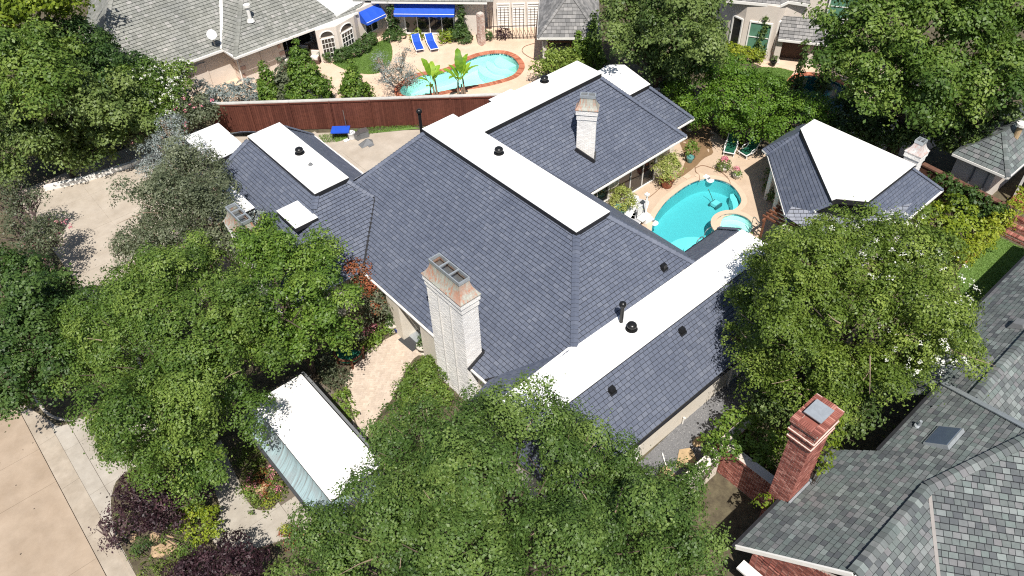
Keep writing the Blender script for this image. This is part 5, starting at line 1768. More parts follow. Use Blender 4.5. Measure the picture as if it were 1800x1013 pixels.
# garden walls beside it
gw = thing('garden_wall', 'red brick garden wall with stepped coping beside the brick chimney', 'wall')
b = MB()
for x0, x1, y0, y1, zt in ((18.75, 19.05, 6.2, 8.87, 1.75), (18.75, 20.6, 8.88, 9.2, 1.75)):
    MB().box(x0, x1, y0, y1, -.1, zt).build('wall_run', M['mortar'], gw)
    brick_box(b, x0, x1, y0, y1, 0, zt, proud=.012)
    MB().box(x0 - .06, x1 + .06, y0 - .05, y1 + .05, zt, zt + .14).build('coping', M['mortar'], gw)
    brick_box(b, x0 - .06, x1 + .06, y0 - .05, y1 + .05, zt + .002, zt + .14, bl=.09, bh=.12, proud=.012)
b.build('brickwork', M['red_brick'], gw)['kind'] = 'stuff'
ww = thing('garden_wall', 'cream stucco garden wall with vines, ending beside the gravel walk', 'wall')
MB().box(14.4, 18.6, 8.85, 9.2, -.1, 1.5).build('wall_run', M['stucco'], ww)
MB().box(14.36, 18.6, 8.8, 9.25, 1.502, 1.58).build('coping', M['stucco'], ww)

# brown brick wall with ivy on the right, terraced brick steps
bw = thing('garden_wall', 'long brown brick wall with ivy behind the pool house', 'wall')
a0, a1 = at(1622, 288, 1.8), at(1778, 366, 1.8)
dw = (a1 - a0).normalized()
nw = Vector((-dw.y, dw.x, 0)) * .12
MB().beam(Vector((a0.x, a0.y, .85)), Vector((a1.x, a1.y, .85)), .24, 1.75).build('wall_run', M['brown_brick'], bw)
n_ = int((a1 - a0).length / .42)
for i in range(n_):
    MB().beam(a0.lerp(a1, (i + .02) / n_), a0.lerp(a1, (i + .98) / n_), .34, .1).build('coping_stone', M['brown_brick'], bw)
stp = thing('garden_steps', 'red brick terraced planter steps rising from the lawn at the right edge', 'steps')
s0 = at(1757, 412)
sdx = (at(1800, 432) - s0).normalized()
sn_ = Vector((-sdx.y, sdx.x, 0))
if sn_.dot(Vector((1, 0, 0))) < 0: sn_ = -sn_
for k in range(3):
    zz = .22 * (k + 1)
    c0 = s0 + sn_ * (k * .55)
    MB().add([c0, c0 + sdx * 5, c0 + sdx * 5 + sn_ * .3, c0 + sn_ * .3, c0 + up * zz, c0 + sdx * 5 + up * zz, c0 + sdx * 5 + sn_ * .3 + up * zz, c0 + sn_ * .3 + up * zz],
             [(0, 1, 5, 4), (1, 2, 6, 5), (2, 3, 7, 6), (3, 0, 4, 7), (4, 5, 6, 7)]).build('step', M['mortar'], stp)
    b = MB()
    for i in range(44):
        q = c0 + sdx * (i * .113 + .006) - sn_ * .03
        b.obox(q + sdx * .05 + sn_ * .18 + up * (zz + .035), sdx * .05, sn_ * .17, up * .035)
    brick_wall(b, c0, sdx, (0, 0, 1), 5, zz, nrm=-sn_)
    b.build('brick_course', M['red_brick'], stp)['kind'] = 'stuff'
    MB().poly([c0 + sn_ * .31 + up * (zz - .03), c0 + sdx * 5 + sn_ * .31 + up * (zz - .03), c0 + sdx * 5 + sn_ * .85 + up * (zz - .03), c0 + sn_ * .85 + up * (zz - .03)]).build('planter_soil', M['soil'], stp)
ed = thing('brick_edging', 'pink brick edging between the yellow hedge and the lawn', 'edging')
a, b_ = at(1694, 466), at(1757, 408)
dd = (b_ - a).normalized()
de = Vector((-dd.y, dd.x, 0))
n_ = int((b_ - a).length / .215)
for i in range(n_):
    for k in (0, 1): MB().obox(a + dd * (i + .5) * .215 + de * (.1 * k) + up * (.05 + .03 * k), dd * .102, de * .046, up * .06).build('brick', M['terra_brick'], ed)
tb = thing('terrace_corner', 'small raised terracotta tiled landing at the right edge', 'landing', at(1796, 362))
MB().box(-.5, 1.8, -1.4, .6, -.1, .5).build('slab', M['terra_brick'], tb)
MB().box(-.6, 1.9, -1.5, -1.41, -.1, .56).build('rim', M['white_trim'], tb)
# ------------------------------------------------------------------ trees and shrubs
LOBES.clear()
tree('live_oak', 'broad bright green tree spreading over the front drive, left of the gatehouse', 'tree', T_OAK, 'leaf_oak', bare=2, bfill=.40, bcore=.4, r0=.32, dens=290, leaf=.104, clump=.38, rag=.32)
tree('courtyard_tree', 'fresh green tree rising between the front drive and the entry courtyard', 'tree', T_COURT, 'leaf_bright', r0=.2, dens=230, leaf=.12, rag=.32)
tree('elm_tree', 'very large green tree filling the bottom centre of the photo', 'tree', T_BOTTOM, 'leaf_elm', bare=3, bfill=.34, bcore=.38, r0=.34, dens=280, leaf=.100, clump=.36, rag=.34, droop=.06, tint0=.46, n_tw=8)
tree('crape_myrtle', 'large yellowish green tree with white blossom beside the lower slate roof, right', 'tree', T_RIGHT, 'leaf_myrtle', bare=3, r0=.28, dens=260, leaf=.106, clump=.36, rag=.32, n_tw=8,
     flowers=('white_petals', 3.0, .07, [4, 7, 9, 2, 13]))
tree('cedar_tree', 'sparse grey green tree leaning over the shaded back drive', 'tree', [(335, 300, 5.4, 1.7), (300, 370, 5.2, 2.0), (370, 395, 4.8, 1.5), (262, 415, 4.2, 1.2), (400, 430, 4, 1.3), (315, 440, 4.6, 1.6), (235, 450, 3.6, .9), (380, 340, 4.8, 1.3), (285, 335, 4.6, 1.0), (345, 350, 5.6, 1.6)],
     'leaf_grey', bark='pale_bark', bare=2, bfill=.62, dens=140, leaf=.11, clump=.28, tint0=.58, wisp=.35, rag=.4, n_tw=12)
tree('blue_cedar', 'silvery blue cedar in front of the low white end roof', 'tree', [(300, 235, 4.6, .9), (285, 262, 4.2, 1.2), (315, 290, 4.2, 1.2), (290, 215, 5.2, .55), (345, 275, 4.6, .9), (270, 300, 3.2, 1.0)], 'leaf_blue', bark='pale_bark', dens=150, leaf=.10, clump=.24, wisp=.35, wide=.4, rag=.45, n_tw=9)
tree('blue_cedar', 'small silver grey cedar branch mass beside the left white chimney', 'tree', [(455, 385, 4.0, .7), (440, 410, 3.6, .6), (385, 430, 3.4, .9)], 'leaf_blue', bark='pale_bark', dens=70, leaf=.11, clump=.22, wisp=.3, rag=.45, n_tw=10)
HG = 'trees screening the left boundary'
tree('screen_tree', 'tall dark feathery tree hanging over the top of the shaded drive', 'tree', [(135, 238, 3.0, 2.7), (60, 262, 2.5, 2.6), (195, 240, 2.7, 1.9), (170, 200, 4.6, 2.4), (100, 195, 4.9, 2.6), (15, 252, 2.9, 2.6), (215, 212, 3.4, 1.8), (60, 212, 4.4, 2.2), (110, 282, 1.7, 1.3), (170, 268, 1.7, 1.2), (30, 292, 1.7, 1.4)], 'leaf_dark', base=(at(105, 255).x, at(105, 255).y),
     group=HG, dens=110, leaf=.19, clump=.5, rag=.35, droop=.12, tint0=.76)
tree('screen_tree', 'light yellow green tree above the dark feathery one at the left edge', 'tree', [(45, 130, 7.5, 2.6), (70, 90, 7.5, 1.7), (20, 180, 6.5, 2.4), (70, 170, 7, 1.9), (10, 100, 7.2, 1.8)], 'leaf_oak', group=HG, dens=110, leaf=.19, clump=.5, rag=.32, tint0=.66)
tree('screen_tree', 'dense dark green rounded tree against the corner of the grey neighbour roof', 'tree', [(130, 105, 5, 2.3), (170, 130, 4.6, 2.0), (215, 125, 3.8, 1.5), (235, 170, 3.4, 1.8), (100, 85, 5, 1.7), (195, 170, 4.2, 1.9), (250, 140, 3.2, 1.2), (205, 200, 3, 1.6)], 'leaf_box', group=HG, dens=130, leaf=.17, clump=.42, rag=.25, tint0=.55)
tree('shade_tree', 'lime lit tree with bare dark trunks in the top left corner', 'tree', [(40, 25, 8.5, 2.4), (95, 5, 9, 2.0), (15, 45, 7.5, 2.0), (60, -20, 9.5, 2.6), (110, 25, 7.6, 1.0), (0, 0, 9, 2.2)], 'leaf_lime', base=(at(85, 92).x, at(85, 92).y), r0=.4, fork=.25, dens=80, leaf=.23, clump=.55, rag=.35, tint0=.3)
tree('crape_myrtle', 'white flowering shrub tree by the wall of the upper left neighbour house', 'tree', [(270, 150, 4, 1.7), (305, 140, 3.6, 1.3), (255, 185, 3.2, 1.6), (290, 185, 3.2, 1.5), (240, 205, 2.6, 1.2), (235, 155, 3.6, 1.3)], 'leaf_oak', dens=85, leaf=.17, tint0=.55,
     flowers=('white_petals', 3.6, .09, None))
tree('crape_myrtle', 'pink flowering shrub at the left end of the red fence', 'tree', [(335, 205, 2.6, 1.2), (360, 200, 2.2, .9), (315, 225, 2.2, .9), (245, 240, 2.2, 1.0)], 'leaf_grey', dens=90, leaf=.15, flowers=('pink_petals', 1.6, .12, None))
shrub('juniper', 'pale blue green juniper hedge leaning over the left end of the fence cap', [(350, 172, 1.2, 1.3), (380, 180, 1.4, 1.2), (410, 172, 1.3, 1.2), (440, 165, 1.2, 1.2), (460, 170, 1.0, .9), (335, 185, 1.0, .8)], 'leaf_blue', leaf=.13, dens=280, wide=.4, cat='shrub', droop=.1)
tree('screen_tree', 'dark glossy green tree at the left edge above the street kerb', 'tree', [(50, 580, 5, 2.3), (15, 500, 4.8, 2.2), (75, 515, 4.6, 1.7), (60, 660, 4.4, 1.7), (95, 600, 4.2, 1.5), (10, 640, 4.6, 2.0), (90, 690, 3.2, .8), (30, 700, 3.4, 1.0), (100, 560, 4, 1.3)], 'leaf_box', bark='pale_bark', dens=150, leaf=.145, clump=.36, rag=.3, tint0=.62, n_tw=7)
tree('thin_shrub_tree', 'half bare shrub with pink tips at the left edge of the drive', 'tree', [(50, 355, 3, 1.1), (85, 430, 2.4, 1.2), (35, 420, 3, 1.4), (60, 460, 2.4, 1.2), (20, 350, 3.2, 1.2), (100, 400, 2.2, .8)], 'leaf_grey', bark='purple_bark', dens=50, leaf=.12, clump=.3, wisp=.35, n_tw=26, flowers=('pink_petals', .8, .11, [1, 3, 5]), tint0=.4)
tree('japanese_maple', 'small orange red maple at the corner of the front eave', 'tree', [(630, 478, 2.7, .7), (652, 492, 2.4, .65), (615, 490, 2.4, .5), (650, 530, 2.2, .7)], 'leaf_red', dens=130, leaf=.11, r0=.07, tint0=.78)
tree('courtyard_shrub', 'olive green shrub under the small red maple', 'shrub', [(655, 545, 1.8, .85), (630, 520, 1.9, .7), (668, 530, 1.7, .6)], 'leaf_grey', dens=120, leaf=.12, r0=.06, tint0=.45)
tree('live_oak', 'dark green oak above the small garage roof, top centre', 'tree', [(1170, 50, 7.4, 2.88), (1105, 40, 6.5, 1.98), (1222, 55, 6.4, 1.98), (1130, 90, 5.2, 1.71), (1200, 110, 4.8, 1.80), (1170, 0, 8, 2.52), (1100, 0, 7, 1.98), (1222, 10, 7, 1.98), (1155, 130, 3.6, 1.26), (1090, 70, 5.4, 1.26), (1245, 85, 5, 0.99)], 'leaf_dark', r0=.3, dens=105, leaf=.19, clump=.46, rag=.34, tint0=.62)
tree('ivy_tree', 'dark leafy vine mass spilling over the fence behind the second white deck', 'tree', [(1160, 165, 1.2, .7), (1180, 150, 1.3, .9), (1150, 148, 1.2, .7)], 'leaf_dark', r0=.05, dens=100, leaf=.18)
tree('laurel', 'big rounded bright green laurel between the terrace and the neighbour lawn', 'tree', [(1240, 148, 3.0, 2.24), (1295, 158, 3.2, 2.02), (1252, 185, 2.2, 2.02), (1335, 190, 2.8, 2.24), (1310, 212, 2.0, 1.68), (1390, 215, 2.8, 1.79), (1425, 205, 2.6, 1.34), (1450, 205, 2.2, 1.01), (1405, 190, 2.8, 1.23), (1220, 178, 2.2, 1.57), (1370, 226, 1.9, 1.46), (1265, 128, 3.2, 1.46), (1345, 165, 3, 1.46), (1290, 185, 3.2, 1.79)], 'leaf_laurel', branchy=False, dens=190, leaf=.135, clump=.4, rag=.28, r0=.12, tint0=.42)
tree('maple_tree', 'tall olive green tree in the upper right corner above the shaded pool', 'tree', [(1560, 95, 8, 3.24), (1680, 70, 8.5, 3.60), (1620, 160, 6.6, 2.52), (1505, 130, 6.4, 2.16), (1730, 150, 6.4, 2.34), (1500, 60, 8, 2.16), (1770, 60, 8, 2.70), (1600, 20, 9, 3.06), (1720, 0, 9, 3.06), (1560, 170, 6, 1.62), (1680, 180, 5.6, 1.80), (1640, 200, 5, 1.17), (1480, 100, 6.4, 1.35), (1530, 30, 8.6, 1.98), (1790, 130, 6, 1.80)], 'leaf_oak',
     r0=.45, dens=100, leaf=.20, clump=.5, rag=.36, tint0=.50)
tree('shade_fill_shrub', 'dark shrubs added for the deep shade between pool house deck and the corner maple', 'shrub', [(1480, 225, 2.2, 1.4), (1530, 235, 2.0, 1.5), (1575, 250, 1.8, 1.4), (1500, 195, 2.2, 1.3), (1560, 210, 2.4, 1.5), (1620, 240, 2.2, 1.3)], 'leaf_dark', dens=90, leaf=.19, clump=.36, r0=.06, tint0=.3)  # shrubs added as a dark fill for the deep shade here
tree('screen_tree', 'dark green bush tree in shade beside the small grey roof, right', 'tree', [(1690, 230, 3.0, 1.6), (1715, 250, 2.6, 1.2), (1750, 205, 4, 1.5), (1655, 245, 2, 1.1)], 'leaf_dark', dens=80, leaf=.2, tint0=.5, r0=.1)
tree('hydrangea', 'yellow green leafy shrub between pool house and yellow hedge', 'shrub', [(1640, 385, 1.6, .8), (1675, 378, 1.7, .9), (1660, 412, 1.3, .85), (1695, 392, 1.5, .7), (1675, 430, .9, .6), (1625, 372, 1.4, .6)], 'leaf_lime', branchy=False, dens=95, leaf=.19, r0=.06, tint0=.28)
shrub('hedge', 'narrow golden yellow hedge along the brick edged lawn', [(1778, 368, 1.5, .5), (1766, 378, 1.4, .55), (1753, 390, 1.4, .55), (1740, 403, 1.4, .55), (1727, 416, 1.4, .55), (1714, 429, 1.4, .55), (1702, 441, 1.4, .5), (1692, 453, 1.2, .5), (1766, 392, .6, .5), (1750, 406, .6, .5), (1734, 422, .6, .5), (1718, 436, .6, .5), (1702, 452, .6, .5), (1790, 356, 1.7, .5), (1800, 345, 1.7, .5)], 'leaf_lime', leaf=.12, dens=140, tint0=.66, cat='hedge')
shrub('ivy', 'dark ivy sheet over the face of the brown brick wall', [(1640, 310, 1.5, .4), (1658, 320, 1.5, .5), (1678, 332, 1.5, .5), (1700, 344, 1.5, .55), (1722, 356, 1.5, .55), (1745, 366, 1.5, .55), (1762, 374, 1.5, .5), (1700, 362, .9, .6), (1722, 374, .9, .65), (1745, 384, .9, .6), (1675, 350, .9, .5)], 'leaf_box', leaf=.15, dens=110, cat='ivy', tint0=.55)
VG = 'vines on the garden walls'
shrub('vine', 'bright vine over the end of the cream garden wall', [(1203, 850, 1.6, .35), (1222, 835, 1.6, .3), (1236, 828, 1.5, .35), (1190, 858, 1.5, .4), (1262, 795, 1.8, .5), (1282, 790, 1.9, .5), (1180, 868, 1.4, .4), (1275, 775, 1.6, .4)], 'leaf_bright', group=VG, cat='vine', leaf=.12, dens=120, tint0=.25)
shrub('vine', 'leafy vine clump between the gravel walk and the brick garden wall', [(1290, 740, 1.5, .6), (1310, 750, 1.5, .6), (1270, 765, 1.4, .5), (1300, 770, 1.6, .5), (1250, 780, 1.2, .5), (1320, 730, 1.5, .6)], 'leaf_bright', group=VG, cat='vine', leaf=.15, dens=90, tint0=.75)
shrub('vine', 'green climber inside the corner of the red brick garden wall', [(1335, 785, 1.5, .5), (1350, 770, 1.6, .5), (1345, 810, 1.2, .5), (1370, 805, .9, .5), (1330, 800, 1.8, .4), (1375, 770, 1.2, .6)], 'leaf_bright', group=VG, cat='vine', leaf=.13, dens=100, tint0=.8)
shrub('vine', 'creeper climbing the shaded side of the red brick chimney', [(1462, 760, 6.0, .35), (1455, 785, 5.4, .35), (1448, 805, 4.8, .3), (1470, 745, 6.6, .3), (1440, 825, 4.2, .3), (1345, 885, 2.6, .35)], 'leaf_lime', group=VG, cat='vine', leaf=.13, dens=90, tint0=.2)
tree('dark_shrub', 'dark shrub in the shade between the white blossomed tree and red chimney', 'shrub', [(1370, 720, 2.2, 1.2), (1400, 740, 2, 1.1), (1480, 740, 2, 1.2), (1500, 720, 2.2, 1.0), (1440, 700, 2.4, 1.2), (1340, 690, 2.0, 1.0)], 'leaf_dark', dens=85, leaf=.15, r0=.06, tint0=.55)
# front garden
PG = 'purple leaved shrubs by the street'
tree('smoke_bush', 'dark purple smoke bush under the bright green tree beside the drive apron', 'shrub', [(266, 876, 2.1, 1.1), (232, 868, 1.9, .8), (300, 886, 2.0, 1.0), (335, 864, 1.9, .65), (272, 912, 1.7, .8), (362, 856, 1.8, .45), (255, 848, 2, .75), (300, 915, 1.5, .6)], 'leaf_purple', group=PG, bark='purple_bark', dens=130, leaf=.105, clump=.2, wisp=.25, r0=.07, n_tw=16)
tree('smoke_bush', 'thin purple bush arching over the gutter of the street', 'shrub', [(185, 930, 1.3, .45), (200, 945, 1.2, .5), (215, 925, 1.3, .5)], 'leaf_purple', group=PG, bark='purple_bark', dens=80, leaf=.10, clump=.18, wisp=.25, r0=.04, n_tw=10, tint0=.6)
tree('smoke_bush', 'largest near black purple bush at the bottom edge of the photo', 'shrub', [(385, 995, 1.9, 1.0), (430, 985, 1.9, .9), (345, 1005, 1.6, .9), (410, 1025, 1.8, 1.1), (455, 1000, 1.6, .7), (318, 1015, 1.3, .6)], 'leaf_purple', group=PG, bark='purple_bark', dens=170, leaf=.10, clump=.2, wisp=.2, r0=.07, tint0=.42)
shrub('lime_shrub', 'yellow lime shrub at the curve of the front drive', [(352, 922, .9, .65), (366, 912, .9, .55), (340, 905, 1.0, .5), (372, 930, .7, .45), (350, 942, .6, .45)], 'leaf_lime', tint0=.45)
shrub('lime_shrub', 'green gold shrub behind the yellow lime one', [(328, 890, .7, .5), (345, 890, .7, .4), (325, 915, .5, .5)], 'leaf_bright', tint0=.75)
shrub('boxwood', 'round clipped boxwood ball beside the kerb', [(250, 960, .45, .42)], 'leaf_box', leaf=.06, dens=420, rag=.05, tint0=.6)
shrub('ground_cover', 'light green ground cover in front of the rocks by the kerb', [(280, 985, .1, .5), (265, 1000, .1, .5), (300, 980, .1, .4), (235, 975, .1, .3), (290, 1005, .1, .5)], 'leaf_bed', cat='plant', flat=.4, leaf=.07)
shrub('ground_cover', 'mixed green plants under the smoke bushes', [(220, 905, .2, .4), (320, 955, .15, .5), (335, 970, .15, .4), (225, 930, .15, .35), (300, 940, .2, .4)], 'leaf_oak', cat='plant', flat=.5, leaf=.08)
rk = []
for i, (px, py, s, lab) in enumerate(((278, 970, .34, 'tan boulder with a flat sunlit top behind the light ground cover'), (300, 965, .3, 'rust toned boulder right of the flat tan boulder'), (272, 945, .24, 'small tan boulder just under the smoke bush'), (233, 945, .2, 'little pale stone near the street kerb'), (296, 948, .2, 'narrow grey stone between the boulders'))):
    bm = bmesh.new()
    bmesh.ops.create_icosphere(bm, subdivisions=2, radius=s)
    for v in bm.verts:
        v.co *= random.uniform(.82, 1.12)
        v.co.z = max(-.05, min(v.co.z * .7, s * .45))
    me = bpy.data.meshes.new('rock')
    bm.to_mesh(me)
    bm.free()
    me.materials.append(M['rock'])
    o = link('rock', me)
    o.location = at(px, py, .06)
    tag(o, lab, 'rock', 'boulders in the street bed')
# flower island in front of the gatehouse
FI = [(440, 838), (455, 850), (470, 838), (482, 850), (450, 868), (475, 880), (462, 835), (490, 845), (435, 860), (460, 890), (487, 862)]
shrub('flower_bed_plants', 'mixed pink and orange flowers planted in the small island before the gatehouse', [(x, y, .12, .38) for x, y in FI] + [(445, 810, .2, .5), (465, 800, .2, .5), (425, 800, .2, .5)], 'leaf_bed', cat='flowers', leaf=.085, dens=150, tint0=.45)
shrub('pink_flowers', 'clusters of pink blooms over the flower island', [(440, 838, .3, .13), (436, 850, .3, .12), (446, 856, .3, .16), (480, 838, .32, .13), (487, 860, .3, .13), (478, 822, .3, .12), (455, 872, .25, .1)], 'pink_petals', cat='flowers', leaf=.06, dens=150)
shrub('orange_foliage', 'coppery orange foliage in the middle of the flower island', [(458, 842, .28, .26), (468, 848, .28, .24), (462, 830, .28, .22), (465, 870, .2, .2)], 'leaf_red', cat='plant', leaf=.08, dens=170, tint0=.7)
shrub('lime_border', 'lime green clump at the tip of the flower island', [(478, 882, .14, .22), (468, 889, .14, .2), (486, 876, .14, .16)], 'leaf_lime', cat='plant', leaf=.06, dens=260, tint0=.75)
shrub('green_clump', 'fresh green clump at the left tip of the flower island', [(438, 866, .18, .25), (446, 876, .14, .22)], 'leaf_bright', cat='plant', leaf=.07, dens=220, tint0=.8)
shrub('corner_flowers', 'orange and lime flowers at the lower corner of the drive beside the big tree', [(512, 945, .3, .35), (525, 950, .3, .35), (505, 938, .25, .25)], 'leaf_red', cat='flowers', leaf=.08, dens=150, tint0=.7)
shrub('lime_border', 'lime clump beside the orange corner flowers under the big tree', [(508, 930, .3, .28)], 'leaf_lime', cat='plant', leaf=.07, dens=220, tint0=.75)
shrub('purple_clump', 'purple leaved clump near the tip of the flower island', [(455, 884, .12, .17), (489, 842, .2, .16)], 'leaf_purple', cat='plant', leaf=.06, dens=220, tint0=.7)
o = MB().prism([(.3, .0), (.12, .28), (-.25, .25), (-.3, -.1), (0, -.28)], 0, .22).build('rock', M['stone'])
o.location = at(462, 863, .1)
tag(o, 'flat pale stone in the middle of the flower island', 'rock')
# courtyard planting
shrub('groundcover_mound', 'arching olive green mound beside the tall white chimney', [(740, 655, .5, .7), (725, 680, .5, .7), (755, 680, .6, .8), (715, 705, .5, .6), (750, 640, .5, .5), (770, 665, .6, .7), (735, 710, .6, .7), (775, 690, .6, .7), (705, 725, .4, .5)], 'leaf_oak', leaf=.10, dens=260, clump=.2, droop=.1, tint0=.6, cat='shrub')
shrub('fern_bed', 'fresh green ferns along the courtyard paving near the urn', [(665, 590, .2, .4), (680, 582, .2, .35), (655, 600, .2, .4), (645, 612, .2, .35), (672, 578, .25, .35)], 'leaf_bright', cat='plant', leaf=.10, dens=140, tint0=.7)
shrub('fern_bed', 'bright grass like plants between the gatehouse and the paving', [(600, 700, .25, .35), (612, 715, .2, .3), (606, 690, .2, .3), (618, 730, .2, .3)], 'leaf_bright', cat='plant', leaf=.11, dens=140, tint0=.75)
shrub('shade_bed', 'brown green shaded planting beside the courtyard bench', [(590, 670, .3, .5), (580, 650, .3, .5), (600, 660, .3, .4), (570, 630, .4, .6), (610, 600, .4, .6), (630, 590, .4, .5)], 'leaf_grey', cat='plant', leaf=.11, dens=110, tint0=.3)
shrub('pink_flowers', 'few pink flowers in the courtyard bed', [(641, 582, .5, .15), (655, 575, .5, .12)], 'pink_petals', cat='flowers', leaf=.08, dens=120)

# beyond the fence
def conifer(name, label, px, py, h, r, m, group=None, cat='conifer', cols=9, **kw):
    b = at(px, py)
    root = thing(name, label, cat, b, 0, group)
    lob = []
    for k in range(cols):
        t = k / (cols - 1)
        rr = r * (1 - t * .88)
        lob.append((random.gauss(0, .06), random.gauss(0, .06), .15 + r * .4 + (h - r * .4) * t, rr))
    kw.setdefault('leaf', .16)
    kw.setdefault('dens', 170)
    kw.setdefault('clump', .2)
    crown_object(root, lob, M[m], 'crown', **kw)
    MB().tube([(0, 0, -.05), (0, 0, h * .9)], .09, 6, .02).build('trunk', M['bark'], root)
    return root


CG = 'conical evergreens behind the red fence'
conifer('evergreen', 'tall conical evergreen hugging the fence left of the lawn', 547, 192, 4.9, 1.85, 'leaf_bright', CG, tint0=.45)
conifer('evergreen', 'shorter conical evergreen at the left of the tall fence evergreen', 484, 196, 3.5, 1.1, 'leaf_bright', CG, tint0=.5)
conifer('evergreen', 'loose grey green evergreen between the two conical ones', 515, 196, 3.9, 1.1, 'leaf_grey', CG)
conifer('evergreen', 'small lone conical evergreen behind the fence below the lawn', 630, 186, 3.2, 1.15, 'leaf_bright', CG, tint0=.5)
conifer('evergreen', 'pair like bright conifer by the garage wall', 1040, 122, 4.0, 1.0, 'leaf_bright', CG, tint0=.6)
conifer('evergreen', 'smaller bright conifer against the garage window', 1015, 122, 2.8, .7, 'leaf_bright', CG, tint0=.6)
tree('pale_shrub', 'thin yellowish shrub at the garage corner beside the fence', 'shrub', [(965, 115, 1.6, 1.1), (985, 105, 1.6, 1.0), (945, 125, 1.0, .7), (1000, 118, 1.2, .8)], 'leaf_myrtle', dens=55, leaf=.17, r0=.05, tint0=.8)
tree('blue_cedar', 'sparse silver blue cedar behind the fence beside the banana plants', 'tree', [(690, 140, 1.6, .8), (705, 118, 2.4, .7), (675, 120, 1.6, .6), (720, 145, 1.2, .7), (710, 95, 2.6, .4), (665, 105, 1.2, .4)], 'leaf_blue', bark='pale_bark', branchy=False, dens=150, leaf=.12, wide=.35, wisp=.4, n_tw=16, r0=.06)
YG = 'column yews on the awning wall'
conifer('column_yew', 'slim dark column yew left of the large blue awning', 693, 64, 3.5, .40, 'leaf_box', YG, tint0=.55)
conifer('column_yew', 'ragged column yew right of the large blue awning', 812, 66, 3.3, .44, 'leaf_box', YG, tint0=.6, rag=.5)
YD = 'dark columns beside the shaded pool'
conifer('column_cypress', 'thin dark cypress on the lawn left of the shaded pool', 1331, 106, 3.2, .42, 'leaf_dark', YD)
conifer('column_cypress', 'dark cypress standing in front of the rim of the shaded pool', 1395, 168, 3.9, .5, 'leaf_dark', YD)
conifer('column_cypress', 'blackish cypress at the right rim of the shaded pool', 1440, 168, 3.4, .5, 'leaf_dark', YD, tint0=.3)


def hedge(label, pts, h, r, m='leaf_box', **kw):
    lob = []
    for (a, b), (c, d) in zip(pts[:-1], pts[1:]):
        k = max(1, int(math.hypot(c - a, d - b) / 9))
        lob += [(a + (c - a) * i / k, b + (d - b) * i / k, h, r) for i in range(k)]
    kw.setdefault('tint0', .6)
    return shrub('hedge', label, lob, m, 'clipped hedges of the neighbour garden', 'hedge', leaf=.10, dens=420, clump=.14, rag=.05, wide=.7, **kw)


hedge('long curved clipped hedge below the arched bay windows', [(576, 97), (600, 96), (622, 90), (640, 80), (650, 70), (656, 60)], .45, .62)
hedge('short clipped hedge left of the large awning doors', [(686, 62), (712, 59)], .4, .6)
hedge('short clipped hedge right of the large awning doors', [(798, 63), (826, 66)], .4, .6)
hedge('low clipped box at the foot of the brick gate pillar', [(856, 64), (868, 62)], .35, .5)
hedge('pale trimmed hedge under the green blind window', [(1280, 86), (1300, 92), (1320, 96), (1340, 98)], .55, .6, 'leaf_lime', )
shrub('yucca', 'spiky yellow green yucca left of the awning steps', [(733, 64, .35, .35)], 'leaf_lime', cat='plant', leaf=.5, dens=45, clump=.3, wide=.2, tint0=.3)
shrub('yucca', 'larger spiky yucca pair right of the awning steps', [(778, 66, .4, .4), (790, 65, .4, .35)], 'leaf_lime', cat='plant', leaf=.5, dens=45, clump=.3, wide=.2, tint0=.25)
shrub('purple_shrub', 'dark purple shrub behind the iron gate', [(880, 60, .4, .5), (890, 59, .4, .4)], 'leaf_purple', cat='shrub', leaf=.12, dens=90)
shrub('porch_plants', 'green potted plants at the porch of the upper left house', [(520, 95, .6, .5), (535, 92, .6, .4)], 'leaf_dark', cat='plant', leaf=.14, dens=90)
shrub('border_plants', 'yellow green border plants at the edge of the terrace under the laurel', [(1283, 238, .2, .35), (1295, 246, .2, .35), (1305, 250, .2, .35), (1272, 232, .2, .3), (1315, 254, .2, .3), (1245, 208, .3, .5), (1225, 204, .3, .45)], 'leaf_bright', cat='plant', leaf=.12, dens=100, tint0=.7)
shrub('shade_plants', 'dark plants in the shade along the pool house wall', [(1352, 310, .4, .5), (1358, 335, .4, .6), (1365, 350, .4, .5), (1350, 330, .3, .4)], 'leaf_dark', cat='plant', leaf=.13, dens=90)


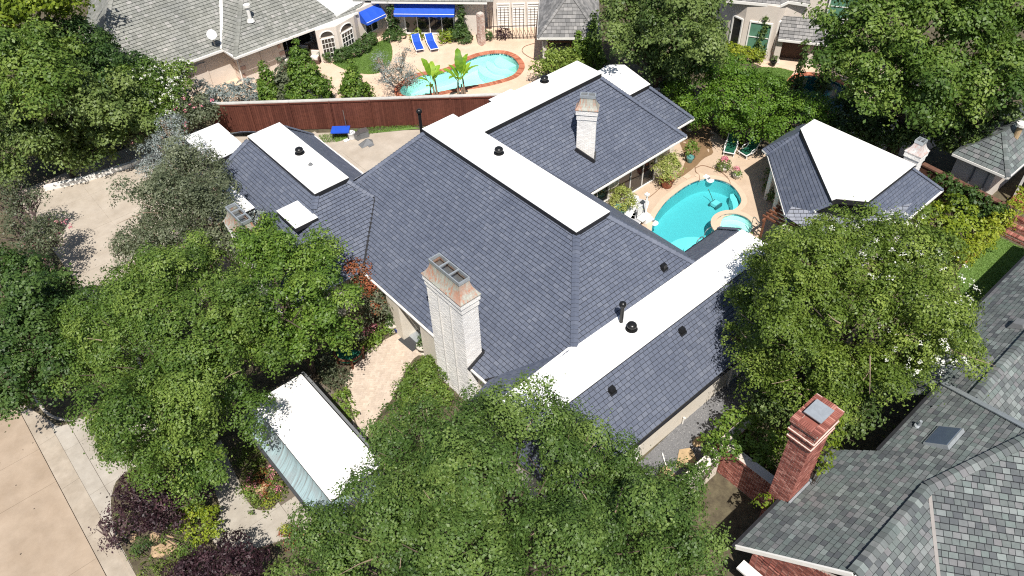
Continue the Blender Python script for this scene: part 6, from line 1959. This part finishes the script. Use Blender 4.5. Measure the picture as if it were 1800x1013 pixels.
def banana(label, px, py, fronds, s=1.9):
    b = at(px, py)
    root = thing('banana_plant', label, 'banana plant', b, 0, 'banana plants behind the fence')
    for k in range(3): MB().tube([(.3 * math.cos(k * 2.1), .3 * math.sin(k * 2.1), -.05), (.2 * math.cos(k * 2.1), .2 * math.sin(k * 2.1), .85 * s - .2 * k)], .10, 8, .05).build('stem', M['pale_bark'], root)
    for az, tilt, L, W in fronds:
        a = math.radians(az + random.uniform(-12, 12))
        d = Vector((math.cos(a), math.sin(a), 0))
        side = Vector((-d.y, d.x, 0))
        side = (side + up * random.uniform(-.5, .5)).normalized()
        n = 14
        z0 = .7 * s + random.uniform(-.45, .3)
        o_ = d * .12
        vs, fs = [], []
        t0_ = math.radians(tilt)
        bend = random.uniform(.5, 1.5)
        c = o_ + up * z0
        for i in range(n + 1):
            t = i / n
            ang = t0_ - bend * t * t
            if i: c = c + (d * math.cos(ang) + up * math.sin(ang)) * (L / n)
            w = .03 if t < .2 else W * 1.15 * max(.0, math.sin(PI * min(1, (t - .2) / .8) ** .75)) ** .6 * (1 + random.uniform(-.22, .08)) + .01
            fold = .25 * w
            vs += [c + side * w + up * fold, Vector(c), c - side * w + up * fold]
        for i in range(n): fs += [(i * 3, i * 3 + 1, i * 3 + 4, i * 3 + 3), (i * 3 + 1, i * 3 + 2, i * 3 + 5, i * 3 + 4)]
        o = MB().add(vs, fs).build('frond', M['leaf_banana'], root)
        at_ = o.data.attributes.new('tint', 'FLOAT', 'FACE')
        t_ = random.gauss(.55, .22)
        at_.data.foreach_set('value', [min(1, max(0, t_ + random.gauss(0, .12))) for _ in o.data.polygons])
    return root


banana('banana plant with wide bright leaves, left of the pair behind the fence', 764, 176, [(140, 70, 1.9, .24), (100, 80, 1.7, .25), (15, 66, 1.4, .22), (215, 60, 1.3, .2), (60, 76, 1.5, .22), (320, 62, 1.0, .2), (170, 50, 1.2, .2), (255, 68, 1.1, .18)])
banana('taller banana plant with one upright leaf, right of the pair behind the fence', 812, 172, [(60, 87, 2.2, .28), (25, 78, 1.9, .25), (140, 68, 1.7, .22), (-35, 58, 1.7, .24), (-5, 64, 1.4, .2), (225, 56, 1.1, .2), (100, 72, 1.6, .22), (285, 62, 1.1, .2), (180, 60, 1.3, .2)])
# ------------------------------------------------------------------ furniture and small things
up = Vector((0, 0, 1))


def lounger(label, p, rz, cloth, frame, group, back=35, L=1.95, W=.66, arms=False, h=.34, sl=1.22):
    t = thing('sun_lounger', label, 'lounger', p, rz, group)
    ca, sa = math.cos(math.radians(back)), math.sin(math.radians(back))
    bl = L - sl
    f = MB()
    for s in (-1, 1):
        f.box(0, sl, s * W / 2 - .025, s * W / 2 + .025, h - .06, h)
        f.beam((0, s * W / 2, h - .03), (-bl * ca, s * W / 2, h - .03 + bl * sa), .05, .06)
    f.box(sl - .05, sl, -W / 2 + .026, W / 2 - .026, h - .055, h - .005)
    f.beam((-bl * ca, -W / 2, h - .03 + bl * sa), (-bl * ca, W / 2, h - .03 + bl * sa), .05, .06)
    f.build('frame', M[frame], t)
    for x in (.1, sl - .12):
        for s in (-1, 1): MB().box(x - .025, x + .025, s * (W / 2 - .02) - .025, s * (W / 2 - .02) + .025, 0, h - .06).build('leg', M[frame], t)
    c = MB()
    k = 4
    for i in range(k): c.box(.01 + (sl - .07) * i / k, (sl - .07) * (i + 1) / k - .008, -W / 2 + .035, W / 2 - .035, h - .02, h + .05)
    c.build('seat_cushion', M[cloth], t)
    b = MB()
    for i in range(3):
        m = bl * (i + .5) / 3
        b.obox((-m * ca - sa * .03, 0, h + m * sa + .03 * ca), Vector((ca, 0, -sa)) * (bl / 6 - .005), (0, W / 2 - .035, 0), Vector((sa, 0, ca)) * .035)
    b.build('back_cushion', M[cloth], t)
    if arms:
        for s in (-1, 1): MB().tube([(-.15, s * (W / 2 + .03), h), (-.12, s * (W / 2 + .05), h + .24), (.38, s * (W / 2 + .05), h + .22), (.42, s * (W / 2 + .03), h)], .03, 6).build('armrest', M[frame], t)
    return t


def heading(a, b):
    d = b - a
    return math.atan2(d.y, d.x)


for lab, hd, ft in (('blue sun lounger nearest the awning steps, left of two', (734, 82), (742, 100)), ('blue sun lounger right of its twin on the peach terrace', (758, 81), (767, 97))):
    a, b = at(*hd), at(*ft)
    lounger(lab, a, heading(a, b), 'blue_cloth', 'white_plastic', 'blue sun loungers on the neighbour terrace')
a = at(1284, 264)
lounger('green cushioned white chair facing the pool, left of two', a, heading(a, at(1280, 276)), 'green_cloth', 'white_plastic', 'green garden chairs on the terrace', 58, 1.65, .68, True, sl=.85)
a = at(1318, 270)
lounger('green cushioned armchair turned sideways, right of two', a, heading(a, at(1304, 277)), 'green_cloth', 'white_plastic', 'green garden chairs on the terrace', 58, 1.6, .68, True, sl=.8)
st = thing('side_table', 'small brown round side table between the two green chairs', 'table', at(1311, 260))
MB().lathe([(.24, .42), (.25, .44), (.24, .46)], (0, 0, 0), 16).build('table_top', M['wicker'], st)
MB().tube([(0, 0, 0), (0, 0, .42)], .03, 8).lathe([(.18, 0), (.03, .05)], (0, 0, 0), 12).build('pedestal', M['wicker'], st)
WG = 'white loungers pushed together at the pool edge'
a = at(1109, 372)
lounger('white plastic lounger left of the group beside the teal pot', a, heading(a, at(1106, 392)), 'white_plastic', 'white_plastic', WG, 30)
a = at(1124, 380)
lounger('white lounger with grey sling leaning forward in the middle of the group', a, heading(a, at(1113, 400)), 'grey_mesh', 'white_plastic', WG, 40)
# pool lift
pl = thing('pool_lift', 'white pool lift with upright mast and boxy base by the pool edge', 'pool lift', at(1134, 388))
MB().box(-.3, .3, -.28, .28, .02, .3).box(-.22, .22, -.2, .2, .3, .46).build('base', M['white_plastic'], pl)
MB().tube([(.05, .05, .4), (.1, .15, 1.75)], .05, 8).build('mast', M['white_plastic'], pl)
MB().box(-.02, .22, .05, .27, 1.75, 1.85).build('mast_head', M['white_plastic'], pl)
s_ = MB()
for k in range(6): s_.box(-.62 + .06 * k, -.59 + .06 * k, .1, .14, .3, 1.25)
s_.box(-.64, -.26, .1, .14, 1.22, 1.28).box(-.64, -.26, .1, .14, .6, .66).build('seat_back', M['white_plastic'], pl)
MB().box(-.66, -.24, -.32, .1, .42, .5).build('seat', M['white_plastic'], pl)


def pot(label, px, py, m, r, h, plant, name='potted_plant', group=None, cat='potted plant', gap=None):
    b = at(px, py)
    t = thing(name, label, cat, b, 0, group)
    MB().lathe([(r * .62, 0), (r * .7, .03), (r * .98, h * .8), (r * 1.06, h * .82), (r * 1.06, h), (r * .92, h), (r * .88, h * .9)], (0, 0, 0), 22).build('pot', M[m], t, True)
    MB().lathe([(r * .86, h * .85), (r * .2, h * .9)], (0, 0, 0), 14).build('potting_soil', M['soil'], t)
    for (mm, lob, kw) in plant: crown_object(t, lob, M[mm], 'foliage' if 'petal' not in mm else 'blossoms', **kw)
    return t


bam = dict(dens=190, leaf=.17, wide=.26, wisp=.35, clump=.24, rag=.3, droop=.22, tint0=.55)
pot('feathery bamboo in a large terracotta pot by the glass doors', 1172, 328, 'terracotta', .42, .62, [('leaf_bamboo', [(0, 0, 1.3, .75), (.3, .25, 1.35, .65), (-.3, .1, 1.2, .6), (.55, .4, 1.3, .5), (0, 0, 1.8, .5), (-.1, -.3, 1.1, .5)], bam)])
pot('feathery bamboo in a teal glazed pot at the left of the pool', 1091, 376, 'teal_pot', .40, .52, [('leaf_bamboo', [(0, 0, 1.15, .65), (.35, .2, 1.2, .55), (-.3, .05, 1.05, .5), (0, 0, 1.6, .5), (.2, -.25, 1.0, .45)], bam)])
pot('small leafy shrub in a teal pot near the mud stain', 1212, 285, 'teal_pot', .24, .42, [('leaf_bright', [(0, 0, .9, .38), (.1, .1, 1.25, .3), (.15, -.05, .8, .3)], dict(dens=150, leaf=.12, clump=.14, tint0=.6))])
fp_ = dict(dens=170, leaf=.09, clump=.12)
pot('round flowering planter with red blooms nearer the pool corner', 1271, 300, 'urn', .34, .32, [('leaf_bed', [(0, 0, .45, .46), (.2, .1, .4, .3), (-.2, -.05, .4, .32)], fp_), ('pink_petals', [(.0, .05, .85, .2), (.12, .1, .8, .14)], dict(dens=90, leaf=.09, clump=.08))], 'flower_planter', 'flower planters on the terrace', 'planter')
pot('small flowering planter with pale pink blooms by the shadow edge', 1294, 313, 'urn', .26, .3, [('leaf_bright', [(0, 0, .42, .32), (.1, .1, .45, .22)], fp_), ('pink_petals', [(.05, .1, .65, .16), (-.08, .05, .6, .12)], dict(dens=90, leaf=.08, clump=.08))], 'flower_planter', 'flower planters on the terrace', 'planter')


def urn(label, px, py):
    t = thing('urn_planter', label, 'urn', at(px, py), 0, 'stone urns flanking the entry')
    MB().lathe([(.2, 0), (.2, .06), (.09, .1), (.08, .2), (.2, .28), (.3, .42), (.34, .5), (.36, .52), (.36, .57), (.3, .57)], (0, 0, 0), 22).build('urn_bowl', M['urn'], t, True)
    MB().lathe([(.29, .5), (.1, .54)], (0, 0, 0), 14).build('potting_soil', M['soil'], t)
    crown_object(t, [(0, 0, .72, .32), (0, 0, .98, .24), (.02, .02, 1.16, .14)], M['leaf_box'], 'foliage', dens=260, leaf=.075, clump=.09, rag=.06, tint0=.75)
    return t


urn('stone urn with clipped shrub left of the doorway beside the blue pot', 692, 581)
urn('stone urn with clipped shrub right of the doorway near the tall white chimney', 746, 620)
bp = MB().lathe([(.13, 0), (.2, .14), (.2, .3), (.23, .34), (.19, .34), (.16, .28)], (0, 0, 0), 18).build('blue_pot', M['blue_pot'], None, True)
bp.location = at(700, 583)
tag(bp, 'cobalt blue glazed pot on the ground beside the left urn', 'pot')
q = [at(700, 598), at(714, 588), at(738, 610), at(725, 619)]
dm_ = MB().prism([p.xy for p in q], .022, .045).build('doormat', M['dark_mat'])
tag(dm_, 'large charcoal doormat before the entry door', 'mat')
# curved bench
bench = thing('bench', 'curved redwood bench with dark green cushion in the shade of the courtyard', 'bench', at(617, 632))
bench.rotation_euler = (0, 0, math.radians(30))
arc = lambda r, z, a0=70, a1=290, n=12: [(r * math.cos(math.radians(a0 + (a1 - a0) * k / n)), r * math.sin(math.radians(a0 + (a1 - a0) * k / n)), z) for k in range(n + 1)]
MB().tube(arc(.72, .72), .06, 6).build('backrest', M['brown_wood'], bench)
ci, co = arc(.0, .5), arc(.66, .5)
MB().prism([(p[0], p[1]) for p in co], .44, .54).build('cushion', M['green_cloth'], bench)
MB().prism([(p[0] * .95, p[1] * .95) for p in co], .36, .43).build('seat', M['brown_wood'], bench)
for k in (0, 4, 8, 12):
    p = arc(.66, 0)[k]
    MB().box(p[0] - .04, p[0] + .04, p[1] - .04, p[1] + .04, 0, .7).build('leg', M['brown_wood'], bench)
for s in (0, 12):
    p = arc(.74, 0)[s]
    MB().beam((p[0], p[1], .62), (p[0] + .3, p[1] * .75, .62), .09, .06).build('armrest', M['brown_wood'], bench)

# pool bits
for lab, px, py in (('white skimmer float at the far edge of the pool', 1247, 316), ('white skimmer float at the near left edge of the pool', 1149, 391)):
    t = thing('skimmer', lab, 'skimmer', at(px, py, -.05), 0, 'skimmer floats in the pool')
    MB().lathe([(.2, -.1), (.24, -.04), (.24, .0), (.2, .02)], (0, -.06, 0), 18).build('float', M['white_plastic'], t, True)
    MB().box(-.17, .17, .1, .42, .05, .12).build('lid', M['white_plastic'], t)
    MB().box(-.1, .1, .0, .12, .03, .1).build('grille', M['grey_plastic'], t)
rb = thing('pool_cleaner', 'square pool cleaning robot on the floor of the turquoise pool', 'pool cleaner', at(1257, 362, -1.0))
MB().box(-.24, .24, -.2, .2, .06, .26).build('body', M['white_plastic'], rb)
for s in (-1, 1): MB().box(-.3, .3, s * .25 - .05, s * .25 + .05, 0, .2).build('track', M['grey_plastic'], rb)
MB().tube([(0, .2, .25), (.1, .5, .5), (0, .7, .9)], .02, 6).build('cable', M['hose'], rb)


def rail(label, pts, r=.024, grp='bent steel handrails at the pool steps'):
    o = MB().tube(smooth_line(pts, 5), r, 8).build('handrail', M['steel'])
    return tag(o, label, 'handrail', grp)


b = at(1320, 402)
c = at(1329, 415)
rail('tall bent handrail at the right rim of the spa', [b, b + up * .85, c.lerp(b, .3) + up * .95, c + up * .85, c])
b, c = at(1316, 409), at(1324, 413)
rail('lower double handrail beside the tall spa rail', [b + up * .05, b + up * .3, c + up * .3, c])
b, c = at(1236, 427), at(1248, 420)
rail('handrail over the pale pool steps', [b - up * .3, b + up * .8, c + up * .85, c])
b, c = at(1222, 443), at(1232, 436)
rail('second handrail partly hidden by the low roof', [b - up * .3, b + up * .8, c + up * .82, c])


def hose(label, px, r=.022, z=.03, m='hose', name='garden_hose'):
    o = MB().tube(smooth_line([at(a, b_, z) for a, b_ in px], 6), r, 6).build(name, M[m])
    return tag(o, label, 'hose', 'hoses lying on the terrace')


hose('brown hose running from the teal pot along the glass doors', [(1098, 368), (1120, 360), (1145, 344), (1160, 330), (1163, 322)])
hose('thin hose curving round the far rim of the pool', [(1222, 296), (1234, 291), (1250, 295), (1268, 303), (1280, 314), (1284, 323)])
hose('short hose near the white paving stones by the pool rim', [(1222, 293), (1223, 302), (1229, 308), (1229, 320)])
hose('dark hose loop below the white loungers', [(1127, 400), (1128, 410), (1134, 414), (1144, 414)])
cl = [at(1357 + 9 * math.cos(t) * (1 + .05 * math.sin(t * 3)), 377 + 6 * math.sin(t), .03 + .01 * t) for t in [k * .35 for k in range(54)]]
tag(MB().tube(cl, .022, 6).build('coiled_hose', M['hose']), 'coiled hose lying in the shade of the pool house', 'hose')
hose('thin hose curling across the neighbour terrace beside the garage', [(940, 76), (922, 82), (918, 90), (926, 98), (938, 104)], .025)
for k, (px, py) in enumerate(((1208, 311), (1229, 309))):
    o = MB().box(-.25, .25, -.18, .18, .002, .04).build('paving_stone', M['coping'])
    o.location = at(px, py)
    tag(o, ('pale loose paving stone left of the hose end', 'pale loose paving stone right by the hose end')[k], 'stone')
oc = thing('orange_cone', 'small orange bundle against the wall left of the teal pot', 'bundle', at(1056, 366))
MB().lathe([(.2, 0), (.18, .06), (.09, .3), (.03, .5)], (0, 0, 0), 14).box(-.24, .24, -.2, .2, 0, .04).build('body', M['orange'], oc)
# pergola beside the pool house
pg = thing('pergola', 'brown wooden pergola end with rafters beside the low white roof', 'pergola', at(1372, 428, 0))
for k in range(7): MB().box(-1.0 + .32 * k, -.92 + .32 * k, -1.0, 1.0, 1.95, 2.07).build('rafter', M['brown_wood'], pg)
for y in (-.8, .8):
    MB().box(-1.2, 1.3, y - .05, y + .05, 1.8, 1.94).build('beam', M['brown_wood'], pg)
    for x in (-1.0, 1.1): MB().box(x - .05, x + .05, y - .05, y + .05, 0, 1.8).build('post', M['brown_wood'], pg)
bc = thing('cart', 'teal covered garden cart in the shade by the pergola', 'cart', at(1364, 418))
MB().box(-.35, .35, -.25, .25, .25, .6).build('body', M['teal_pot'], bc)
for s in (-1, 1): MB().lathe([(.16, -.03), (.16, .03)], (s * .25, -.3, .16), 12).build('wheel', M['black'], bc)

# behind the house: the blue table and loose things on the back drive
bt = thing('work_table', 'blue topped folding table beside the red fence', 'table', at(601, 241))
bt.rotation_euler = (0, 0, math.atan2(fd.y, fd.x))
MB().box(-.62, .62, -.42, .42, .55, .62).build('table_top', M['blue_cloth'], bt)
for x in (-.5, .5):
    for y in (-.32, .32): MB().box(x - .03, x + .03, y - .03, y + .03, 0, .55).build('leg', M['black'], bt)
pole = MB().tube([(0, 0, 0), (.02, .1, 1.9)], .02, 6).build('pole', M['steel'])
pole.location = at(612, 237)
tag(pole, 'thin pale pole leaning on the fence behind the blue table', 'pole')
bk = thing('bucket', 'white bucket beside the blue table', 'bucket', at(619, 243))
MB().lathe([(.22, 0), (.27, .45), (.28, .46), (.24, .46), (.21, .1)], (0, 0, 0), 18).build('bucket_body', M['white_plastic'], bk, True)
MB().tube([(.27 * math.cos(t), 0, .46 + .2 * math.sin(t)) for t in [PI * k / 8 for k in range(9)]], .012, 5).build('handle', M['steel'], bk)
for lab, px, py, s in (('grey plastic bin with lid furthest right by the fence', 640, 240, .3), ('flat grey tub between bucket and bin', 631, 243, .26)):
    t = thing('bin', lab, 'bin', at(px, py), random.uniform(-.4, .4))
    MB().box(-s, s, -s * .8, s * .8, 0, s * 1.5).build('bin_body', M['grey_plastic'], t)
    MB().box(-s * 1.06, s * 1.06, -s * .86, s * .86, s * 1.5, s * 1.68).build('lid', M['steel'], t)
tp = MB().add([(-.5, -.3, .02), (.4, -.35, .02), (.6, .1, .02), (.1, .4, .02), (-.45, .25, .02), (-.2, -.1, .3), (.2, 0, .34), (.1, .15, .25)],
              [(0, 1, 6, 5), (1, 2, 6), (2, 3, 7, 6), (3, 4, 5, 7), (4, 0, 5), (5, 6, 7)]).build('tarp', M['grey_plastic'])
tp.location = at(643, 253)
tag(tp, 'crumpled dark grey tarp on the back drive', 'tarp')
tag(link('small_board', MB().box(-.2, .2, -.14, .14, 0, .05).mesh('small_board', M['grey_plastic']), None, Matrix.Translation(at(652, 256))), 'small dark board beside the grey tarp', 'board')
tag(link('white_rag', MB().add([(-.2, -.15, .01), (.2, -.12, .01), (.25, .2, .01), (-.15, .2, .01), (0, 0, .12)], [(0, 1, 4), (1, 2, 4), (2, 3, 4), (3, 0, 4)]).mesh('white_rag', M['white_plastic']), None, Matrix.Translation(at(609, 247))), 'white rag in front of the blue table', 'rag')
# neighbour porch seats
for lab, px, py, rz in (('cream cushioned wicker chair at the edge of the upper left porch', 556, 109, -.9), ('wicker chair deeper in the upper left porch', 536, 100, -.9), ('wicker chair half behind the fence evergreen', 512, 122, .6)):
    t = thing('wicker_chair', lab, 'chair', at(px, py), rz, 'wicker chairs on the porch')
    MB().box(-.42, .42, -.4, .4, .05, .36).box(-.46, .46, .3, .44, .36, .85).box(-.48, -.36, -.4, .3, .36, .6).box(.36, .48, -.4, .3, .36, .6).build('frame', M['wicker'], t)
    MB().box(-.34, .34, -.38, .28, .362, .5).build('seat_cushion', M['cushion'], t)
    MB().box(-.32, .32, .14, .29, .502, .86).build('back_cushion', M['cushion'], t)
dp = pot('dark pot with a small plant on the lawn by the porch column', 1358, 116, 'black', .24, .4, [('leaf_dark', [(0, 0, .55, .28)], fp_)])
# stepping stones on the gravel walk
for i, (lab, pts) in enumerate((('large tan flagstone on the gravel, middle one', [(1188, 822), (1194, 791), (1212, 788), (1217, 792), (1224, 808), (1218, 818), (1196, 823)]),
                               ('tan flagstone half under the vine, furthest along the gravel', [(1217, 778), (1224, 769), (1232, 768), (1238, 776), (1230, 785), (1220, 786)]),
                               ('nearest tan flagstone on the gravel beside the big tree', [(1155, 833), (1170, 818), (1188, 836), (1180, 850), (1158, 848)]))):
    z_ = .0
    o = MB().prism([at(a, b_).xy for a, b_ in pts], -.02, .03 + .004 * i).build('flagstone', M['stone'])
    tag(o, lab, 'stone', 'flagstones on the gravel walk')
o = MB().beam((0, 0, .04), (.35, .5, .04), .05, .04).build('white_stick', M['white_trim'])
o.location = at(1170, 818, .03)
tag(o, 'short white stick on the gravel near the nearest flagstone', 'stick')

# litter on the concrete
fl = MB()
for _ in range(60):
    k = random.random()
    if k < .6: x, y, z = random.uniform(-10, -2.6), random.uniform(17, 33), -.09
    else: x, y, z = random.uniform(-1.5, 4), random.uniform(17.5, 33), .012
    r_ = random.uniform(.025, .055)
    t_ = random.uniform(0, 6.3)
    c_, s__ = math.cos(t_) * r_, math.sin(t_) * r_
    fl.add([(x - c_, y - s__, z + .01), (x + s__ * .5, y - c_ * .5, z + .02), (x + c_, y + s__, z + .012), (x - s__ * .5, y + c_ * .5, z + .025)], [(0, 1, 2, 3)])
tag(fl.build('fallen_leaves', M['bark']), 'few dry brown leaves scattered on the street and drive', kind='stuff')
